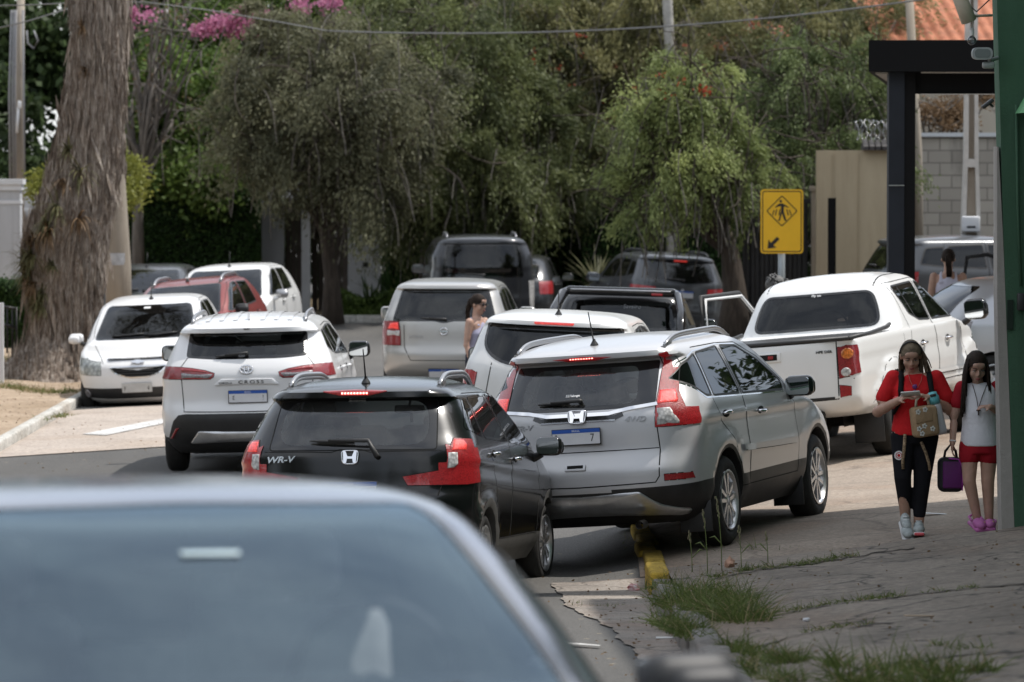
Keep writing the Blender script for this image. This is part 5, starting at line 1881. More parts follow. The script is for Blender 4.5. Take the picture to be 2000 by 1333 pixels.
def h_badge(w=.12, h=.10):
    """a chrome H inside a rounded frame"""
    m = MB()
    def bar(p, q, r0, r1):
        m.tube([(p[0], p[1], .008), (q[0], q[1], .008)], [r0, r1], 8)
    fr = rpoly([(-w * .42, -h / 2), (w * .42, -h / 2), (w / 2, h * .45), (-w / 2, h * .45)], .03, 5)
    fr.append(fr[0])
    m.tube([(a, b, .006) for a, b in fr], .006, 6, cap=False)
    m.prism([(-w * .40, h * .42), (-w * .25, h * .42), (-w * .13, h * .04), (-w * .15, -h * .1), (-w * .2, -h * .44), (-w * .36, -h * .44)], .004, .014, 'z')
    m.prism([(w * .40, h * .42), (w * .36, -h * .44), (w * .2, -h * .44), (w * .15, -h * .1), (w * .13, h * .04), (w * .25, h * .42)], .004, .014, 'z')
    m.box((0, -h * .05, .008), (w * .34, h * .17, .010))
    return m


def oval_badge(w=.125, h=.085):
    """three interlaced chrome ovals"""
    m = MB()
    def ell(cx, cy, a, b, r):
        pts = [(cx + a * cos(2 * pi * k / 28), cy + b * sin(2 * pi * k / 28), .008) for k in range(29)]
        m.tube(pts, r, 6, cap=False)
    ell(0, 0, w / 2, h / 2, .0075)
    ell(0, h * .02, w * .17, h * .45, .006)
    ell(0, h * .20, w * .36, h * .22, .006)
    return m


def bow_badge(w=.15, h=.055):
    m = MB()
    m.prism([(-w / 2, -h * .28), (-w * .17, -h * .28), (-w * .17, -h / 2), (w * .21, -h / 2), (w * .16, -h * .28), (w / 2, -h * .28), (w * .44, h * .28), (w * .17, h * .28), (w * .17, h / 2), (-w * .21, h / 2), (-w * .16, h * .28), (-w * .44, h * .28)], .0, .016, 'z')
    return m


def ring_badge(r=.05, bar=True):
    m = MB()
    pts = [(r * cos(2 * pi * k / 28), r * sin(2 * pi * k / 28), .008) for k in range(29)]
    m.tube(pts, .009, 6, cap=False)
    if bar: m.box((0, 0, .01), (r * 2.5, r * .36, .012))
    return m


def diamond_badge(r=.05):
    m = MB()
    pts = [(0, r * 1.25, .008), (r * .85, 0, .008), (0, -r * 1.25, .008), (-r * .85, 0, .008), (0, r * 1.25, .008)]
    m.tube(pts, r * .22, 6, cap=False)
    return m

# ---------------------------------------------------------------- the vehicles
class Vehicle:
    def __init__(s, name, label, cat, rows, paint, loc, th, pi_=0, ro=0, group=None, **kw):
        s.root = empty(name, label=label, cat=cat, group=group)
        pose(s.root, loc, th, pi_, ro)
        s.sh = Shell(rows, paint, **kw)
        s.paint = paint
        s.P = [paint, s.sh.trim, MAT['gap'], MAT['gloss'], MAT['chrome']]

    def sides(s, poly, slot):
        for sd in (1, -1):
            s.sh.paintf(s.sh.cut(poly, 'S', sd, 0.1), slot)

    def arches(s, ys, zc, ra, lip=0.0, lipslot=1, sill=None, depth=.34):
        for y in ys:
            if lip > 0:
                n = 28
                for sd in (1, -1):
                    c = [(y + (ra + lip) * cos(2 * pi * k / n), zc + (ra + lip) * sin(2 * pi * k / n)) for k in range(n)]
                    s.sh.paintf(s.sh.cut(c, 'S', sd, 0.03), lipslot)
        if sill:
            for sd in (1, -1):
                s.sh.paintf(s.sh.cut([(ys[0], 0), (ys[1], 0), (ys[1], sill), (ys[0], sill)], 'S', sd, -0.2), 1)
        for y in ys: s.sh.arch(y, zc, ra, depth)

    def side_panes(s, polys, mat='glass_side', frame=.022, slot=1, chrome=False, r=.03):
        """panes on both sides; returns {side: [pane, ...]}"""
        out = {1: [], -1: []}
        for sd in (1, -1):
            for p in polys:
                q = rpoly(p, r)
                fs = s.sh.cut(q, 'S', sd, 0.12)
                o = s.sh.lift(fs, 'side_window', [MAT[mat]], s.root, slot=0)
                if o: out[sd].append(o)
                if frame: s.sh.strip(q, 'S', sd, frame, slot, True, .003)
        return out

    def doors(s, polys, panes, handles=None, line=.008, hmat='paint'):
        """polys: list of (outline, [indices of panes it carries], handle place)"""
        for sd in (1, -1):
            for poly, idx, hp in polys:
                fs = s.sh.cut(poly, 'S', sd, 0.12)
                d = s.sh.lift(fs, 'door', s.P, s.root)
                if d is None: continue
                s.sh.strip(poly, 'S', sd, line, 2, True, .0015)
                for i in idx:
                    if i < len(panes[sd]): panes[sd][i].parent = d
                if hp:
                    M = s.sh.frame(hp[0], hp[1], 'S', sd, .0)
                    m = MB()
                    m.ball((0, 0, -.004), (.085, .032, .012), 1)
                    pts = [(-.085, 0, .006), (-.06, 0, .032), (0, 0, .040), (.06, 0, .032), (.085, 0, .006)]
                    m.tube(pts, [.012, .014, .014, .014, .012], 8, 0)
                    o = m.build('door_handle', [MAT['chrome'] if hmat == 'chrome' else s.paint, MAT['gap']], d)
                    o.matrix_local = M

    def pane(s, poly, view, name, mat, frame=.0, slot=3, inner=None, thr=.1):
        """a rear window or windshield; inner: outline of the clear area inside a black printed border"""
        if inner:
            fs = s.sh.cut(poly, view, 1, thr)
            s.sh.paintf(fs, 3)
            fi = s.sh.cut(inner, view, 1, thr)
            o = s.sh.lift(fi, name, [MAT[mat]], s.root, slot=0)
        else:
            fs = s.sh.cut(poly, view, 1, thr)
            o = s.sh.lift(fs, name, [MAT[mat]], s.root, slot=0)
        if frame: s.sh.strip(poly, view, 1, frame, slot, True, .003)
        return o

    def lamp(s, rear, side, name, mat, view='R', subs=(), off=.006, line=.010, ymax=.5):
        """a pair of lamps mirrored left and right; rear in (x, z), side in (y, z); subs: (name, outline, material)"""
        for sd in (1, -1):
            fs = []
            if rear:
                p = [(x * sd, z) for x, z in rear]
                L = s.sh.L
                fs = s.sh.cut(p, view, 1, 0.12, keep=(lambda c: c.y < ymax) if view == 'R' else (lambda c: c.y > L - 1.0))
            if side:
                fs = fs + [f for f in s.sh.cut(side, 'S', sd, 0.45, set(fs)) if f.is_valid]
            fs = [f for f in set(fs) if f.is_valid]
            o = s.sh.lift(fs, name, [MAT[mat]], s.root, off, slot=0)
            if rear and line: s.sh.strip([(x * sd, z) for x, z in rear], view, 1, line, 2, True, .002)
            for (nm, poly, mt, vw) in subs:
                pp = [(x * sd, z) for x, z in poly] if vw in 'RF' else poly
                s.sh.patch(pp, vw, sd, nm, [MAT[mt]], o or s.root, .012)

    def done(s):
        s.body = s.sh.finish(s.root)
        return s




# ---- black crossover, seen from behind in front of the silver one
def build_black_crossover():
    rows = [(.22, .30, 3.78, .74, .35, .5), (.30, .12, 3.92, .80, .38, .6), (.42, .03, 3.98, .845), (.60, .0, 4.0, .862), (.74, .01, 3.97, .867),
            (.80, .045, 3.92, .866), (.95, .06, 3.55, .866), (1.04, .07, 3.05, .862, .42, .5), (1.09, .085, 2.95, .850, .42, .42), (1.20, .165, 2.72, .80, .40, .36),
            (1.35, .27, 2.44, .73, .38, .34), (1.435, .34, 2.26, .685, .36, .32), (1.455, .25, 2.2, .675, .34, .3), (1.495, .25, 2.08, .635, .34, .3),
            (1.53, .38, 1.92, .575, .34, .3), (1.575, .72, 1.68, .47, .3, .3), (1.60, 1.0, 1.45, .28, .2, .2), (1.605, 1.1, 1.35, .15, .1, .1)]

    def disp(y, z):
        d = 0.0
        # crease rising towards the tail, and a scoop below it
        zc = .80 + .22 * (1 - y / 3.6)
        d += .012 * math.exp(-((z - zc) / .035) ** 2) - .010 * math.exp(-((z - zc + .13) / .07) ** 2)
        for yc in (.74, 3.28):
            r = hypot(y - yc, z - .31)
            d += .022 * math.exp(-((r - .41) / .055) ** 2)
        return d
    pt = car_paint('black car paint', (0.004, 0.004, 0.0045), 0.0, 0.25, dust=.03)
    cl = plain('grey cladding', (0.085, 0.083, 0.080), .6, var=.2, vscale=7, bmp=.05, bscale=200)
    v = Vehicle('crossover_car', 'black crossover with lit boomerang tail lamps and roof rails just beyond the blurred windshield', 'car',
                rows, pt, (-1.138, 34.071, .080), 10.1, -2.5, 1.2, disp=disp, trim=cl, bow=.02)
    sh, root = v.sh, v.root
    v.arches((.74, 3.28), .31, .355, .062, 1, .40)
    pw = v.side_panes([[(.44, 1.23), (.80, 1.165), (.87, 1.43), (.68, 1.425)], [(.88, 1.155), (1.63, 1.12), (1.59, 1.462), (.945, 1.44)],
                       [(1.72, 1.115), (2.66, 1.055), (2.20, 1.34), (1.92, 1.45), (1.68, 1.464)]], 'glass_side', .020, 3)
    v.doors([([(.84, 1.475), (1.66, 1.48), (1.67, .42), (1.24, .42), (1.12, .68), (.84, 1.12)], [1], (1.02, 1.035)),
             ([(1.675, 1.48), (1.95, 1.465), (2.28, 1.33), (2.74, 1.07), (2.84, .80), (2.80, .42), (1.68, .42)], [2], (1.86, .985))], pw, hmat='chrome')
    win = rpoly([(-.605, 1.085, .03), (.605, 1.085, .03), (.565, 1.432, .02), (-.565, 1.432, .02)])
    inn = rpoly([(-.555, 1.12, .15), (.555, 1.12, .15), (.50, 1.43, .12), (-.50, 1.43, .12)], .1, 8)
    v.pane(win, 'R', 'rear_window', 'glass_rear', 0, inner=inn)
    sh.strip(win, 'R', 1, .008, 2, True)
    v.pane(rpoly([(-.66, 1.10), (.66, 1.10), (.56, 1.44), (-.56, 1.44)], .05), 'F', 'windshield', 'glass_clear', .02)
    # boomerang lamps
    v.lamp([(.70, 1.16), (.80, 1.15), (.87, 1.10), (.95, 1.10), (.95, .86), (.80, .835), (.36 + .05, .835), (.375, .895), (.64, .938), (.665, .96)],
           [(-1, 1.15), (.20, 1.13), (.27, 1.06), (.25, .94), (.16, .85), (-1, .84)], 'tail_lamp', 'red_lit',
           ymax=.42, subs=[('reversing_lamp', [(.678, 1.06), (.735, 1.06), (.74, .98), (.72, .955), (.675, .95)], 'clear_lamp', 'R'),
                 ('brake_lamp', [(.705, 1.145), (.76, 1.142), (.785, 1.11), (.785, 1.075), (.70, 1.075)], 'red_hot', 'R')])
    sh.strip([(.70, 1.16), (.665, .96), (.64, .83), (.60, .70), (.56, .60), (0, .58), (-.56, .60), (-.60, .70), (-.64, .83), (-.665, .96), (-.70, 1.16)], 'R', 1, .009, 2)
    sh.strip([(.64, 1.075), (.3, 1.075), (.14, 1.07), (.08, 1.09), (-.08, 1.09), (-.14, 1.07), (-.3, 1.075), (-.64, 1.075)], 'R', 1, .006, 2)
    sh.paintf(sh.cut([(-1, 0), (1, 0), (1, .42), (-1, .42)], 'R', 1, -.5), 1)
    bl = sh.patch(rpoly([(-.235, 1.497), (0, 1.507), (.235, 1.497), (.10, 1.468), (-.10, 1.468)], .01, 3), 'R', 1, 'brake_light', [MAT['red_lit']], root, .008)
    m = MB()
    for k in range(9):
        l, n = sh.hit(-.088 + .022 * k, 1.486, 'R')
        m.rbox(l + n * .011, (.014, .006, .014), .004)
    m.build('diode_row', [MAT['led']], bl)
    M = sh.frame(0, 1.437, 'R', 1, .006)
    text_obj('Aversa', .040, MAT['white_ink'], M, root, 'sticker', extrude=.001, sx=1.15, shear=.15, bold=.001)
    mark(sh, 0, 1.037, 'R', h_badge(.125, .10), root, 'badge', mats=[MAT['chrome']])
    text_obj('WR-V', .062, MAT['chrome'], sh.frame(-.515, 1.02, 'R', 1, .004), root, 'lettering', extrude=.004, sx=1.35, shear=.25, bold=.0015)
    add_wiper(root, sh, (.20, 1.035), (-.16, 1.135), off=.035, blade=.30, knee=(.13, 1.125))
    add_mirrors(root, .99, 2.62, 1.065, [MAT['gloss'], MAT['trim']], .20, .145)
    add_rails(root, sh, .545, .62, 1.95, [MAT['steel']], .075, .018, 2.2, .02)
    add_antenna(root, sh, 0.02, .55, .22)
    add_plate(root, sh, 0, .80, 'R', chars=((-.13, 'F', .07), (.13, '3', .07)))
    v.lamp([(.62, .52), (.80, .52), (.80, .47), (.62, .47)], None, 'reflector', 'red_reflector', line=0)
    v.done()
    add_wheels(root, .315, .195, .212, .845, (.74, 3.28), 'twin', steer=-.06)
    add_seats(root, .72, 1.75, 1.05, .50, 'seat', 3, .60, True, 2.62)
    # mirror behind the windshield with something hanging from it
    m = MB()
    m.rbox((0, 2.22, 1.36), (.23, .03, .06), .02)
    m.tube([(0, 2.22, 1.39), (0, 2.27, 1.43)], .01, 6)
    m.tube([(.02, 2.20, 1.34), (.02, 2.20, 1.26)], .012, 6)
    m.build('inner_mirror', [MAT['cabin']], root)
    return v


# ---- silver crossover with tall pillar lamps
def build_silver_crossover():
    rows = [(.24, .35, 4.28, .78, .35, .5), (.34, .14, 4.44, .85), (.46, .03, 4.51, .895), (.56, .0, 4.53, .903), (.66, .0, 4.53, .908), (.76, .03, 4.50, .91),
            (.84, .05, 4.42, .91), (.98, .055, 4.08, .905), (1.09, .065, 3.55, .895), (1.15, .085, 3.32, .88, .44, .42), (1.30, .20, 3.03, .82, .42, .36),
            (1.45, .32, 2.77, .755, .40, .34), (1.51, .375, 2.64, .725, .38, .33), (1.535, .27, 2.58, .715, .36, .32), (1.575, .265, 2.45, .685, .36, .32),
            (1.612, .38, 2.30, .635, .36, .3), (1.655, .72, 2.02, .53, .3, .3), (1.685, 1.1, 1.75, .32, .2, .2), (1.69, 1.3, 1.6, .15, .1, .1)]

    def disp(y, z):
        d = .010 * math.exp(-((z - 1.04 + .012 * y) / .03) ** 2) - .014 * math.exp(-((z - .70) / .12) ** 2) * (1 if 1.4 < y < 3.2 else max(0, 1 - min(abs(y - 1.4), abs(y - 3.2)) / .3))
        for yc in (.99, 3.61):
            r = hypot(y - yc, z - .36)
            d += .026 * math.exp(-((r - .47) / .07) ** 2)
        return d
    pt = car_paint('silver car paint', (0.58, 0.58, 0.595), 0.35, 0.42, dust=.08)
    v = Vehicle('crossover_car', 'silver crossover with tall red pillar lamps, right wheels up on the driveway ramp', 'car',
                rows, pt, (.562, 37.248, .120), 18.87, .52, 4.2, disp=disp)
    sh, root = v.sh, v.root
    # black lower bumper before the arches
    sh.paintf(sh.cut([(-1.2, 0), (1.2, 0), (1.2, .545), (.70, .50), (.47, .525), (.40, .52), (0, .51), (-.40, .52), (-.47, .525), (-.70, .50), (-1.2, .545)][:3] + [(.47, .515), (-.47, .515), (-1.2, .545)], 'R', 1, -.6), 1)
    for sd in (1, -1):
        sh.paintf(sh.cut([(-.2, 0), (.60, 0), (.60, .56), (-.2, .53)], 'S', sd, 0.05), 1)
    v.arches((.99, 3.61), .36, .405, .030, 1, .425)
    pw = v.side_panes([[(.36, 1.345), (.56, 1.45), (.88, 1.515), (.83, 1.19), (.72, 1.19, .06)], [(.93, 1.52), (1.52, 1.545), (1.54, 1.165), (.88, 1.182)],
                       [(1.62, 1.545), (2.02, 1.525), (2.40, 1.395), (2.76, 1.20), (2.74, 1.125), (1.61, 1.16)]], 'glass_dark', .018, 1)
    for sd in (1, -1):
        sh.strip([(.33, 1.345), (.54, 1.465), (.88, 1.535), (1.55, 1.562), (2.03, 1.542)], 'S', sd, .010, 4)
        sh.strip([(.33, 1.345), (.70, 1.175), (1.5, 1.148), (2.74, 1.110)], 'S', sd, .012, 4)
        sh.strip([(.905, 1.50), (.853, 1.19)], 'S', sd, .014, 4)
    v.doors([([(.90, 1.565), (1.565, 1.57), (1.585, .44), (1.38, .44), (1.33, .62), (1.18, .80), (.92, .98), (.83, 1.15)], [1], (1.04, 1.03)),
             ([(1.575, 1.57), (2.03, 1.555), (2.42, 1.42), (2.80, 1.20), (2.98, 1.0), (3.02, .55), (3.0, .44), (1.595, .44)], [2], (1.98, 1.0))], pw, hmat='chrome')
    for sd in (1, -1):
        sh.strip([(1.42, .735), (2.2, .715), (2.9, .70)], 'S', sd, .05, 0, off=.012)
        sh.strip([(1.42, .712), (2.2, .692), (2.9, .677)], 'S', sd, .006, 1, off=.013)
    win = rpoly([(-.64, 1.16), (-.40, 1.155), (-.25, 1.145), (.25, 1.145), (.40, 1.155), (.60, 1.175), (.575, 1.49), (-.545, 1.49)], .03)
    win = rpoly([(-.62, 1.175, .02), (-.33, 1.15, .1), (.33, 1.15, .1), (.60, 1.178, .02), (.575, 1.495, .02), (-.575, 1.495, .02)])
    inn = rpoly([(-.50, 1.175, .12), (.46, 1.19, .08), (.43, 1.465, .06), (-.44, 1.465, .12)], .08, 8)
    v.pane(win, 'R', 'rear_window', 'glass_rear', 0, inner=inn)
    v.pane(rpoly([(-.70, 1.17), (.70, 1.17), (.60, 1.52), (-.60, 1.52)], .05), 'F', 'windshield', 'glass_clear', .02)
    v.lamp([(.585, 1.545), (.635, 1.555), (.70, 1.46), (.735, 1.26), (.80, 1.13), (1.0, 1.10), (1.0, .995), (.60, .995), (.605, 1.18), (.60, 1.46)],
           [(-1, .995), (.24, 1.0), (.38, 1.045), (.25, 1.10), (.13, 1.17), (-1, 1.22)], 'tail_lamp', 'red_lit',
           subs=[('reversing_lamp', [(.612, 1.135), (.70, 1.135), (.765, 1.03), (.765, 1.01), (.612, 1.01)], 'clear_lamp', 'R'),
                 ('brake_lamp', [(.612, 1.265), (.715, 1.265), (.745, 1.185), (.74, 1.17), (.612, 1.17)], 'red_hot', 'R')])
    # chrome bar under the window
    M = None
    bar = [(-.60, 1.160), (-.40, 1.145), (-.25, 1.118), (.25, 1.118), (.40, 1.145), (.61, 1.168)]
    sh.strip(bar, 'R', 1, .028, 4, off=.012)
    sh.strip([(-.36, 1.112), (-.30, 1.088), (.30, 1.088), (.36, 1.112)], 'R', 1, .035, 3, off=.006)
    sh.strip([(-.30, 1.068), (.30, 1.068)], 'R', 1, .012, 4, off=.008)
    mark(sh, 0, 1.105, 'R', h_badge(.15, .105), root, 'badge', off=.014, mats=[MAT['chrome']])
    text_obj('4WD', .055, MAT['steel'], sh.frame(.455, 1.065, 'R', 1, .003), root, 'lettering', extrude=.004, sx=1.3, shear=.2, bold=.001)
    text_obj('CR-V', .055, MAT['steel'], sh.frame(-.455, 1.04, 'R', 1, .003), root, 'lettering', extrude=.004, sx=1.3, shear=.2, bold=.001)
    text_obj('527abnge', .030, MAT['white_ink'], sh.frame(-.06, 1.265, 'R', 1, .004), root, 'sticker', extrude=.0008, bold=.001)
    add_plate(root, sh, -.01, .955, 'R', chars=((-.165, '[', .085), (.13, "7", .085)), off=.02)
    sh.strip([(.60, 1.16), (.628, .82), (.62, .62), (.59, .575), (0, .565), (-.59, .575), (-.62, .62), (-.628, .82), (-.60, 1.16)], 'R', 1, .009, 2)
    sh.strip([(-.62, .835), (.62, .835)], 'R', 1, .007, 2)
    # tailgate grip
    m = MB(); m.rbox((0, 0, 0), (.17, .05, .012), .008, 0); m.rbox((0, .008, .006), (.13, .026, .008), .006, 1)
    mark(sh, -.03, .715, 'R', m, root, 'tailgate_handle', mats=[pt, MAT['gap']])
    # bumper reflectors and the silver guard
    v.lamp([(.655, .63), (.835, .63), (.845, .585), (.655, .585)], None, 'reflector', 'red_reflector', line=.012)
    sh.patch(rpoly([(-.46, .512), (.46, .512), (.60, .40), (.78, .345), (.74, .31), (-.74, .31), (-.78, .345), (-.60, .40)], .02, 3), 'R', 1, 'bumper_guard', [MAT['alloy']], root, .018)
    bl = sh.patch(rpoly([(-.24, 1.548), (0, 1.562), (.24, 1.548), (.10, 1.530), (-.10, 1.530)], .008, 3), 'R', 1, 'brake_light', [MAT['red_lit']], root, .008)
    m = MB()
    for k in range(9):
        l, n = sh.hit(-.088 + .022 * k, 1.547, 'R')
        m.rbox(l + n * .011, (.012, .006, .008), .003)
    m.build('diode_row', [MAT['led']], bl)
    add_wiper(root, sh, (.02, 1.205), (-.22, 1.205), off=.03, blade=.24)
    add_mirrors(root, 1.0, 2.86, 1.14, [MAT['gloss'], MAT['trim']], .24, .17)
    add_rails(root, sh, .60, .52, 2.3, [MAT['steel']], .055, .016, 2.0, .01)
    add_antenna(root, sh, .02, .55, .24)
    m = MB()
    m.lathe([(-.12, .032), (.0, .034), (.002, .028), (-.1, .026)], 16, 'y', 0)
    m.build('exhaust_pipe', [MAT['steel']], root, loc=(.45, .14, .255))
    for sd in (1, -1):
        for y in (3.14, .50):
            m = MB(); m.rbox((0, 0, 0), (.26, .012, .24), .004)
            m.build('mud_flap', [MAT['trim']], root, loc=(sd * .76, y, .27))
    v.done()
    add_wheels(root, .355, .225, .232, .90, (.99, 3.61), 'y')
    add_seats(root, .95, 1.95, 1.12, .60, 'seat_grey', 3, .64, True, 2.95)
    return v


# ---- white crossover, left of the black one
def build_white_crossover():
    rows = [(.22, .30, 4.22, .76, .35, .5), (.32, .12, 4.38, .83), (.45, .03, 4.44, .89), (.58, .0, 4.46, .908), (.66, .015, 4.45, .912), (.78, .06, 4.42, .9125), (.92, .055, 4.25, .908),
            (1.0, .05, 3.95, .90), (1.08, .075, 3.45, .885), (1.15, .12, 3.22, .862, .44, .42), (1.30, .25, 2.94, .795, .42, .36), (1.42, .36, 2.72, .735, .40, .34),
            (1.445, .24, 2.66, .725, .38, .33), (1.49, .235, 2.52, .69, .38, .32), (1.53, .36, 2.32, .63, .36, .3), (1.57, .70, 2.02, .5, .3, .3), (1.60, 1.15, 1.68, .25, .2, .2)]

    def disp(y, z):
        d = .012 * math.exp(-((z - .98) / .05) ** 2) - .012 * math.exp(-((z - .72) / .10) ** 2)
        for yc in (.92, 3.56):
            r = hypot(y - yc, z - .35)
            d += .028 * math.exp(-((r - .47) / .07) ** 2)
        return d
    pt = car_paint('pearl white paint', (0.76, 0.76, 0.765), 0.0, 0.30, dust=.10)
    v = Vehicle('crossover_car', 'white crossover with black lower bumper and slim red tail lamps left of the black crossover', 'car',
                rows, pt, (-2.665, 49.151, -.015), 1.2, .46, 1.41, disp=disp)
    sh, root = v.sh, v.root
    sh.paintf(sh.cut([(-.63, .638), (.63, .638), (.71, .625), (.765, .565), (.83, .38), (1.1, .36), (1.1, 0), (-1.1, 0), (-1.1, .36), (-.83, .38), (-.765, .565), (-.71, .625)], 'R', 1, -.6), 1)
    for sd in (1, -1): sh.paintf(sh.cut([(-.2, 0), (.6, 0), (.6, .40), (-.2, .36)], 'S', sd, .05), 1)
    v.arches((.92, 3.56), .345, .385, .05, 1, .40)
    pw = v.side_panes([[(.62, 1.27), (.98, 1.19), (1.0, 1.43), (.80, 1.425)], [(1.06, 1.18), (1.72, 1.155), (1.68, 1.455), (1.06, 1.435)],
                       [(1.81, 1.15), (2.78, 1.11), (2.45, 1.30), (2.15, 1.43), (1.77, 1.455)]], 'glass_side', .020, 1)
    v.doors([([(1.02, 1.47), (1.73, 1.48), (1.76, .42), (1.33, .42), (1.2, .72), (1.0, 1.05)], [1], (1.2, 1.02)),
             ([(1.74, 1.48), (2.16, 1.455), (2.48, 1.32), (2.84, 1.11), (2.96, .9), (2.98, .42), (1.77, .42)], [2], (2.0, 1.0))], pw)
    win = rpoly([(-.625, 1.20, .04), (-.35, 1.18, .1), (.35, 1.18, .1), (.625, 1.20, .04), (.60, 1.44, .03), (-.60, 1.44, .03)])
    v.pane(win, 'R', 'rear_window', 'glass_side', 0, inner=rpoly([(-.585, 1.215, .06), (.585, 1.215, .06), (.56, 1.435, .04), (-.56, 1.435, .04)]))
    v.pane(rpoly([(-.70, 1.16), (.70, 1.16), (.58, 1.46), (-.58, 1.46)], .05), 'F', 'windshield', 'glass_clear', .02)
    up = [(.325, 1.045), (.42, 1.075), (.56, 1.098), (.68, 1.108), (.80, 1.112), (1.0, 1.11), (1.0, .99), (.37, .988), (.335, 1.01)]
    v.lamp(up, [(-1, 1.11), (.12, 1.11), (.33, 1.0), (.3, .99), (-1, .99)], 'tail_lamp', 'red_lamp',
           subs=[('lower_lens', [(.345, 1.035), (.665, 1.048), (.665, 1.0), (.38, .998)], 'dim_lamp', 'R'), ('lamp_strip', [(.40, 1.062), (.56, 1.085), (.665, 1.094), (.665, 1.062), (.42, 1.052)], 'red_reflector', 'R')])
    sh.strip([(.605, 1.20), (.675, 1.11), (.668, .99), (.645, .66), (0, .652), (-.645, .66), (-.668, .99), (-.675, 1.11), (-.605, 1.20)], 'R', 1, .010, 2)
    mark(sh, 0, 1.075, 'R', oval_badge(.13, .088), root, 'badge', mats=[MAT['chrome']])
    sh.patch(rpoly([(-.33, .925), (.33, .925), (.26, .985), (-.26, .985)], .01, 3), 'R', 1, 'lettering_panel', [pt], root, .016)
    text_obj('COROLLA', .030, MAT['gloss'], sh.frame(-.215, .945, 'R', 1, .017), root, 'lettering', extrude=.003, spacing=1.0)
    text_obj('CROSS', .048, MAT['gloss'], sh.frame(.045, .953, 'R', 1, .017), root, 'lettering', extrude=.003, spacing=1.35, sx=1.45)
    add_plate(root, sh, .01, .805, 'R', chars=((-.145, 'E', .06), (.155, '!', .07)), off=.02)
    sh.patch(rpoly([(-.59, .345), (.59, .345), (.50, .465), (-.50, .465)], .02, 4), 'R', 1, 'bumper_guard', [MAT['alloy']], root, .022)
    for sg in (-1, 1):
        sh.patch([(sg * .735, .49), (sg * .705, .495), (sg * .775, .385), (sg * .805, .385)], 'R', 1, 'reflector', [MAT['red_reflector']], root, .014)
    bl = sh.patch(rpoly([(-.03, 1.488), (.03, 1.488), (.03, 1.478), (-.03, 1.478)], .004, 3), 'R', 1, 'camera_lens', [MAT['gloss']], root, .01)
    for x in (-.42, -.28, -.14, .14, .28, .42):
        sh.strip([(x, .55), (x, 1.4), (x, 2.1)], 'T', 1, .045, 0, off=.006)
    add_wiper(root, sh, (.0, 1.215), (-.22, 1.205), off=.03, blade=.22)
    add_mirrors(root, 1.0, 2.84, 1.13, [MAT['gloss'], MAT['trim']], .23, .17)
    add_rails(root, sh, .575, .60, 2.2, [MAT['steel']], .06, .017, 1.8, .01)
    add_antenna(root, sh, 0, .66, mat=pt, fin=True)
    v.done()
    add_wheels(root, .345, .215, .225, .90, (.92, 3.56), 'five')
    add_seats(root, 1.0, 2.0, 1.12, .55, 'seat', 3, .64, True, 2.95)
    return v


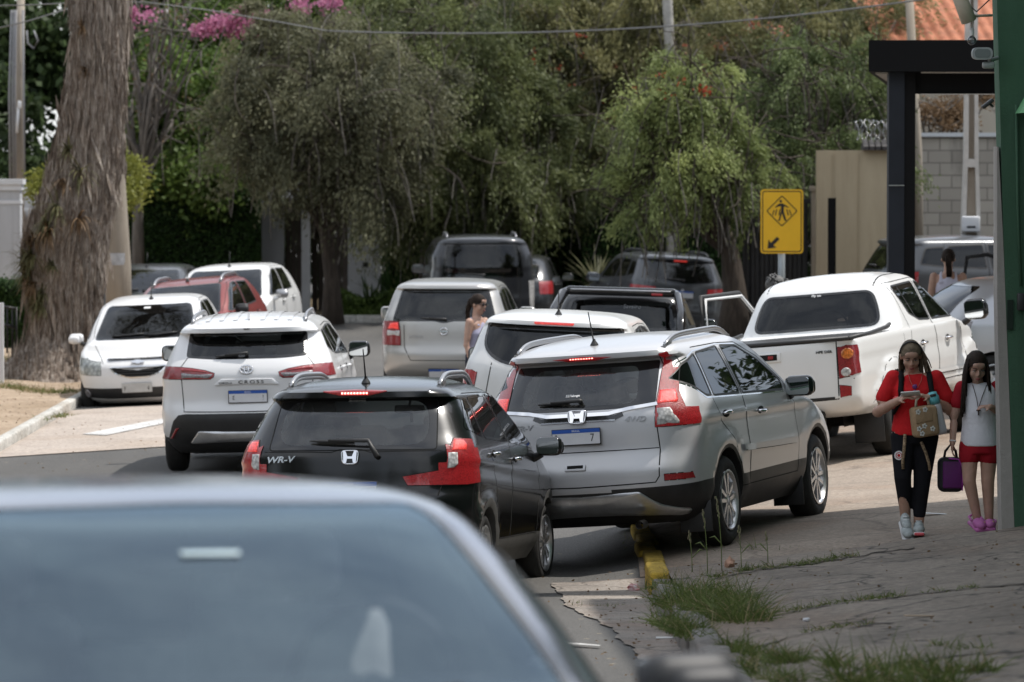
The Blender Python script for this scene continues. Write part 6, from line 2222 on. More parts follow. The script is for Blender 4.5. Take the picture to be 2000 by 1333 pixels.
# ---- white pickup
def build_white_pickup():
    rows = [(.46, .30, 4.7, .76, .3, .5), (.52, .08, 4.9, .83, .3, .6), (.60, .02, 4.97, .86, .26, .6), (.66, .0, 5.0, .868, .24, .6), (.82, .0, 5.0, .872, .24, .6), (1.0, .005, 4.95, .872, .24, .6), (1.10, .012, 4.78, .870, .24, .6),
            (1.16, .02, 4.45, .864, .22, .5), (1.19, .03, 4.28, .855, .18, .46), (1.20, .06, 4.22, .845, .15, .42), (1.203, .35, 4.2, .842, .15, .4), (1.206, 1.45, 4.18, .838, .2, .4), (1.22, 1.60, 4.14, .832, .30, .4),
            (1.32, 1.655, 3.94, .795, .34, .36), (1.48, 1.735, 3.64, .735, .36, .34), (1.62, 1.83, 3.38, .675, .36, .32), (1.69, 1.92, 3.22, .625, .34, .3), (1.735, 2.07, 3.0, .54, .3, .3), (1.765, 2.3, 2.8, .36, .2, .2), (1.775, 2.42, 2.66, .18, .1, .1)]

    def disp(y, z):
        d = -.012 * math.exp(-((z - .86) / .10) ** 2) + .006 * math.exp(-((z - 1.06) / .04) ** 2)
        for yc in (1.25, 4.22):
            r = hypot(y - yc, z - .42)
            d += .055 / (1 + math.exp((r - .545) / .012)) * (1 if z < 1.1 else 0)
        return d
    pt = car_paint('white pickup paint', (0.78, 0.78, 0.77), 0.0, 0.32, dust=.06)
    v = Vehicle('pickup_truck', 'white double cab pickup with dark bed cover and one far door open', 'pickup',
                rows, pt, (2.538, 46.378, .215), 19.93, 1.27, 5.0, disp=disp, q=3.6)
    sh, root = v.sh, v.root
    v.arches((1.25, 4.22), .40, .44, .0, 1, None, .3)
    # bed cover and rail trim
    sh.paintf([f for f in sh.cut([(-.80, .02), (.80, .02), (.80, 1.56), (-.80, 1.56)], 'T', 1, .8)], 1)
    pw = v.side_panes([[(1.98, 1.60), (2.12, 1.62), (2.88, 1.635), (2.92, 1.245), (2.55, 1.26), (2.28, 1.34)][1:], [(2.98, 1.635), (3.28, 1.60), (3.78, 1.30), (3.80, 1.235), (3.0, 1.245)]], 'glass_dark', .02, 1)
    for sd in (1, -1):
        sh.strip([(2.10, 1.60), (2.30, 1.35)], 'S', sd, .03, 1)
        sh.strip([(2.30, 1.61), (2.46, 1.29)], 'S', sd, .02, 1)
    v.doors([([(2.04, 1.66), (2.93, 1.675), (2.97, .62), (2.0 + .1, .62), (1.93, .92), (2.10, 1.22)], [0], (2.42, 1.03)),
             ([(2.94, 1.675), (3.30, 1.63), (3.84, 1.30), (3.96, 1.10), (3.94, .62), (2.98, .62)], [1], (3.38, 1.03))], pw, hmat='chrome', line=.009)
    for sd in (1, -1):
        sh.strip([(1.82, .735), (2.9, .715), (3.9, .70)], 'S', sd, .035, 0, off=.012)
        sh.strip([(1.82, .712), (2.9, .692), (3.9, .677)], 'S', sd, .006, 2, off=.013)
        sh.strip([(1.90, .62), (1.76, .95), (1.78, 1.16)], 'S', sd, .008, 2)
        n = 18
        sh.strip([(1.25 + .555 * cos(a), .40 + .555 * sin(a)) for a in [radians(8 + 164 * k / n) for k in range(n + 1)]], 'S', sd, .008, 2)
    win = rpoly([(-.64, 1.27, .10), (.64, 1.27, .10), (.62, 1.42, .1), (.545, 1.60, .08), (-.545, 1.60, .08), (-.62, 1.42, .1)], .1, 7)
    v.pane(win, 'R', 'rear_window', 'glass_dark', .03, 3)
    v.pane(rpoly([(-.68, 1.25), (.68, 1.25), (.56, 1.64), (-.56, 1.64)], .05), 'F', 'windshield', 'glass_clear', .02)
    v.lamp([(.675, 1.135), (.76, 1.148), (.95, 1.14), (.95, .90), (.80, .865), (.675, .838)], [(-1, 1.145), (.10, 1.13), (.19, 1.05), (.16, .94), (.05, .87), (-1, .86)], 'tail_lamp', 'red_lamp',
           subs=[('indicator_lens', circ(.755, 1.07, .052), 'amber_lamp', 'R'), ('reversing_lamp', circ(.735, .895, .042), 'clear_lamp', 'R')])
    sh.strip([(.668, 1.19), (.664, .85), (.655, .645), (0, .635), (-.655, .645), (-.664, .85), (-.668, 1.19)], 'R', 1, .011, 2)
    sh.strip([(-.62, .655), (.62, .655)], 'R', 1, .03, 1)
    v.lamp([(.672, .775), (.77, .755), (.765, .67), (.672, .66)], None, 'reflector', 'red_reflector', line=.010)
    sh.strip([(.66, .84), (.76, .85), (.85, .80), (.86, .62), (.80, .50), (.70, .47)], 'R', 1, .007, 2)
    sh.strip([(-.66, .84), (-.76, .85), (-.85, .80), (-.86, .62), (-.80, .50), (-.70, .47)], 'R', 1, .007, 2)
    m = MB(); m.rbox((0, 0, 0), (.26, .10, .024), .012, 0); m.rbox((0, 0, .010), (.19, .06, .010), .008, 1); m.box((.03, 0, .018), (.05, .03, .006), 2)
    mark(sh, 0, 1.085, 'R', m, root, 'tailgate_handle', mats=[pt, MAT['gap'], MAT['red_reflector']])
    text_obj('HPE DSR', .034, MAT['gloss'], sh.frame(.55, 1.10, 'R', 1, .003), root, 'lettering', extrude=.002, sx=1.2, bold=.001)
    text_obj('Fly on', .04, MAT['white_ink'], sh.frame(.0, 1.59, 'R', 1, .004), root, 'sticker', extrude=.0008, bold=.001)
    front_face(v, rpoly([(-.42, .98), (.42, .98), (.34, .74), (-.34, .74)], .04, 3), 3, None, [(.50, .98), (1.0, 1.02), (1.0, .84), (.56, .82)], None, rpoly([(-.6, .64), (.6, .64), (.5, .55), (-.5, .55)], .02, 3), None, None, .8, (0, .68), hoodline=[(.6, 4.8), (.68, 4.3)])
    m = MB()
    for sd in (1, -1):
        m.tube([(sd * .80, .05, 1.215), (sd * .80, .8, 1.222), (sd * .775, 1.5, 1.245), (sd * .76, 1.66, 1.262)], .022, 8)
    m.tube([(-.80, .045, 1.215), (.80, .045, 1.215)], .022, 8)
    m.build('bed_rail', [MAT['trim']], root)
    add_plate(root, sh, 0, .54, 'R', off=.015)
    add_mirrors(root, 1.05, 3.92, 1.27, [MAT['gloss'], MAT['trim']], .24, .21)
    for x in (-.545, .545):
        sh.strip([(x, 1.95), (x, 2.5), (x * 1.0, 3.1)], 'T', 1, .016, 2)
    m = MB()
    m.rbox((0, .06, .47), (1.0, .12, .14), .03)
    m.tube([(.3, .3, .5), (.3, 3.6, .5)], .06, 8); m.tube([(-.3, .3, .5), (-.3, 3.6, .5)], .06, 8)
    m.tube([(-.62, 1.25, .38), (.62, 1.25, .38)], .06, 10); m.ball((0.05, 1.25, .38), (.17, .17, .17))
    m.box((0, 2.4, .55), (1.3, 3.2, .1))
    m.tube([(-.42, .12, .36), (-.42, 1.6, .40)], .035, 8)
    m.build('chassis', [MAT['under']], root)
    for sd in (1, -1):
        m = MB(); m.rbox((0, 0, 0), (.30, .014, .34), .006)
        m.build('mud_flap', [MAT['trim']], root, loc=(sd * .72, .78, .34))
    # a door on the far side swung open: inner face, painted frame, handle
    d = MB()
    out = [(0, .62), (0, 1.22), (-.16, 1.48), (-.34, 1.66), (-.92, 1.66), (-.98, 1.22), (-.98, .62)]
    fr = [(-.02, 1.20), (-.18, 1.46), (-.35, 1.64), (-.90, 1.64), (-.955, 1.20)]
    d.prism([(0, .62), (0, 1.2), (-.97, 1.2), (-.98, .62)], -.06, .05, 'x', 0)
    d.prism([(-.03, .66), (-.03, 1.17), (-.94, 1.17), (-.95, .66)], .05, .075, 'x', 1)
    d.tube([(0, p[0], p[1]) for p in fr], .034, 6, 1)
    d.tube([(.03, p[0] * .965 - .005, p[1] - .028) for p in fr], .018, 6, 0)
    o = d.build('door', [pt, MAT['trim']], root)
    o.matrix_local = Matrix.Translation((-.84, 2.98, 0.02)) @ Matrix.Rotation(radians(-25), 4, 'Z') @ Matrix.Rotation(radians(-4), 4, 'Y')
    o['label'] = 'open door showing its dark inner trim and white window frame'
    v.done()
    add_wheels(root, .375, .245, .215, .90, (1.25, 4.22), 'six')
    add_seats(root, 2.02, 2.95, 1.20, .74, 'seat', 3, .62, True, 3.85)
    return v


# ---- white hatchback facing us on the left
def front_face(v, grille=None, bars=5, slit=None, lamp=None, lampside=None, lower=None, fog=None, badge=None, badge_z=.745, plate=None, chars=(), lampmat='head_lamp', hoodline=None):
    sh, root = v.sh, v.root
    if grille:
        g = sh.patch(grille, 'F', 1, 'grille', [MAT['gap']], root, .004)
        m = MB()
        zs = [p[1] for p in grille]; z0, z1 = min(zs), max(zs)
        for k in range(bars):
            z = z0 + (z1 - z0) * (k + .5) / bars
            xs = [x / 200 for x in range(-200, 201) if inpoly(x / 200, z, grille)]
            if len(xs) < 4: continue
            pts = []
            for t in range(9):
                x = xs[0] + (xs[-1] - xs[0]) * t / 8
                l, n = sh.hit(x, z, 'F')
                pts.append(l + n * .008)
            m.tube(pts, .006, 5)
        if m.f: m.build('grille_bars', [MAT['gloss']], g)
        sh.strip(grille, 'F', 1, .014, 4, True, .008)
    if slit:
        sh.patch(slit, 'F', 1, 'grille', [MAT['gloss']], root, .006)
        sh.strip(slit, 'F', 1, .009, 4, True, .008)
    if lamp:
        v.lamp(lamp, lampside, 'headlamp', lampmat, 'F', line=.012, off=.004)
    if lower:
        sh.paintf(sh.cut(lower, 'F', 1, .02), 1)
    if fog:
        for sg in (-1, 1):
            m = MB(); m.lathe([(0, .055), (.02, .052), (.012, .038), (.01, 0)], 16, 'z')
            mark(sh, sg * fog[0], fog[1], 'F', m, root, 'fog_lamp', mats=[MAT['dim_lamp']])
    if badge: mark(sh, 0, badge_z, 'F', badge, root, 'badge', off=.01, mats=[MAT['chrome']])
    if plate: add_plate(root, sh, plate[0], plate[1], 'F', blue=False, chars=chars, base='plate_grey', off=.02)
    if hoodline:
        for sg in (-1, 1):
            sh.strip([(sg * x, y) for x, y in hoodline], 'T', 1, .009, 2)


def front_wipers(root, sh, z, x0=.45, x1=-.15):
    m = MB()
    for a, b in ((x0, .02), (x1 + .1, -.42)):
        P = []
        for t in range(6):
            x = a + (b - a) * t / 5
            l, n = sh.hit(x, z + .02 + .02 * t / 5, 'F')
            if l: P.append(l + n * .014)
        if len(P) > 2: m.tube(P, .011, 6)
    if m.f: m.build('wiper', [MAT['trim']], root)


HATCH = [(.20, .30, 3.68, .72, .35, .5), (.28, .12, 3.84, .79, .38, .6), (.42, .02, 3.915, .835), (.55, .0, 3.93, .85), (.68, .02, 3.91, .8525), (.78, .05, 3.82, .85), (.86, .07, 3.58, .845),
         (.94, .10, 3.12, .835), (.99, .13, 2.92, .82, .42, .42), (1.15, .28, 2.64, .77, .40, .36), (1.30, .48, 2.37, .71, .38, .34), (1.385, .64, 2.18, .66, .36, .32), (1.425, .76, 2.03, .60, .34, .3),
         (1.455, .95, 1.85, .48, .3, .3), (1.47, 1.25, 1.6, .25, .2, .2)]


def scaled(rows, sl, sw, sz):
    return [tuple([r[0] * sz, r[1] * sl, r[2] * sl, r[3] * sw] + list(r[4:])) for r in rows]


def sq(poly, a, b):
    return [tuple([p[0] * a, p[1] * b] + list(p[2:])) for p in poly]


def build_white_hatch():
    pt = car_paint('white hatch paint', (0.78, 0.78, 0.78), 0.0, 0.35, dust=.14)
    v = Vehicle('hatchback_car', 'white hatchback facing us at the left kerb beside the old tree trunk', 'car', HATCH, pt, (-4.752, 67.93, -.10), 182.1, -2.2, -2.77,
                disp=lambda y, z: .012 * math.exp(-((z - .86) / .04) ** 2) - .01 * math.exp(-((z - .62) / .09) ** 2))
    sh, root = v.sh, v.root
    v.arches((.70, 3.22), .30, .345, 0, 1, None)
    pw = v.side_panes([[(.95, 1.05), (1.62, 1.03), (1.60, 1.38), (1.08, 1.36)], [(1.71, 1.025), (2.62, 1.0), (2.2, 1.27), (1.95, 1.37), (1.69, 1.385)]], 'glass_dark', .022, 1)
    v.doors([([(.9, 1.41), (1.65, 1.415), (1.67, .32), (1.2, .32), (1.02, .66), (.86, 1.0)], [0], (1.05, .90)), ([(1.66, 1.415), (1.98, 1.39), (2.3, 1.24), (2.72, 1.0), (2.8, .7), (2.76, .32), (1.68, .32)], [1], (1.85, .88))], pw)
    v.pane(rpoly([(-.68, .99), (.68, .99), (.55, 1.385), (-.55, 1.385)], .05), 'F', 'windshield', 'glass_dark', .03)
    v.pane(rpoly([(-.55, 1.03), (.55, 1.03), (.48, 1.36), (-.48, 1.36)], .05), 'R', 'rear_window', 'glass_dark', .02)
    v.lamp([(.60, .98), (.9, .98), (.9, .74), (.62, .74)], None, 'tail_lamp', 'red_lamp')
    front_face(v, rpoly([(-.38, .695), (.38, .695), (.29, .61), (.12, .555), (-.12, .555), (-.29, .61)], .03, 3), 4,
               rpoly([(-.42, .80), (.42, .80), (.40, .765), (-.40, .765)], .012, 3),
               [(.50, .765), (.56, .765), (1.0, .84), (1.0, .60), (.50, .595)], [(4.2, .82), (3.55, .83), (3.45, .76), (3.6, .62), (4.2, .60)],
               rpoly([(-.80, .425), (-.42, .42), (.42, .42), (.80, .425), (.76, .29), (.4, .275), (-.4, .275), (-.76, .29)], .03, 3), (.70, .35), bow_badge(.17, .062), .745, (0.02, .425),
               ((-.16, 'F', .085), (.15, '4', .085)), hoodline=[(.47, 3.80), (.55, 3.5), (.66, 3.0)])
    front_wipers(root, sh, 1.0)
    add_mirrors(root, .97, 2.52, 1.0, [pt, MAT['trim']], .20, .14)
    add_antenna(root, sh, 0, 1.9, .2)
    m = MB(); m.rbox((0, 0, 0), (.09, .05, .002), .002)
    mark(sh, .02, 1.355, 'F', m, root, 'sticker', off=.006, mats=[MAT['white_ink']])
    v.done()
    add_wheels(root, .30, .185, .19, .83, (.70, 3.22), 'five')
    add_seats(root, .95, 1.75, 1.0, .48, 'seat', 2, .60, True, 2.55)
    return v


def simple_hatch(label, pt, loc, th, pi_, ro, L=3.93, W=.8525, H=1.47, side='glass_dark', shield='glass_dark', rails=None, mirror=None, antenna=True, lampmat='red_lamp', name='hatchback_car', wx=1.0, badge=None, group=None):
    sl, sw, sz = L / 3.93, W / .8525, H / 1.47
    v = Vehicle(name, label, 'car', scaled(HATCH, sl, sw, sz), pt, loc, th, pi_, ro, group=group)
    sh, root = v.sh, v.root
    v.arches((.70 * sl, 3.22 * sl), .30 * sz, .345, 0)
    pw = v.side_panes([sq(p, sl, sz) for p in ([(.95, 1.05), (1.62, 1.03), (1.60, 1.38), (1.08, 1.36)], [(1.71, 1.025), (2.62, 1.0), (2.2, 1.27), (1.95, 1.37), (1.69, 1.385)])], side, .022, 1)
    v.doors([(sq([(.9, 1.41), (1.65, 1.415), (1.67, .32), (1.2, .32), (1.02, .66), (.86, 1.0)], sl, sz), [0], (1.05 * sl, .90 * sz)), (sq([(1.66, 1.415), (1.98, 1.39), (2.3, 1.24), (2.72, 1.0), (2.8, .7), (2.76, .32), (1.68, .32)], sl, sz), [1], (1.85 * sl, .88 * sz))], pw)
    v.pane(rpoly(sq([(-.68, .99), (.68, .99), (.55, 1.385), (-.55, 1.385)], sw, sz), .05), 'F', 'windshield', shield, .03)
    v.pane(rpoly(sq([(-.58, 1.03), (.58, 1.03), (.50, 1.36), (-.50, 1.36)], sw, sz), .05), 'R', 'rear_window', shield, .02)
    v.lamp(sq([(.58, .98), (1.0, .98), (1.0, .74), (.60, .74)], sw, sz), sq([(-1, .97), (.3, .96), (.25, .76), (-1, .75)], sl, sz), 'tail_lamp', lampmat)
    front_face(v, rpoly(sq([(-.38, .70), (.38, .70), (.29, .58), (-.29, .58)], sw, sz), .03, 3), 4, None, sq([(.48, .765), (.56, .775), (1.0, .84), (1.0, .62), (.50, .61)], sw, sz), None,
               rpoly(sq([(-.6, .42), (.6, .42), (.5, .29), (-.5, .29)], sw, sz), .03, 3), None, badge or ring_badge(.045, False), .66 * sz, (0, .46 * sz), hoodline=sq([(.55, 3.6), (.64, 3.1)], sw, sl))
    front_wipers(root, sh, 1.0 * sz)
    sh.strip(sq([(-.62, .55), (-.62, .95)], sw, sz) + sq([(.62, .95), (.62, .55)], sw, sz), 'R', 1, .008, 2, True)
    add_plate(root, sh, 0, .62 * sz, 'R')
    add_mirrors(root, .97 * sw, 2.52 * sl, 1.01 * sz, mirror or [pt, MAT['trim']], .20, .14)
    if rails: add_rails(root, sh, .53 * sw, .95 * sl, 2.0 * sl, rails, .06, .018, 1.8, 0)
    if antenna: add_antenna(root, sh, 0, 1.95 * sl if abs(th) > 90 else 1.0 * sl, .22)
    v.done()
    add_wheels(root, .30, .185, .195, .83 * sw, (.70 * sl, 3.22 * sl), 'five')
    add_seats(root, .95 * sl, 1.75 * sl, 1.0 * sz, .48, 'seat', 2, .60 * sw, True, 2.55 * sl)
    return v


SUV = [(.24, .35, 4.28, .78, .35, .5), (.34, .14, 4.44, .85), (.46, .03, 4.51, .895), (.56, .0, 4.53, .903), (.66, .0, 4.53, .908), (.76, .03, 4.50, .91),
       (.84, .04, 4.42, .91), (.98, .05, 4.08, .905), (1.09, .065, 3.55, .895), (1.15, .085, 3.32, .88, .40, .42), (1.30, .17, 3.03, .82, .38, .36),
       (1.45, .27, 2.77, .765, .36, .34), (1.51, .32, 2.64, .735, .34, .33), (1.535, .27, 2.58, .72, .34, .32), (1.575, .28, 2.45, .685, .34, .32),
       (1.605, .40, 2.27, .625, .34, .3), (1.633, .75, 1.97, .5, .3, .3), (1.65, 1.15, 1.65, .25, .2, .2)]


def simple_suv(label, pt, loc, th, pi_, ro, L=4.53, W=.91, H=1.65, rows=SUV, win=None, lamp=None, lampside=None, lampmat='red_lamp', subs=(), side='glass_dark', rearglass='glass_dark', rails=None, mirror=None, name='suv_car',
               arch=True, spoiler=None, badge=None, badge_z=1.05, text=None, tg=None, plate_z=.92, wheel_r=.345, antenna=None, dark_low=False, belt=1.16, tyre_style='five', brake=None, cat='car', seats='seat', mz=1.13, tint=None):
    sl, sw, sz = L / 4.53, W / .91, H / 1.65
    v = Vehicle(name, label, cat, scaled(rows, sl, sw, sz), pt, loc, th, pi_, ro)
    sh, root = v.sh, v.root
    if dark_low: sh.paintf(sh.cut([(-2, 0), (2, 0), (2, .50), (-2, .50)], 'R', 1, -.6), 1)
    v.arches((.95 * sl, 3.6 * sl), wheel_r, wheel_r + .05, .03 if dark_low else 0, 1, .42 if dark_low else None)
    pw = v.side_panes([sq(p, sl, sz) for p in ([(.48, 1.24), (.88, 1.20), (.90, 1.49), (.60, 1.47)], [(.95, 1.195), (1.58, 1.17), (1.56, 1.525), (.98, 1.50)], [(1.66, 1.17), (2.74, 1.13), (2.40, 1.38), (2.05, 1.50), (1.64, 1.525)])], side, .022, 1)
    v.doors([(sq([(.92, 1.545), (1.6, 1.555), (1.62, .40), (1.40, .40), (1.3, .66), (.92, 1.02), (.86, 1.15)], sl, sz), [1], (1.08 * sl, 1.03 * sz)), (sq([(1.61, 1.555), (2.06, 1.535), (2.43, 1.40), (2.80, 1.16), (2.98, .95), (2.98, .40), (1.63, .40)], sl, sz), [2], (1.95 * sl, 1.01 * sz))], pw)
    w = win or sq([(-.62, 1.165, .03), (.62, 1.165, .03), (.575, 1.495, .03), (-.575, 1.495, .03)], sw, sz)
    v.pane(rpoly(w, .04), 'R', 'rear_window', rearglass, .03, 3)
    v.pane(rpoly(sq([(-.70, 1.17), (.70, 1.17), (.60, 1.52), (-.60, 1.52)], sw, sz), .05), 'F', 'windshield', 'glass_clear', .02)
    v.lamp(lamp or sq([(.62, 1.13), (1.0, 1.13), (1.0, .92), (.66, .92)], sw, sz), lampside, 'tail_lamp', lampmat, subs=subs)
    front_face(v, rpoly(sq([(-.42, .86), (.42, .86), (.36, .66), (-.36, .66)], sw, sz), .03, 3), 4, None, sq([(.52, .84), (1.0, .90), (1.0, .72), (.54, .70)], sw, sz), None, None, None, None, .76, (0, .52))
    tg = tg or [(.60, 1.16), (.64, .9), (.61, .62), (-.61, .62), (-.64, .9), (-.60, 1.16)]
    sh.strip(sq(tg, sw, sz), 'R', 1, .010, 2)
    if badge: mark(sh, 0, badge_z, 'R', badge, root, 'badge', mats=[MAT['chrome']])
    if text: text_obj(text[0], text[3], MAT['steel'], sh.frame(text[1], text[2], 'R', 1, .004), root, 'lettering', extrude=.003, sx=1.2)
    if brake: sh.patch(rpoly(brake, .006, 3), 'R', 1, 'brake_light', [MAT['red_hot']], root, .010)
    add_plate(root, sh, 0, plate_z, 'R', off=.018)
    add_mirrors(root, 1.0 * sw, 2.84 * sl, mz * sz, mirror or [pt, MAT['trim']], .22, .17)
    if rails: add_rails(root, sh, .585 * sw, .55 * sl, 2.25 * sl, rails, .06, .018, 1.8, 0)
    if antenna: add_antenna(root, sh, antenna[0], antenna[1], antenna[2])
    wz = min(p[1] for p in w)
    add_wiper(root, sh, (.02, wz + .03), (-.2 * sw, wz + .045), off=.03, blade=.24)
    v.done()
    add_wheels(root, wheel_r, .22, wheel_r * .64, .89 * sw, (.95 * sl, 3.6 * sl), tyre_style)
    add_seats(root, .95 * sl, 1.95 * sl, (belt - .04) * sz, .58, seats, 3, .62 * sw, True, 2.95 * sl)
    return v

# ---------------------------------------------------------------- vehicles in place
build_black_crossover()
build_silver_crossover()
build_white_crossover()
build_white_pickup()
build_white_hatch()


def zr(x, y): return float(z_road(x, y))


P_sil = car_paint('champagne silver paint', (0.47, 0.46, 0.44), 0.55, .36, dust=.12)
P_white = car_paint('plain white paint', (0.76, 0.76, 0.75), 0, .34, dust=.08)
P_grey = car_paint('dark grey paint', (0.035, 0.037, 0.042), 0.4, .3, dust=.10)
P_slate = car_paint('slate grey paint', (0.075, 0.08, 0.088), 0.3, .3, dust=.08)
P_mid = car_paint('mid grey paint', (0.075, 0.08, 0.088), 0.3, .3, dust=.08)
P_black = car_paint('matt black paint', (0.010, 0.010, 0.011), 0.0, .35, dust=.06)
P_red = car_paint('faded red paint', (0.19, 0.026, 0.024), 0.1, .42, dust=.15)
P_near = car_paint('pale silver paint', (0.26, 0.275, 0.33), 0.85, .22, dust=.05)
P_lsil = car_paint('light silver paint', (0.55, 0.56, 0.58), 0.5, .34, dust=.08)

# silver people carrier in the middle distance
simple_suv('champagne silver people carrier beside the woman in sunglasses', P_sil, (-.88, 62.5, .03), 3.5, 0, 0, L=4.18, W=.845, H=1.585,
           win=[(-.66, 1.07, .03), (-.12, 1.075, .05), (0, 1.045, .05), (.12, 1.075, .05), (.66, 1.07, .03), (.55, 1.46, .03), (-.55, 1.46, .03)],
           lamp=[(.585, 1.05), (.66, 1.06), (1.0, 1.04), (1.0, .75), (.56, .75), (.565, .92)], lampside=[(-1, 1.05), (.2, 1.03), (.2, .78), (-1, .75)],
           subs=[('reversing_lamp', [(.575, .94), (.74, .94), (.745, .87), (.57, .87)], 'clear_lamp', 'R'), ('brake_lamp', [(.60, 1.04), (.70, 1.03), (.73, .96), (.59, .955)], 'red_hot', 'R')],
           lampmat='red_lamp', badge=ring_badge(.045), badge_z=.93, tg=[(.56, 1.05), (.55, .75), (.46, .58), (-.46, .58), (-.55, .75), (-.56, 1.05)], plate_z=.40, rearglass='glass_side', side='glass_side', seats='seat_grey', name='van_car', cat='van', text=('LIVINA', -.36, .86, .055), mirror=[P_sil, P_sil])
# white compact suv half hidden by the silver crossover
simple_suv('white compact SUV mostly hidden behind the silver crossover roof, red brake strip lit', P_white, (.30, 45.3, .06), 6.5, 0, -2.4, L=4.1, W=.8825, H=1.69,
           win=[(-.63, 1.57, .03), (-.66, 1.34, .12), (-.46, 1.205, .15), (.46, 1.205, .15), (.66, 1.34, .12), (.63, 1.57, .03)],
           lamp=[(.70, 1.11), (.76, 1.13), (1.0, 1.12), (1.0, .96), (.72, .98)], lampmat='red_lit', antenna=(0, .62, .2), brake=[(-.19, 1.605), (.19, 1.605), (.18, 1.585), (-.18, 1.585)], rearglass='glass_dark', tg=[(.58, 1.18), (.62, .9), (.60, .62), (-.60, .62), (-.62, .9), (-.58, 1.18)], mirror=[MAT['trim'], MAT['trim']])
# dark boxy wagon far back
BOX = [tuple([r[0], r[1] * (.42 if r[0] > 1.1 else .6), r[2] + (.15 if r[0] > 1.1 else 0), min(.91, r[3] * (1.07 if r[0] > 1.2 else 1.0))] + list(r[4:])) for r in SUV]
simple_suv('tall dark grey off road wagon behind the people carrier', P_grey, (-.50, 84.3, -.04), -3, 0, 0, L=4.7, W=.9375, H=1.86, rows=BOX,
           win=[(-.70, 1.15, .04), (.70, 1.15, .04), (.625, 1.70, .05), (-.625, 1.70, .05)], lamp=[(.80, 1.08), (1.0, 1.08), (1.0, .62), (.82, .62)], lampmat='clear_lamp', rails=[MAT['steel']], mirror=[MAT['trim'], MAT['trim']], wheel_r=.385, mz=1.08, rearglass='glass_dark', name='off_road_car')
simple_hatch('dark car with one red lamp peeping out right of the off road wagon', P_grey, (-.10, 89.3, -.05), 4, 0, 0, L=4.0, W=.86, H=1.42, lampmat='red_lit', antenna=False)
# grey crossover under the bottlebrush tree
simple_suv('grey crossover with roof rails under the bottlebrush tree', P_slate, (2.86, 83.0, -.08), -13, 0, -3.5, L=4.15, W=.86, H=1.62, rails=[MAT['trim']], badge=diamond_badge(.055), badge_z=.94,
           win=[(-.60, 1.17, .05), (-.2, 1.12, .2), (.2, 1.12, .2), (.60, 1.17, .05), (.54, 1.46, .05), (-.54, 1.46, .05)], lamp=[(.46, 1.03), (1.0, 1.06), (1.0, .86), (.44, .88)], lampmat='red_lit', rearglass='glass_side', text=('DUSTER', 0, .84, .05), brake=[(-.12, 1.50), (.12, 1.50), (.11, 1.48), (-.11, 1.48)])
# grey suv side on behind the portico
simple_suv('mid grey SUV standing side on behind the portico column', P_mid, (5.45, 74.0, zr(5.45, 74) + .1), 71, 0, 0, L=4.45, W=.91, H=1.70, rails=None, lampmat='red_lamp', side='glass_dark')
# light silver cars at the right edge
simple_hatch('light silver car seen side on between the pickup mirror and the green wall', P_lsil, (4.45, 54.6, zr(5, 54.6)), 76, 0, 0, L=4.1, W=.86, H=1.46, lampmat='dim_lamp', side='glass_side', antenna=False)
vd = simple_hatch('pale car with its driver door open behind the ponytailed woman', P_lsil, (7.45, 63.5, zr(6.8, 65)), 6, 0, 0, L=4.0, W=.86, H=1.50, lampmat='red_lit', antenna=False)
d = MB()
d.prism([(0, .4), (0, .95), (-.95, .95), (-.98, .4)], -.05, .05, 'x', 0)
d.tube([(0, -.02, .95), (0, -.35, 1.38), (0, -.55, 1.44), (0, -.86, 1.40), (0, -.93, .95)], .032, 6, 1)
d.prism([(-.03, .45), (-.03, .93), (-.92, .93), (-.95, .45)], .05, .07, 'x', 1)
o = d.build('door', [P_lsil, MAT['trim']], vd.root)
o.matrix_local = Matrix.Translation((-.80, 2.72, .02)) @ Matrix.Rotation(radians(-58), 4, 'Z')
o['label'] = 'open driver door with dark window frame'

# row of cars facing us on the left, behind the white hatchback
simple_hatch('faded red hatchback with silver roof rails behind the white hatchback', P_red, (-4.30, 73.8, -.06), 191, -1.5, -5.0, L=3.85, W=.82, H=1.50, rails=[MAT['steel']], mirror=[MAT['trim'], MAT['trim']], shield='glass_side')
simple_hatch('white car facing us behind the red hatchback, chrome mirror caps showing', P_white, (-4.22, 81.3, -.05), 189, -1, -2.5, L=4.1, W=.86, H=1.52, mirror=[MAT['steel'], P_white], shield='glass_side')
simple_hatch('grey car half hidden by the street pole on the left', P_mid, (-6.15, 86.3, .02), 184, -1, -1, L=4.2, W=.87, H=1.33, shield='glass_side', antenna=True)


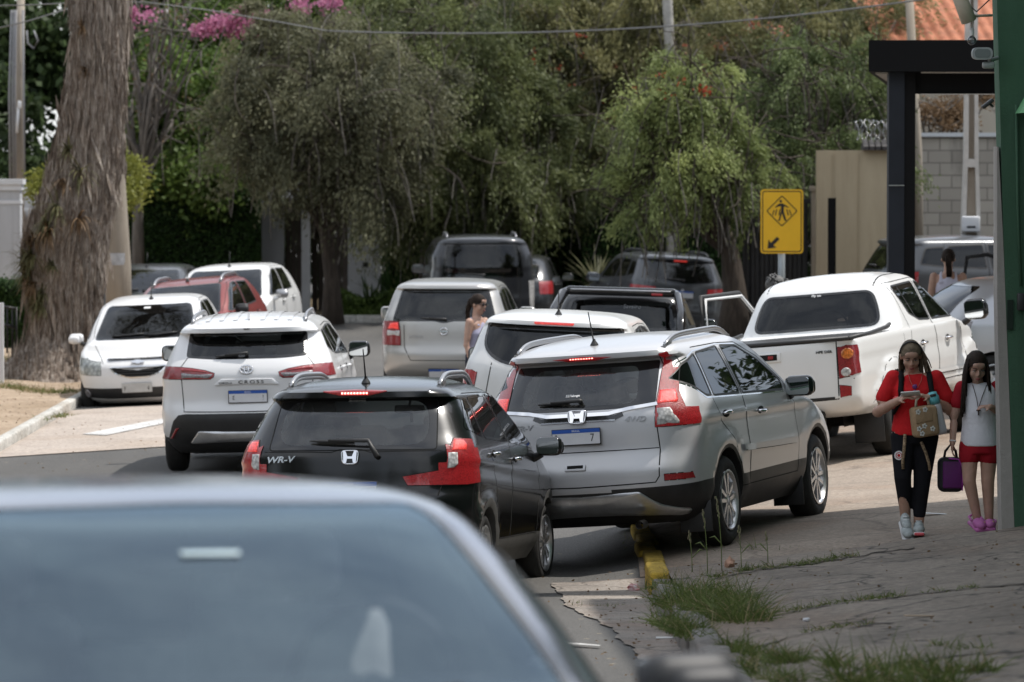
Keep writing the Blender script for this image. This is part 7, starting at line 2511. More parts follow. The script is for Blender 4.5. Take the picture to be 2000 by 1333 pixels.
# small dark pickup with a sport bar
def build_black_pickup():
    rows = [(.40, .30, 4.1, .72, .3, .5), (.48, .06, 4.3, .80, .28, .6), (.60, .0, 4.42, .825, .24, .6), (.90, .005, 4.38, .835, .24, .6), (1.02, .02, 3.9, .83, .22, .5), (1.10, .03, 3.65, .82, .2, .45),
            (1.115, .06, 3.6, .81, .15, .4), (1.118, .4, 3.58, .805, .15, .4), (1.122, 1.45, 3.55, .80, .2, .4), (1.14, 1.62, 3.50, .79, .20, .4), (1.30, 1.66, 3.2, .74, .20, .36), (1.47, 1.71, 2.95, .68, .20, .34),
            (1.55, 1.80, 2.7, .62, .2, .3), (1.60, 2.0, 2.5, .5, .2, .2), (1.62, 2.15, 2.35, .25, .1, .1)]
    v = Vehicle('pickup_truck', 'small black pickup with a silver edged sport bar behind its cab', 'pickup', rows, P_black, (1.05, 54.4, zr(1.05, 55) - .02), 6, 0, -1.5)
    sh, root = v.sh, v.root
    v.arches((1.05, 3.6), .32, .37)
    sh.paintf(sh.cut([(-.74, .05), (.74, .05), (.74, 1.52), (-.74, 1.52)], 'T', 1, .8), 1)
    pw = v.side_panes([[(1.98, 1.20), (2.9, 1.18), (2.55, 1.46), (2.02, 1.48)]], 'glass_dark', .02, 1)
    v.doors([([(1.9, 1.52), (2.62, 1.5), (3.05, 1.15), (3.05, .5), (1.9, .5)], [0], (2.1, .98))], pw)
    w = rpoly([(-.66, 1.16), (.66, 1.16), (.58, 1.50), (-.58, 1.50)], .08, 6)
    v.pane(w, 'R', 'rear_window', 'glass_dark', .05, 3)
    v.pane(rpoly([(-.64, 1.17), (.64, 1.17), (.52, 1.50), (-.52, 1.50)], .05), 'F', 'windshield', 'glass_clear', .02)
    v.lamp([(.66, 1.06), (1.0, 1.06), (1.0, .74), (.68, .74)], None, 'tail_lamp', 'red_lamp')
    m = MB()
    for sd in (-1, 1):
        m.tube([(sd * .78, .55, 1.12), (sd * .73, 1.15, 1.38), (sd * .66, 1.50, 1.57), (sd * .60, 1.60, 1.60)], [.06, .055, .05, .045], 8, 0)
        m.tube([(sd * .80, .55, 1.13), (sd * .745, 1.13, 1.395), (sd * .68, 1.48, 1.585)], .022, 6, 1)
    m.rbox((0, 1.62, 1.595), (1.26, .20, .10), .03, 0); m.rbox((0, 1.515, 1.61), (1.16, .02, .022), .008, 1); m.rbox((.42, 1.515, 1.575), (.13, .02, .03), .006, 2)
    m.build('sport_bar', [MAT['gloss'], MAT['steel'], MAT['red_lit']], root)
    text_obj('Saveiro', .07, plain('grey vinyl', (.35, .36, .38), .5), sh.frame(.12, 1.42, 'R', 1, .004), root, 'sticker', extrude=.0008, shear=.2)
    m = MB(); m.box((0, 1.5, .45), (1.2, 2.8, .12)); m.build('chassis', [MAT['under']], root)
    m = MB(); m.rbox((.68, .06, 1.085), (.10, .05, .03), .01); m.build('bed_latch', [MAT['chrome']], root)
    sh.strip([(.66, 1.10), (.65, .55), (-.65, .55), (-.66, 1.10)], 'R', 1, .01, 2)
    add_plate(root, sh, 0, .62, 'R')
    add_mirrors(root, .93, 2.95, 1.18, [MAT['gloss'], MAT['trim']], .2, .16)
    v.done()
    add_wheels(root, .32, .2, .2, .82, (1.05, 3.6), 'five')
    add_seats(root, 1.95, 2.35, 1.12, .6, 'seat', 2, .58, True, 3.0)


build_black_pickup()


# the near car: only its roof and windshield rise into the frame
MAT['shield_near'] = glass('near windshield glass', (0.84, 0.90, 0.93), .035, 2.1, (.62, .84, 1, 1))
MAT['near_side'] = glass('near side glass', (.86, .90, .90), .02, 1.5)
MAT['seat_pale'] = plain('pale seat cloth', (.26, .26, .27), .85, var=.2, vscale=12)


def build_near_car():
    sl, sw, sz = 4.3 / 3.93, 1.0, 1.385 / 1.47
    v = Vehicle('sedan_car', 'pale silver car close to us, out of focus, its windshield mirroring the sky', 'car', scaled(HATCH, sl, sw, sz), P_near, (-1.285, 12.92, 1.03), 165.4, 2.65, 0)
    sh, root = v.sh, v.root
    v.arches((.75, 3.5), .31, .36)
    pw = v.side_panes([sq(p, sl, sz) for p in ([(.95, 1.05), (1.62, 1.03), (1.60, 1.38), (1.08, 1.36)], [(1.71, 1.025), (2.62, 1.0), (2.2, 1.27), (1.95, 1.37), (1.69, 1.385)])], 'near_side', .022, 1)
    v.doors([(sq([(.9, 1.41), (1.65, 1.415), (1.67, .32), (1.2, .32), (1.02, .66), (.86, 1.0)], sl, sz), [0], (1.05 * sl, .90 * sz)), (sq([(1.66, 1.415), (1.98, 1.39), (2.3, 1.24), (2.72, 1.0), (2.8, .7), (2.76, .32), (1.68, .32)], sl, sz), [1], (1.85 * sl, .88 * sz))], pw)
    v.pane(rpoly(sq([(-.70, .985), (.70, .985), (.565, 1.412), (0, 1.422), (-.565, 1.412)], sw, sz), .06), 'F', 'windshield', 'shield_near', .03)
    v.pane(rpoly(sq([(-.62, 1.03), (.62, 1.03), (.54, 1.38), (-.54, 1.38)], sw, sz), .05), 'R', 'rear_window', 'near_side', .02)
    front_face(v, rpoly(sq([(-.38, .70), (.38, .70), (.29, .58), (-.29, .58)], sw, sz), .03, 3), 4, None, sq([(.48, .765), (.56, .775), (1.0, .84), (1.0, .62), (.50, .61)], sw, sz), None, None, None, ring_badge(.045, False), .62, (0, .44), hoodline=sq([(.55, 3.6), (.64, 3.1)], sw, sl))
    front_wipers(root, sh, .97 * sz)
    add_mirrors(root, .97, 2.66 * sl, 1.0 * sz, [MAT['trim'], MAT['trim']], .22, .15)
    v.done()
    add_wheels(root, .31, .2, .2, .83, (.75, 3.5), 'five')
    add_seats(root, 1.0 * sl, 1.62 * sl, 1.0 * sz, .44, 'seat_pale', 2, .60, True, 2.62 * sl)
    m = MB(); m.rbox((0, 2.30, 1.225), (.24, .035, .065), .02); m.tube([(0, 2.30, 1.25), (0, 2.36, 1.29)], .014, 6)
    m.build('inner_mirror', [MAT['cabin']], root)
    m = MB(); m.rbox((0, 0, 0), (.13, .004, .024), .002)
    l, n = sh.hit(.0, 1.235, 'F')
    mark(sh, .0, 1.235, 'F', MB().rbox((0, 0, 0), (.13, .022, .003), .001), root, 'sticker', off=.004, mats=[plain('pale sticker', (.40, .50, .53), .4)])
    return v


build_near_car()

# ---------------------------------------------------------------- people
def skin_mat(name, c):
    m, nt, out = nt_new(name)
    p = nt.nodes.new('ShaderNodeBsdfPrincipled')
    nt.links.new(ramp(nt, noise(nt, 14, 5, .6), [(.3, tuple(x * .86 for x in c)), (.7, tuple(min(1, x * 1.08) for x in c))]), p.inputs['Base Color'])
    p.inputs['Roughness'].default_value = .5
    p.inputs['Subsurface Weight'].default_value = .12
    p.inputs['Subsurface Radius'].default_value = (.012, .005, .003)
    nt.links.new(p.outputs[0], out.inputs['Surface'])
    return m


def cloth(name, c, var=.12, scale=9, bs=.25):
    return plain(name, c, .85, var=var, vscale=scale, bmp=bs, bscale=40, spec=.2)


def fuse(mb, name, mats, parent=None, voxel=.011, it=5, fac=.5):
    """melt overlapping closed shapes into one continuous surface"""
    tmp = mb.build('tmp', mats)
    md = tmp.modifiers.new('r', 'REMESH'); md.mode = 'VOXEL'; md.voxel_size = voxel; md.use_smooth_shade = True
    if it:
        sm = tmp.modifiers.new('s', 'SMOOTH'); sm.factor = fac; sm.iterations = it
    dg = bpy.context.evaluated_depsgraph_get()
    me = D.meshes.new_from_object(tmp.evaluated_get(dg))
    D.objects.remove(tmp)
    me.name = name
    me.materials.clear()
    for m in (mats if isinstance(mats, (list, tuple)) else [mats]): me.materials.append(m)
    me.polygons.foreach_set('use_smooth', [True] * len(me.polygons))
    o = D.objects.new(name, me)
    link(o, parent)
    return o


def rings(mb, R, n=22, mi=0):
    """closed loft of ellipses (x, y, z, rx, ry)"""
    vs, fs = [], []
    for x, y, z, rx, ry in R:
        for k in range(n):
            a = 2 * pi * k / n
            vs.append((x + rx * cos(a), y + ry * sin(a), z))
    for i in range(len(R) - 1):
        for k in range(n):
            k2 = (k + 1) % n
            fs.append((i * n + k, i * n + k2, (i + 1) * n + k2, (i + 1) * n + k))
    fs.append(tuple(range(n - 1, -1, -1))); fs.append(tuple((len(R) - 1) * n + k for k in range(n)))
    mb.add(vs, fs, mi, True)


def limb3(mb, P, r, n=14, mi=0, sub=4):
    """tapered limb through joints with rounded joints"""
    P = [Vector(p) for p in P]
    pts, rad = [], []
    for i in range(len(P) - 1):
        for k in range(sub):
            t = k / sub
            pts.append(P[i].lerp(P[i + 1], t)); rad.append(r[i] + (r[i + 1] - r[i]) * t)
    pts.append(P[-1]); rad.append(r[-1])
    mb.tube(pts, rad, n, mi)
    for p, q in zip(P, r): mb.ball(p, q * .99, mi, 12, 8)


def head_shape(mb, M, s=1.0):
    """skull, jaw, nose, brow, lips and ears; the face looks along -y of M"""
    mb.ball((0, .012, .030), (.074 * s, .095 * s, .088 * s), 0, 20, 14, M)
    mb.ball((0, -.022, -.035), (.058 * s, .062 * s, .070 * s), 0, 18, 12, M)
    mb.ball((0, -.055, -.088), (.030 * s, .026 * s, .022 * s), 0, 14, 9, M)
    mb.ball((-.036, -.050, -.030), (.026 * s, .026 * s, .030 * s), 0, 12, 8, M); mb.ball((.036, -.050, -.030), (.026 * s, .026 * s, .030 * s), 0, 12, 8, M)
    mb.ball((0, -.070, .045), (.055 * s, .020 * s, .034 * s), 0, 14, 8, M)
    mb.tube([(0, -.080, .012), (0, -.096, -.018), (0, -.102, -.028)], [.009, .011, .012], 8, 0, True, True, M)
    mb.ball((-.012, -.090, -.030), .009, 0, 8, 6, M); mb.ball((.012, -.090, -.030), .009, 0, 8, 6, M)
    mb.ball((0, -.080, -.056), (.024, .012, .010), 0, 10, 7, M); mb.ball((0, -.078, -.066), (.020, .012, .008), 0, 10, 7, M)
    for sd in (-1, 1): mb.ball((sd * .076 * s, .012, -.005), (.010, .020, .032), 0, 10, 7, M)


def face_parts(parent, M, iris=(.03, .018, .01), lip=(.32, .10, .09), brow=(.02, .014, .010), closed=.45, eyes=True):
    m = MB()
    if eyes:
        for sd in (-1, 1):
            m.ball((sd * .031, -.0765, .006), (.0145, .008, .0075 * (1 - closed)), 0, 10, 7, M)
            m.ball((sd * .031, -.0825, .005), (.006, .0035, .006 * (1 - closed)), 1, 8, 6, M)
            m.tube([(sd * .016, -.082, .011), (sd * .031, -.0865, .013), (sd * .047, -.079, .009)], .0022, 5, 2, True, True, M)
    for sd in (-1, 1): m.tube([(sd * .014, -.089, .025), (sd * .032, -.090, .031), (sd * .050, -.078, .025)], [.0022, .0028, .0014], 6, 2, True, True, M)
    m.ball((0, -.089, -.056), (.021, .006, .005), 3, 10, 6, M); m.ball((0, -.087, -.065), (.018, .007, .006), 3, 10, 6, M)
    m.build('face_features', [plain('eye white', (.55, .52, .5), .4), plain('iris', iris, .3), plain('brow', brow, .8), plain('lips', lip, .5)], parent)


def hand(mb, W, d, up, side, s=1.0, curl=.55, mi=0, hold=False):
    """palm, four bent fingers and a thumb; W wrist, d towards the fingers, up the back of the hand"""
    W = Vector(W); d = Vector(d).normalized(); up = Vector(up); up = (up - d * up.dot(d)).normalized(); r = d.cross(up) * side
    A = Matrix((r, d, up)).transposed().to_4x4(); A.translation = W
    mb.ball((0, .042 * s, 0), (.040 * s, .050 * s, .016 * s), mi, 12, 8, A)
    for k, (x, l) in enumerate(((-.028, .062), (-.0095, .074), (.0095, .070), (.027, .055))):
        p = Vector((x * s, .078 * s, .002)); a = .12
        pts = [Vector((x * .8 * s, .05 * s, 0)), p]
        ang = 0
        for j in range(3):
            ang += curl * (.75 + .08 * k)
            p = p + Vector((x * .06, cos(ang), -sin(ang))) * l * s * (.42, .32, .26)[j]
            pts.append(p)
        mb.tube(pts, [.0095 * s, .0092 * s, .0085 * s, .0078 * s, .0062 * s], 8, mi, True, True, A)
    t0 = Vector((-.030 * s, .020 * s, -.004)); t1 = t0 + Vector((-.026, .026, -.010)) * s; t2 = t1 + Vector((-.006, .030, -.014)) * s
    mb.tube([t0, t1, t2], [.013 * s, .011 * s, .008 * s], 8, mi, True, True, A)


def strands(name, parent, roots, mats, mi=0):
    """locks of hair: each a list of points and radii"""
    m = MB()
    for pts, rad in roots: m.tube(pts, rad, 6, mi)
    return m.build(name, mats, parent)


def hair_cap(mb, M, s=1.0, low=-.03, front=.058, n=26):
    """shell over the skull, hairline rising over the forehead"""
    vs, fs = [], []
    nu, nv = n, 12
    for j in range(nv + 1):
        for k in range(nu):
            ph = 2 * pi * k / nu
            back = (1 + sin(ph)) / 2           # 1 at the back (+y), 0 at the face
            zmin = front + (low - front) * (back ** .55)
            top = .124 * s
            th_end = math.acos(max(-1, min(1, (zmin - .030) / (.098 * s))))
            th = th_end * j / nv
            vs.append((.083 * s * sin(th) * cos(ph), .012 + .104 * s * sin(th) * sin(ph), .030 + .098 * s * cos(th)))
    for j in range(nv):
        for k in range(nu):
            k2 = (k + 1) % nu
            fs.append((j * nu + k, (j + 1) * nu + k, (j + 1) * nu + k2, j * nu + k2))
    mb.add(vs, fs, 0, True, M)


def locks(mb, M, n, ln, s=1.0, spread=.03, a0=-.35, a1=pi + .35, rad=.011, out=.02, wave=.012, z0=.03, fall=None):
    """hair falling from the sides and back of the head; fall: world down in the frame of M"""
    dn = fall or Vector((0, 0, -1))
    for k in range(n):
        a = a0 + (a1 - a0) * (k + npr.uniform(-.3, .3)) / max(1, n - 1)
        zz = z0 + npr.uniform(-.02, .05)
        c = sqrt(max(.05, 1 - ((zz - .03) / .1) ** 2))
        p = Vector((.080 * s * c * cos(a), .012 + .100 * s * c * sin(a), zz))
        d = Vector((cos(a) * out * 8, sin(a) * out * 6, -.4)).normalized()
        pts, rr = [p.copy()], [rad * .9]
        L = ln * npr.uniform(.75, 1.1); m_ = 6
        for j in range(m_):
            d = (d + dn * .7 + Vector((npr.normal() * wave * 8, npr.normal() * wave * 8, 0))).normalized()
            p = p + d * L / m_
            pts.append(p.copy()); rr.append(rad * (1 - .75 * (j + 1) / m_) + .002)
        mb.tube(pts, rr, 6, 0, True, True, M)


def look(c, pitch, yaw=0.0, roll=0.0):
    M = Matrix.Translation(c) @ Matrix.Rotation(yaw, 4, 'Z') @ Matrix.Rotation(pitch, 4, 'X') @ Matrix.Rotation(roll, 4, 'Y')
    return M


SK1 = skin_mat('tanned skin', (0.47, 0.285, 0.21))
SK2 = skin_mat('light brown skin', (0.50, 0.31, 0.235))
HAIR_B = plain('dark brown hair', (0.022, 0.014, 0.010), .7, var=.5, vscale=30, bmp=.5, bscale=90, spec=.2)
HAIR_S = plain('streaked hair', (0.060, 0.042, 0.028), .7, c2=(0.21, 0.165, 0.115), vscale=16, bmp=.5, bscale=90, spec=.2)
HAIR_G = plain('greying dark hair', (0.035, 0.033, 0.032), .55, c2=(0.10, 0.098, 0.095), vscale=40, bmp=.5, bscale=90)


def woman_with_phone():
    X, Y = 3.10, 37.4
    o = empty('person', (X, Y, float(z_road(X, Y)) + .005), 'woman in red T-shirt and black leggings walking while looking at her phone', 'person')
    b = MB()
    H = look((-.035, -.055, 1.395), radians(26), 0, radians(-2))
    head_shape(b, H, 1.0)
    limb3(b, [(-.01, .0, 1.22), (-.03, -.035, 1.34)], [.058, .050])
    rings(b, [(0, .0, .76, .13, .10), (0, .005, .82, .165, .125), (0, 0, .93, .140, .110), (0, -.01, 1.04, .145, .118), (0, -.015, 1.14, .155, .115), (0, 0, 1.22, .165, .085), (0, 0, 1.265, .09, .06)])
    sh = [(-.165, 0, 1.225), (.165, 0, 1.225)]; el = [(-.285, -.015, .965), (.275, -.005, .975)]; wr = [(-.135, -.205, 1.065), (.085, -.195, 1.085)]
    for i in range(2):
        limb3(b, [sh[i], el[i], wr[i]], [.056, .046, .029])
    hand(b, wr[0], (.075, -.05, .035), (-.3, -.2, 1), -1, .92, .5)
    hand(b, wr[1], (-.085, -.055, .03), (.2, -.3, 1), 1, .92, .5)
    limb3(b, [(-.085, 0, .80), (-.095, -.055, .46), (-.062, .06, .14)], [.098, .060, .040])
    limb3(b, [(.085, 0, .80), (.060, .0, .45), (.035, .02, .10)], [.098, .062, .040])
    fuse(b, 'body', [SK1], o, .0085, 3)
    face_parts(o, H, closed=.6)
    # hair pulled back under a band, ends on the shoulders
    m = MB(); hair_cap(m, H, .985, -.05, .084)
    locks(m, H, 70, .20, 1.0, a0=.25, a1=pi - .25, rad=.0075, out=.02, wave=.014, z0=.0, fall=Vector((0, -.42, -.9)))
    locks(m, H, 22, .22, .95, a0=.2, a1=.6, rad=.007, out=.045, wave=.02, z0=.02, fall=Vector((.25, -.42, -.9)))
    m.build('hair', [HAIR_S], o)
    m = MB(); m.tube([(.086 * cos(a), -.012 + .0 * a, .035 + .098 * sin(a)) for a in [pi * k / 16 for k in range(17)]], .006, 6, 0, True, True, H); m.build('hair_band', [MAT['trim']], o)
    # T-shirt with short sleeves
    s = MB()
    rings(s, [(0, .0, .79, .178, .137), (0, .0, .84, .178, .137), (0, 0, .94, .160, .126), (0, -.01, 1.05, .163, .134), (0, -.015, 1.14, .172, .132), (0, 0, 1.215, .160, .095), (0, 0, 1.262, .085, .066)])
    for i, sd in ((0, -1), (1, 1)): limb3(s, [sh[i], (sh[i][0] + sd * .076, -.008, 1.075)], [.065, .062])
    tee = cloth('red cotton', (0.55, 0.018, 0.022), .18, 7, .5)
    fuse(s, 'shirt', [tee], o, .010, 3)
    t = text_obj('Amor de mãe', .052, MAT['white_ink'], Matrix.Translation((-.01, -.163, 1.095)) @ Matrix.Rotation(radians(90), 4, 'X'), o, 'shirt_lettering', extrude=.002, shear=.3, sx=.85)
    # leggings
    l = MB()
    rings(l, [(0, .0, .72, .13, .11), (0, .005, .79, .170, .130), (0, 0, .85, .165, .124)])
    limb3(l, [(-.085, 0, .78), (-.095, -.055, .46), (-.068, .035, .235)], [.104, .067, .050])
    limb3(l, [(.085, 0, .78), (.060, .0, .45), (.040, .015, .175)], [.104, .069, .050])
    fuse(l, 'leggings', [cloth('black leggings', (0.010, 0.010, 0.013), .3, 5)], o, .010, 3)
    m = MB(); m.lathe([(-.112, .0), (-.112, .036)], 18, 'y', 0, True, Matrix.Translation((-.130, -.005, .635))); m.lathe([(-.1135, .0), (-.1135, .024)], 18, 'y', 1, True, Matrix.Translation((-.130, -.005, .635))); m.lathe([(-.1145, .012), (-.1145, .019)], 14, 'y', 0, True, Matrix.Translation((-.130, -.005, .635)))
    m.build('leggings_patch', [MAT['white_ink'], tee], o)
    leo = plain('leopard print strap', (.04, .025, .015), .8, c2=(.50, .36, .22), vscale=70)
    m = MB()
    m.tube([(-.085, -.135, .80), (-.09, -.138, .70), (-.10, -.120, .60), (-.098, -.118, .53)], .013, 6)
    m.tube([(.04, -.135, .74), (.075, -.128, .66), (.10, -.115, .58), (.11, -.11, .52)], .012, 6)
    m.build('waist_tie', [leo], o)
    # trainers
    for nm, M_ in (('shoe', Matrix.Translation((-.068, -.02, .065)) @ Matrix.Rotation(radians(32), 4, 'X') @ Matrix.Rotation(radians(4), 4, 'Z')), ('shoe', Matrix.Translation((.032, -.03, .028)) @ Matrix.Rotation(radians(-3), 4, 'Z') @ Matrix.Rotation(radians(-7), 4, 'X'))):
        m = MB()
        m.ball((0, -.075, .028), (.046, .075, .036), 0, 14, 9, M_); m.ball((0, .035, .048), (.040, .070, .058), 0, 14, 9, M_); m.ball((0, -.025, .055), (.038, .06, .045), 0, 14, 9, M_)
        m.rbox((0, -.03, -.010), (.088, .262, .030), .014, 1, M_, 3); m.rbox((0, -.115, -.012), (.080, .10, .026), .012, 2, M_, 3)
        for k in range(4): m.tube([(-.024, -.065 + .024 * k, .072 + .012 * k), (.024, -.060 + .024 * k, .072 + .012 * k)], .004, 5, 3, True, True, M_)
        m.build(nm, [cloth('pale grey knit', (.42, .46, .46), .2, 30), plain('white sole', (.6, .6, .6), .6), plain('coral sole', (.62, .10, .12), .6), MAT['white_ink']], o)
    # rucksack straps and bag behind
    m = MB()
    for sd in (-1, 1):
        m.tube([(sd * .115, .09, 1.22), (sd * .108, .02, 1.272), (sd * .108, -.075, 1.225), (sd * .118, -.125, 1.13), (sd * .128, -.122, 1.04), (sd * .165, -.04, .95)], [.022, .024, .024, .022, .018, .012], 8)
    m.rbox((0, .20, 1.03), (.32, .17, .44), .06)
    tag(m.build('backpack', [cloth('black rucksack cloth', (.012, .012, .013), .3, 8)], None), 'black rucksack worn by the woman in the red shirt', 'backpack').location = o.location
    m = MB(); m.tube([(-.15, -.145, 1.055), (-.16, -.155, 1.06)], .036, 10); m.build('bracelet', [plain('red beads', (.60, .05, .05), .4)], o)
    m = MB(); m.tube([(.105, -.165, 1.065), (.118, -.150, 1.06)], .036, 10); m.build('bracelet', [plain('yellow band', (.55, .38, .06), .5)], o)
    m = MB(); m.rbox((0, 0, 0), (.075, .012, .148), .006)
    ph = tag(m.build('phone', [plain('pale phone', (.62, .62, .60), .3)], None), 'pale phone held in both hands by the woman in red', 'phone')
    ph.matrix_world = Matrix.Translation(o.location + Vector((-.055, -.285, 1.118))) @ Matrix.Rotation(radians(62), 4, 'X') @ Matrix.Rotation(radians(80), 4, 'Y')
    # sunglasses hanging from the collar
    m = MB()
    for dz in (0, -.045): m.ball((-.012, -.146 , 1.165 + dz), (.020, .006, .018))
    m.tube([(.0, -.148, 1.185), (-.01, -.15, 1.12)], .003, 5)
    tag(m.build('sunglasses', [plain('purple lens', (.13, .03, .16), .2)], None), 'purple sunglasses hooked on the red shirt collar', 'sunglasses').location = o.location
    m = MB()
    m.tube([(-.055, -.06, 1.265), (-.045, -.12, 1.21), (-.02, -.150, 1.155)], .0028, 5); m.tube([(.055, -.06, 1.265), (.04, -.12, 1.21), (.01, -.150, 1.155)], .0028, 5)
    m.build('neck_cord', [plain('red cord', (.45, .10, .08), .7)], o)
    # flowered lunch bag hanging from her wrist
    bag = empty('lunch_bag', o.location + Vector((.055, -.235, .905)), 'beige flowered lunch bag hanging from the woman in red', 'bag')
    bag.rotation_euler = (0, radians(-8), radians(18))
    m = MB(); m.rbox((0, 0, 0), (.195, .13, .235), .03, 0, None, 3)
    can = cloth('beige canvas', (.36, .25, .15), .12, 20, .5)
    m.build('bag_body', [can], bag)
    m = MB(); m.rbox((-.025, -.062, .055), (.145, .018, .115), .03, 0, None, 3); m.build('flap', [can], bag)
    m = MB(); m.tube([(-.055, 0, .115), (-.045, 0, .17), (.0, 0, .20), (.045, 0, .17), (.055, 0, .115)], .011, 6); m.build('handle', [plain('cream webbing', (.60, .54, .44), .8)], bag)
    m = MB()
    def flower(x, y, z, r, ax):
        for k in range(5):
            a = 2 * pi * k / 5
            c = (x + r * cos(a), y, z + r * sin(a)) if ax == 'y' else (x, y + r * cos(a), z + r * sin(a))
            m.ball(c, (r * .62, .0025, r * .62) if ax == 'y' else (.0025, r * .62, r * .62), 0, 8, 5)
        m.ball((x, y, z), (r * .4, .004, r * .4) if ax == 'y' else (.004, r * .4, r * .4), 1, 8, 5)
    for x, z in ((-.07, .085), (-.01, .095), (-.075, -.045), (-.055, -.085), (.035, -.06), (-.03, -.03)): flower(x, -.0725 if z > 0 else -.0655, z, .014, 'y')
    for y, z in ((-.03, .06), (.03, .03), (-.02, -.01), (.025, -.05), (-.03, -.075), (.03, .085)): flower(.0985, y, z, .016, 'x')
    m.build('flower_print', [plain('white print', (.62, .62, .58), .8), plain('grey print', (.20, .22, .20), .8)], bag)
    # bottle under her arm
    bt = empty('water_bottle', o.location + Vector((.165, -.16, .93)), 'white water bottle with turquoise lid under the left arm of the woman in red', 'bottle')
    bt.rotation_euler = (radians(8), radians(-14), 0)
    m = MB(); m.lathe([(-.13, .0), (-.13, .040), (-.10, .046), (.09, .046), (.12, .040), (.12, 0)], 18, 'z'); m.build('bottle_body', [plain('milky plastic', (.58, .58, .60), .35)], bt)
    m = MB(); m.lathe([(.115, .0), (.115, .047), (.165, .045), (.18, .036), (.20, .034), (.20, 0)], 18, 'z', 0); m.rbox((0, -.035, .185), (.045, .03, .02), .006, 1); m.build('lid', [plain('turquoise lid', (.16, .52, .58), .4), MAT['trim']], bt)


def schoolgirl():
    X, Y = 3.585, 37.35
    o = empty('person', (X, Y, float(z_road(X, Y)) + .02), 'girl with long dark hair in white polo, red shorts and pink clogs', 'person')
    b = MB()
    H = look((-.020, -.05, 1.265), radians(24), radians(8), 0)
    head_shape(b, H, .97)
    limb3(b, [(0, .0, 1.10), (-.015, -.03, 1.21)], [.046, .042])
    rings(b, [(.01, .0, .64, .105, .085), (.01, .005, .70, .135, .10), (.01, 0, .81, .115, .09), (.01, -.005, .92, .120, .095), (.01, 0, 1.03, .125, .085), (.01, 0, 1.11, .125, .065), (.01, 0, 1.14, .06, .05)])
    limb3(b, [(-.125, 0, 1.105), (-.185, .01, .885), (-.200, -.035, .680)], [.043, .034, .024])
    limb3(b, [(.135, 0, 1.105), (.185, .0, .905), (.075, -.155, .965)], [.043, .034, .024])
    hand(b, (-.200, -.035, .680), (-.02, -.05, -1), (-1, .1, 0), -1, .8, .35)
    hand(b, (.075, -.155, .965), (-1, -.35, .05), (0, -.3, 1), 1, .8, .45)
    limb3(b, [(-.065, 0, .68), (-.070, -.03, .385), (-.002, .015, .095)], [.078, .052, .034])
    limb3(b, [(.085, 0, .68), (.075, .0, .385), (.090, .03, .085)], [.078, .052, .034])
    fuse(b, 'body', [SK2], o, .0085, 3)
    face_parts(o, H, closed=.5, brow=(.015, .010, .008))
    m = MB(); hair_cap(m, H, .985, -.06, .080)
    locks(m, H, 90, .36, .99, a0=-.25, a1=pi + .25, rad=.008, out=.012, wave=.006, z0=.02, fall=Vector((0, -.40, -.92)))
    locks(m, H, 22, .40, .99, a0=-.45, a1=-.15, rad=.008, out=.02, wave=.005, z0=.03, fall=Vector((.02, -.44, -.9)))
    locks(m, H, 22, .40, .99, a0=pi + .15, a1=pi + .45, rad=.008, out=.02, wave=.005, z0=.03, fall=Vector((-.02, -.44, -.9)))
    m.build('hair', [HAIR_B], o)
    s = MB()
    rings(s, [(.01, .0, .655, .150, .118), (.01, 0, .72, .146, .116), (.01, 0, .82, .134, .108), (.01, -.005, .92, .136, .112), (.01, 0, 1.03, .140, .100), (.01, 0, 1.105, .140, .078), (.01, 0, 1.145, .062, .052)])
    limb3(s, [(-.120, 0, 1.105), (-.148, .004, 1.03)], [.052, .050])
    fuse(s, 'shirt', [cloth('white polo cotton', (.74, .74, .78), .06, 8, .6)], o, .010, 3)
    red = cloth('dark red school cloth', (.33, .012, .022), .15, 8)
    for q in ([(-.128, 0, 1.105), (-.162, .006, .985)], [(.14, 0, 1.105), (.168, .004, .985)]):
        s = MB(); limb3(s, q, [.055, .054])
        fuse(s, 'sleeve', [red], o, .010, 2)
    s = MB(); rings(s, [(.01, 0, .60, .150, .110), (.01, 0, .66, .148, .112), (.01, 0, .72, .138, .106)])
    limb3(s, [(-.062, 0, .66), (-.068, -.01, .575)], [.086, .084]); limb3(s, [(.082, 0, .66), (.084, 0, .575)], [.086, .084])
    fuse(s, 'shorts', [red], o, .010, 3)
    pink = plain('pink foam clog', (.50, .15, .40), .6)
    for M_ in (Matrix.Translation((-.012, -.035, .055)) @ Matrix.Rotation(radians(14), 4, 'X') @ Matrix.Rotation(radians(14), 4, 'Z'), Matrix.Translation((.090, -.02, .035)) @ Matrix.Rotation(radians(-5), 4, 'Z')):
        m = MB(); m.ball((0, -.06, .022), (.050, .082, .042), 0, 16, 10, M_); m.rbox((0, -.015, -.012), (.094, .225, .034), .016, 0, M_, 3)
        m.tube([(-.045, -.01, .035), (-.044, .06, .045), (0, .095, .05), (.044, .06, .045), (.045, -.01, .035)], .010, 6, 0, True, True, M_)
        for x, y in ((-.018, -.09), (.02, -.075), (0, -.055), (.025, -.105), (-.03, -.065)): m.ball((x, y, .054 - abs(x) * .3), (.008, .009, .006), 1, 8, 5, M_)
        m.build('clog', [pink, plain('clog charm', (.55, .45, .12), .5)], o)
    m = MB(); m.tube([(-.198, -.03, .70), (-.199, -.032, .69)], .027, 12); m.build('bracelet', [MAT['white_ink']], o)
    m = MB()
    m.tube([(-.05, -.06, 1.13), (-.025, -.112, 1.03), (-.012, -.122, .955)], .003, 5); m.tube([(.06, -.06, 1.13), (.015, -.112, 1.03), (-.008, -.122, .955)], .003, 5)
    m.box((-.01, -.125, .925), (.010, .006, .055)); m.box((-.01, -.125, .935), (.034, .006, .010)); m.build('cross_pendant', [plain('dark wood cross', (.05, .03, .025), .6)], o)
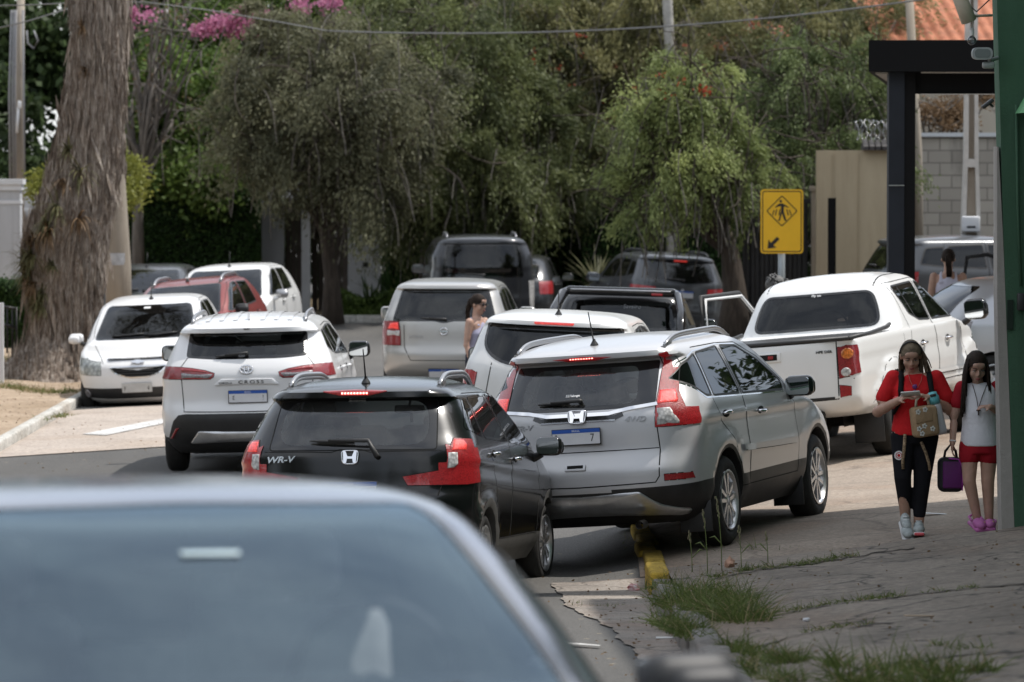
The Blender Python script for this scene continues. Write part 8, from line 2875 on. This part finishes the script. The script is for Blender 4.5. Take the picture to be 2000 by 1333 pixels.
    m = MB(); m.rbox((-.02, -.15, 1.0), (.01, .01, .01), .002)
    lb = empty('school_bag', o.location + Vector((-.205, .08, .43)), 'purple and black school lunch box hanging from the hand of the girl', 'bag')
    m = MB(); m.rbox((0, 0, .0), (.20, .13, .27), .05, 0, None, 4); m.rbox((.01, -.058, .0), (.15, .03, .21), .03, 1, None, 3); m.tube([(.085, -.066, -.12), (.088, -.068, .05), (.06, -.068, .12), (-.02, -.068, .128)], .006, 6, 2); m.build('bag_body', [plain('black nylon', (.012, .012, .014), .7), plain('purple nylon', (.10, .008, .11), .6, var=.2), plain('violet piping', (.42, .05, .42), .5)], lb)
    m = MB(); m.tube([(-.05, 0, .12), (-.04, 0, .18), (0, -.03, .235), (.04, 0, .18), (.05, 0, .12)], .011, 6); m.build('handle', [plain('black webbing', (.01, .01, .012), .8)], lb)


def standing(label, X, Y, z, h, yaw, skin, hair, top, trousers, style, pitch=0, glasses=False, arms=None, sleeveless=False):
    """someone mostly hidden by the cars: whole figure, arms by the sides"""
    o = empty('person', (X, Y, z), label, 'person')
    o.rotation_euler = (0, 0, yaw)
    k = h / 1.65
    o.scale = (k, k, k)
    b = MB()
    H = look((0, -.02, 1.525), pitch, 0, 0)
    head_shape(b, H, 1.0)
    limb3(b, [(0, .01, 1.34), (0, 0, 1.46)], [.056, .050])
    rings(b, [(0, 0, .84, .12, .10), (0, .005, .90, .160, .120), (0, 0, 1.04, .128, .100), (0, -.01, 1.18, .150, .115), (0, 0, 1.30, .165, .085), (0, 0, 1.37, .08, .06)])
    for sd in (-1, 1):
        limb3(b, [(sd * .170, 0, 1.32), (sd * .215, .015, 1.05), (sd * .20, -.06, .82)], [.050, .038, .027])
        hand(b, (sd * .20, -.06, .82), (0, -.1, -1), (sd, 0, 0), sd, .9, .3)
        limb3(b, [(sd * .085, 0, .88), (sd * .09, -.01, .47), (sd * .09, .02, .07)], [.095, .060, .040])
        b.ball((sd * .09, -.05, .035), (.042, .11, .035))
    fuse(b, 'body', [skin], o, .011, 3)
    face_parts(o, H, closed=.3, eyes=not glasses)
    m = MB()
    if style == 'short':
        hair_cap(m, H, 1.03, -.06, .055)
        for _ in range(60):
            a = npr.uniform(0, 2 * pi); zz = npr.uniform(.03, .12); c = sqrt(max(.02, 1 - ((zz - .03) / .1) ** 2))
            p = Vector((.08 * c * cos(a), .012 + .1 * c * sin(a), zz))
            m.tube([p, p + Vector((cos(a) * .02, sin(a) * .02 - .01, .012)), p + Vector((cos(a) * .03, sin(a) * .03 - .02, -.004))], [.012, .010, .004], 6, 0, True, True, H)
    else:
        hair_cap(m, H, 1.0, -.045, .062)
        m.ball((0, .115, .035), (.030, .030, .030), 0, 10, 7, H)
        for _ in range(22):
            q = Vector((npr.normal() * .012, .125 + npr.normal() * .008, .03))
            pts = [q]
            for j in range(5): pts.append(pts[-1] + Vector((npr.normal() * .006, .012 - .006 * j, -.050)))
            m.tube(pts, [.012, .014, .013, .011, .008, .003], 6, 0, True, True, H)
        if style == 'tie': m.ball((0, .112, .035), (.020, .028, .020), 1, 10, 7, H)
    m.build('hair', [hair, plain('red hair tie', (.6, .05, .03), .6)], o)
    s = MB()
    rings(s, [(0, 0, .86, .168, .130), (0, 0, .95, .155, .12), (0, 0, 1.04, .142, .112), (0, -.01, 1.18, .162, .128), (0, 0, 1.25, .150 if sleeveless else .168, .105), (0, 0, 1.30, .10 if sleeveless else .17, .09), (0, 0, 1.345, .085, .06)])
    if sleeveless:
        for sd in (-1, 1): s.tube([(sd * .085, .08, 1.24), (sd * .085, .03, 1.36), (sd * .08, -.07, 1.27)], [.03, .022, .028], 8)
    else:
        for sd in (-1, 1): limb3(s, [(sd * .165, 0, 1.32), (sd * .20, .01, 1.17)], [.062, .060])
    fuse(s, 'shirt', [top], o, .011, 3)
    s = MB(); rings(s, [(0, 0, .80, .14, .115), (0, .005, .90, .168, .128), (0, 0, .97, .155, .12)])
    for sd in (-1, 1): limb3(s, [(sd * .085, 0, .86), (sd * .09, -.01, .47), (sd * .09, .02, .12)], [.102, .072, .060])
    fuse(s, 'trousers', [trousers], o, .012, 3)
    if glasses:
        m = MB()
        for sd in (-1, 1):
            m.ball((sd * .034, -.088, .008), (.030, .010, .017), 0, 12, 8, H); m.tube([(sd * .062, -.075, .014), (sd * .082, .01, .012)], .004, 5, 0, True, True, H)
        m.tube([(-.02, -.096, .014), (.02, -.096, .014)], .004, 5, 0, True, True, H)
        m.build('dark_glasses', [MAT['gloss']], o)
    return o


woman_with_phone()
schoolgirl()
lav = cloth('lavender vest', (.44, .43, .56), .1)
jean = cloth('dark trousers', (.03, .035, .05), .2)
p_ = at(932, 620, 57.6)
standing('woman with dark glasses and ponytail standing between the people carrier and the compact SUV', p_.x, 57.6, at(0, 572, 57.6).z - 1.665, 1.65, radians(58), SK2, HAIR_B, lav, jean, 'pony', radians(6), True, None, True)
p_ = at(1852, 540, 58.8)
standing('woman with ponytail and white vest seen from behind near the open car door', p_.x, 58.8, float(z_road(p_.x, 58.8)), 1.68, pi - .05, SK1, HAIR_B, cloth('white vest', (.58, .57, .68), .08), jean, 'tie', radians(4), False, None, True)
p_ = at(1512, 545, 49.9)
standing('man with greying dark hair standing beyond the white pickup', p_.x, 49.9, float(z_road(p_.x, 49.9)), at(0, 535, 49.9).z - float(z_road(p_.x, 49.9)) - .02, radians(80), SK1, HAIR_G, cloth('grey shirt', (.20, .21, .22), .1), jean, 'short', radians(18), False)

# ---------------------------------------------------------------- grass in the cracks, litter
def on_walk(px, py):
    """place on the pavement slab seen at a pixel"""
    r = ray(px, py); t = 20.0
    for _ in range(60):
        p = Vector((0, 0, CAM_H)) + r * t
        t += (p.z - float(z_side(p.x, p.y))) / max(1e-4, -r.z) * .6
    return Vector((0, 0, CAM_H)) + r * t


def on_road(px, py):
    r = ray(px, py); t = 25.0
    for _ in range(80):
        p = Vector((0, 0, CAM_H)) + r * t
        t += (p.z - float(z_road(p.x, p.y))) / max(1e-4, -r.z) * .6
    return Vector((0, 0, CAM_H)) + r * t


def blades(V, F, R, M_, P, n, ln, rad, lean=.55, w=.006, straw=.12):
    for _ in range(n):
        a = npr.uniform(0, 2 * pi); rr = rad * sqrt(npr.random())
        p = Vector((P[0] + rr * cos(a), P[1] + rr * sin(a) * 1.4, P[2] - .01))
        d = (Vector((npr.normal() * lean, npr.normal() * lean, 1))).normalized()
        l = ln * npr.uniform(.35, 1.2)
        s_ = d.cross(Vector((npr.normal(), npr.normal(), .2))).normalized()
        b0 = len(V); seg = 3
        for j in range(seg + 1):
            t = j / seg; ww = w * (1 - t) * .5 + .0006
            V.append(tuple(p + s_ * ww)); V.append(tuple(p - s_ * ww))
            d = (d + Vector((d.x, d.y, 0)) * .35 + Vector((0, 0, -.16))).normalized()
            p = p + d * l / seg
        st = 1 if npr.random() < straw else 0
        for j in range(seg):
            F.append((b0 + 2 * j, b0 + 2 * j + 1, b0 + 2 * j + 3, b0 + 2 * j + 2)); R.append(npr.random()); M_.append(st)


M_joint = plain('dirt in the joints', (0.035, 0.028, 0.020), .95, var=.4, vscale=12)
for P0 in ([(1385, 1134), (1470, 1118), (1560, 1106), (1690, 1086), (1800, 1070)], [(1420, 1212), (1540, 1199), (1650, 1180), (1760, 1167), (1910, 1149), (2030, 1140)], [(1440, 1272), (1570, 1240), (1660, 1228), (1760, 1215)], [(1880, 1068), (1930, 1085), (1975, 1105), (2040, 1122)], [(1600, 1330), (1720, 1300), (1860, 1285), (2030, 1270)]):
    vs, fs = [], []
    for i in range(len(P0) - 1):
        for k in range(8):
            t = k / 8; p = on_walk(P0[i][0] + (P0[i + 1][0] - P0[i][0]) * t, P0[i][1] + (P0[i + 1][1] - P0[i][1]) * t + npr.normal() * 1.2)
            w = .018 + .02 * npr.random()
            for sg in (-1, 1): vs.append((p.x, p.y + sg * w, float(z_side(p.x, p.y + sg * w)) + .006))
    for k in range(len(vs) // 2 - 1): fs.append((2 * k, 2 * k + 2, 2 * k + 3, 2 * k + 1))
    mesh_obj('pavement_joint', vs, fs, M_joint)['kind'] = 'structure'

V_, F_, R_, MI_ = [], [], [], []
def patch_line(pts, n, cnt, ln, rad, fn=on_walk, **kw):
    for k in range(n):
        t = npr.random() * (len(pts) - 1); i = min(int(t), len(pts) - 2); f_ = t - i
        px = pts[i][0] * (1 - f_) + pts[i + 1][0] * f_ + npr.normal() * 3; py = pts[i][1] * (1 - f_) + pts[i + 1][1] * f_ + npr.normal() * 1.5
        p = fn(px, py)
        blades(V_, F_, R_, MI_, p, int(cnt * npr.uniform(.4, 1.4)), ln * npr.uniform(.7, 1.25), rad, **kw)


patch_line([(1310, 1180), (1360, 1190), (1420, 1205), (1470, 1215)], 90, 22, .23, .15)
patch_line([(1300, 1215), (1340, 1235), (1370, 1245)], 34, 18, .18, .12)
patch_line([(1330, 1155), (1400, 1165), (1450, 1180)], 44, 16, .20, .13)
patch_line([(1270, 1150), (1300, 1140), (1325, 1150)], 16, 14, .09, .05)
patch_line([(1390, 1128), (1450, 1115), (1520, 1108), (1600, 1098), (1670, 1086)], 80, 12, .075, .05)
patch_line([(1540, 1196), (1620, 1180), (1700, 1170), (1760, 1164)], 46, 12, .06, .045)
patch_line([(1810, 1158), (1880, 1150), (1910, 1146)], 18, 9, .05, .04)
patch_line([(1420, 1268), (1470, 1278), (1520, 1292), (1560, 1290)], 44, 20, .13, .07)
patch_line([(1450, 1300), (1500, 1322), (1560, 1336)], 26, 18, .14, .08)
patch_line([(1570, 1235), (1640, 1225), (1740, 1215)], 22, 8, .06, .035)
patch_line([(1600, 1300), (1680, 1306), (1760, 1312), (1850, 1316), (1930, 1310)], 46, 10, .17, .07, w=.008)
patch_line([(1640, 1338), (1760, 1340), (1880, 1338)], 34, 14, .22, .08, w=.008)
patch_line([(1830, 1258), (1900, 1268), (1970, 1262)], 12, 9, .07, .04)
patch_line([(1100, 1182), (1125, 1184), (1185, 1188), (1235, 1186)], 18, 10, .05, .04, fn=on_road)
patch_line([(1180, 1000), (1220, 1040), (1225, 1075)], 10, 6, .06, .03, fn=on_road)
patch_line([(1400, 1085), (1480, 1082), (1560, 1080)], 14, 5, .16, .04, straw=.4)
# verge on the left: thin dry grass about the trunk and along the kerb
def on_verge(px, py):
    r = ray(px, py); t = 60.0
    for _ in range(60):
        p = Vector((0, 0, CAM_H)) + r * t
        t += (p.z - float(z_verge(p.x, p.y))) / max(1e-4, -r.z) * .6
    return Vector((0, 0, CAM_H)) + r * t
patch_line([(0, 755), (40, 760), (90, 768), (150, 765)], 90, 10, .13, .12, fn=on_verge, w=.012, straw=.45)
patch_line([(70, 820), (110, 815), (140, 810)], 22, 8, .10, .08, fn=on_verge, w=.010, straw=.3)
patch_line([(0, 700), (30, 705), (60, 712)], 30, 8, .14, .12, fn=on_verge, w=.012, straw=.4)
g = fast_mesh('grass', np.array(V_), np.array(F_), [L_grass, L_straw], None, R_, mi=MI_)
tag(g, 'ragged grass growing in the pavement cracks and along the kerb', 'grass', None, 'stuff')

# tall seed stalks against the dark space under the silver crossover
for px, py, top in ((1382, 1120, 1000), (1410, 1115, 975), (1352, 1118, 1040), (1448, 1110, 1030), (1500, 1100, 1040)):
    p = on_walk(px, py); h = (py - top) / 262
    m = MB()
    q = [p + Vector((-.04 * t * t * h * 2, 0, h * t)) for t in (0, .3, .6, .85, 1.0)]
    m.tube(q, [.004, .0035, .003, .0025, .002], 5, 0)
    for k in range(14):
        t = .72 + .28 * k / 14; c = p + Vector((-.04 * t * t * h * 2, 0, h * t))
        m.ball(c + Vector((npr.normal() * .006, npr.normal() * .006, 0)), (.004, .004, .012), 1, 6, 5)
    d = Vector((npr.choice([-1, 1]) * .09, 0, .05))
    m.tube([p + Vector((0, 0, h * .35)), p + Vector((0, 0, h * .35)) + d * .6 + Vector((0, 0, .03)), p + Vector((0, 0, h * .35)) + d], [.003, .006, .001], 5, 0)
    tag(m.build('grass_stalk', [plain('stalk green', (.13, .17, .05), .7), plain('seed head', (.22, .20, .12), .8)]), 'tall seeding grass stalk in front of the silver crossover rear wheel', 'grass', 'seeding grass stalks at the kerb')


def litter(name, label, p, mb, mats, rot=(0, 0, 0)):
    o = mb.build(name, mats); o.location = p; o.rotation_euler = rot
    return tag(o, label, 'litter')


def crumple(r, sx=1.0, sy=1.0, sz=1.0, n=7):
    m = MB(); bm = bmesh.new(); bmesh.ops.create_icosphere(bm, subdivisions=2, radius=r)
    for v in bm.verts: v.co = Vector((v.co.x * sx, v.co.y * sy, v.co.z * sz)) * npr.uniform(.7, 1.25)
    bm.verts.index_update(); m.add([v.co.copy() for v in bm.verts], [tuple(v.index for v in f.verts) for f in bm.faces]); bm.free()
    return m


litter('wrapper', 'crumpled red and white wrapper in the gutter by the yellow kerb', on_road(1238, 1156) + Vector((0, 0, .03)), crumple(.045, 1, 1.2, .7), [plain('printed foil', (.62, .62, .64), .35, c2=(.55, .04, .04), vscale=18)])
litter('wrapper', 'torn red tipped packet leaning on the kerb beside the grass', on_road(1388, 1262) + Vector((0, -.02, .07)), crumple(.06, .35, .5, 1.1), [plain('faded red packet', (.50, .10, .10), .5, c2=(.5, .42, .40), vscale=14)])
litter('paper_scrap', 'small brown cardboard strip lying on the right pavement', on_walk(1795, 1207) + Vector((0, 0, .012)), MB().rbox((0, 0, 0), (.17, .045, .006), .002), [plain('cardboard', (.36, .27, .19), .8)], (0, .04, .35))
litter('paper_scrap', 'tiny white scrap among the grass on the pavement', on_walk(1575, 1215) + Vector((0, 0, .012)), crumple(.02, 1, 1, .6), [plain('white scrap', (.60, .60, .64), .6)])
litter('drinking_straw', 'white plastic straw lying in the gutter', on_road(1310, 1252) + Vector((0, 0, .018)), MB().tube([(-.09, 0, 0), (.09, .02, 0)], .007, 6), [MAT['white_ink']])
litter('paper_scrap', 'flat white paper near the bottom of the gutter', on_road(1405, 1320) + Vector((0, 0, .018)), MB().rbox((0, 0, 0), (.08, .05, .004), .001), [MAT['white_ink']], (0, 0, .4))
litter('paper_scrap', 'white strip on the driveway just left of the green wall', Vector((3.42, 39.4, float(z_road(3.42, 39.4)) + .025)), MB().rbox((0, 0, 0), (.22, .09, .004), .001), [MAT['white_ink']], (0, .06, .2))
litter('stone', 'loose reddish stone in the pavement grass', on_walk(1425, 1108) + Vector((0, 0, .03)), crumple(.05, .8, 1, .9), [plain('red stone', (.40, .24, .17), .9, var=.2)])
# fallen leaves and grit: far too many to count
n = 170
X = npr.uniform(-.4, 1.05, n) ** 1; Y = npr.uniform(25, 37, n)
X = 1.05 - np.abs(npr.normal(size=n)) * .35
Z = np.array([float(z_road(a, b)) for a, b in zip(X, Y)]) + .016
C1 = np.stack([X, Y, Z], 1)
n2 = 1800
X = npr.uniform(-9.5, -5.9, n2); Y = npr.uniform(54, 82, n2); Z = z_verge(X, Y) + .01
C2 = np.stack([X, Y, Z], 1)
n3 = 160
X = npr.uniform(-5.8, -2.5, n3); Y = npr.uniform(46, 62, n3); Z = z_road(X, Y) + .02
C3 = np.stack([X, Y, Z], 1)
n4 = 260
X = npr.uniform(1.2, 4.5, n4); Y = npr.uniform(24, 36, n4); Z = z_side(X, Y) + .008
C4 = np.stack([X, Y, Z], 1)
C_ = np.concatenate([C1, C2, C3, C4])
sz_ = npr.normal(size=(len(C_), 3)) * np.array([1, 1, .15])
lt = leaf_cards('leaf_litter', C_, sz_, .028, .013, L_dry)
tag(lt, 'dry leaf litter scattered over gutter and verge', 'leaf litter', None, 'stuff')
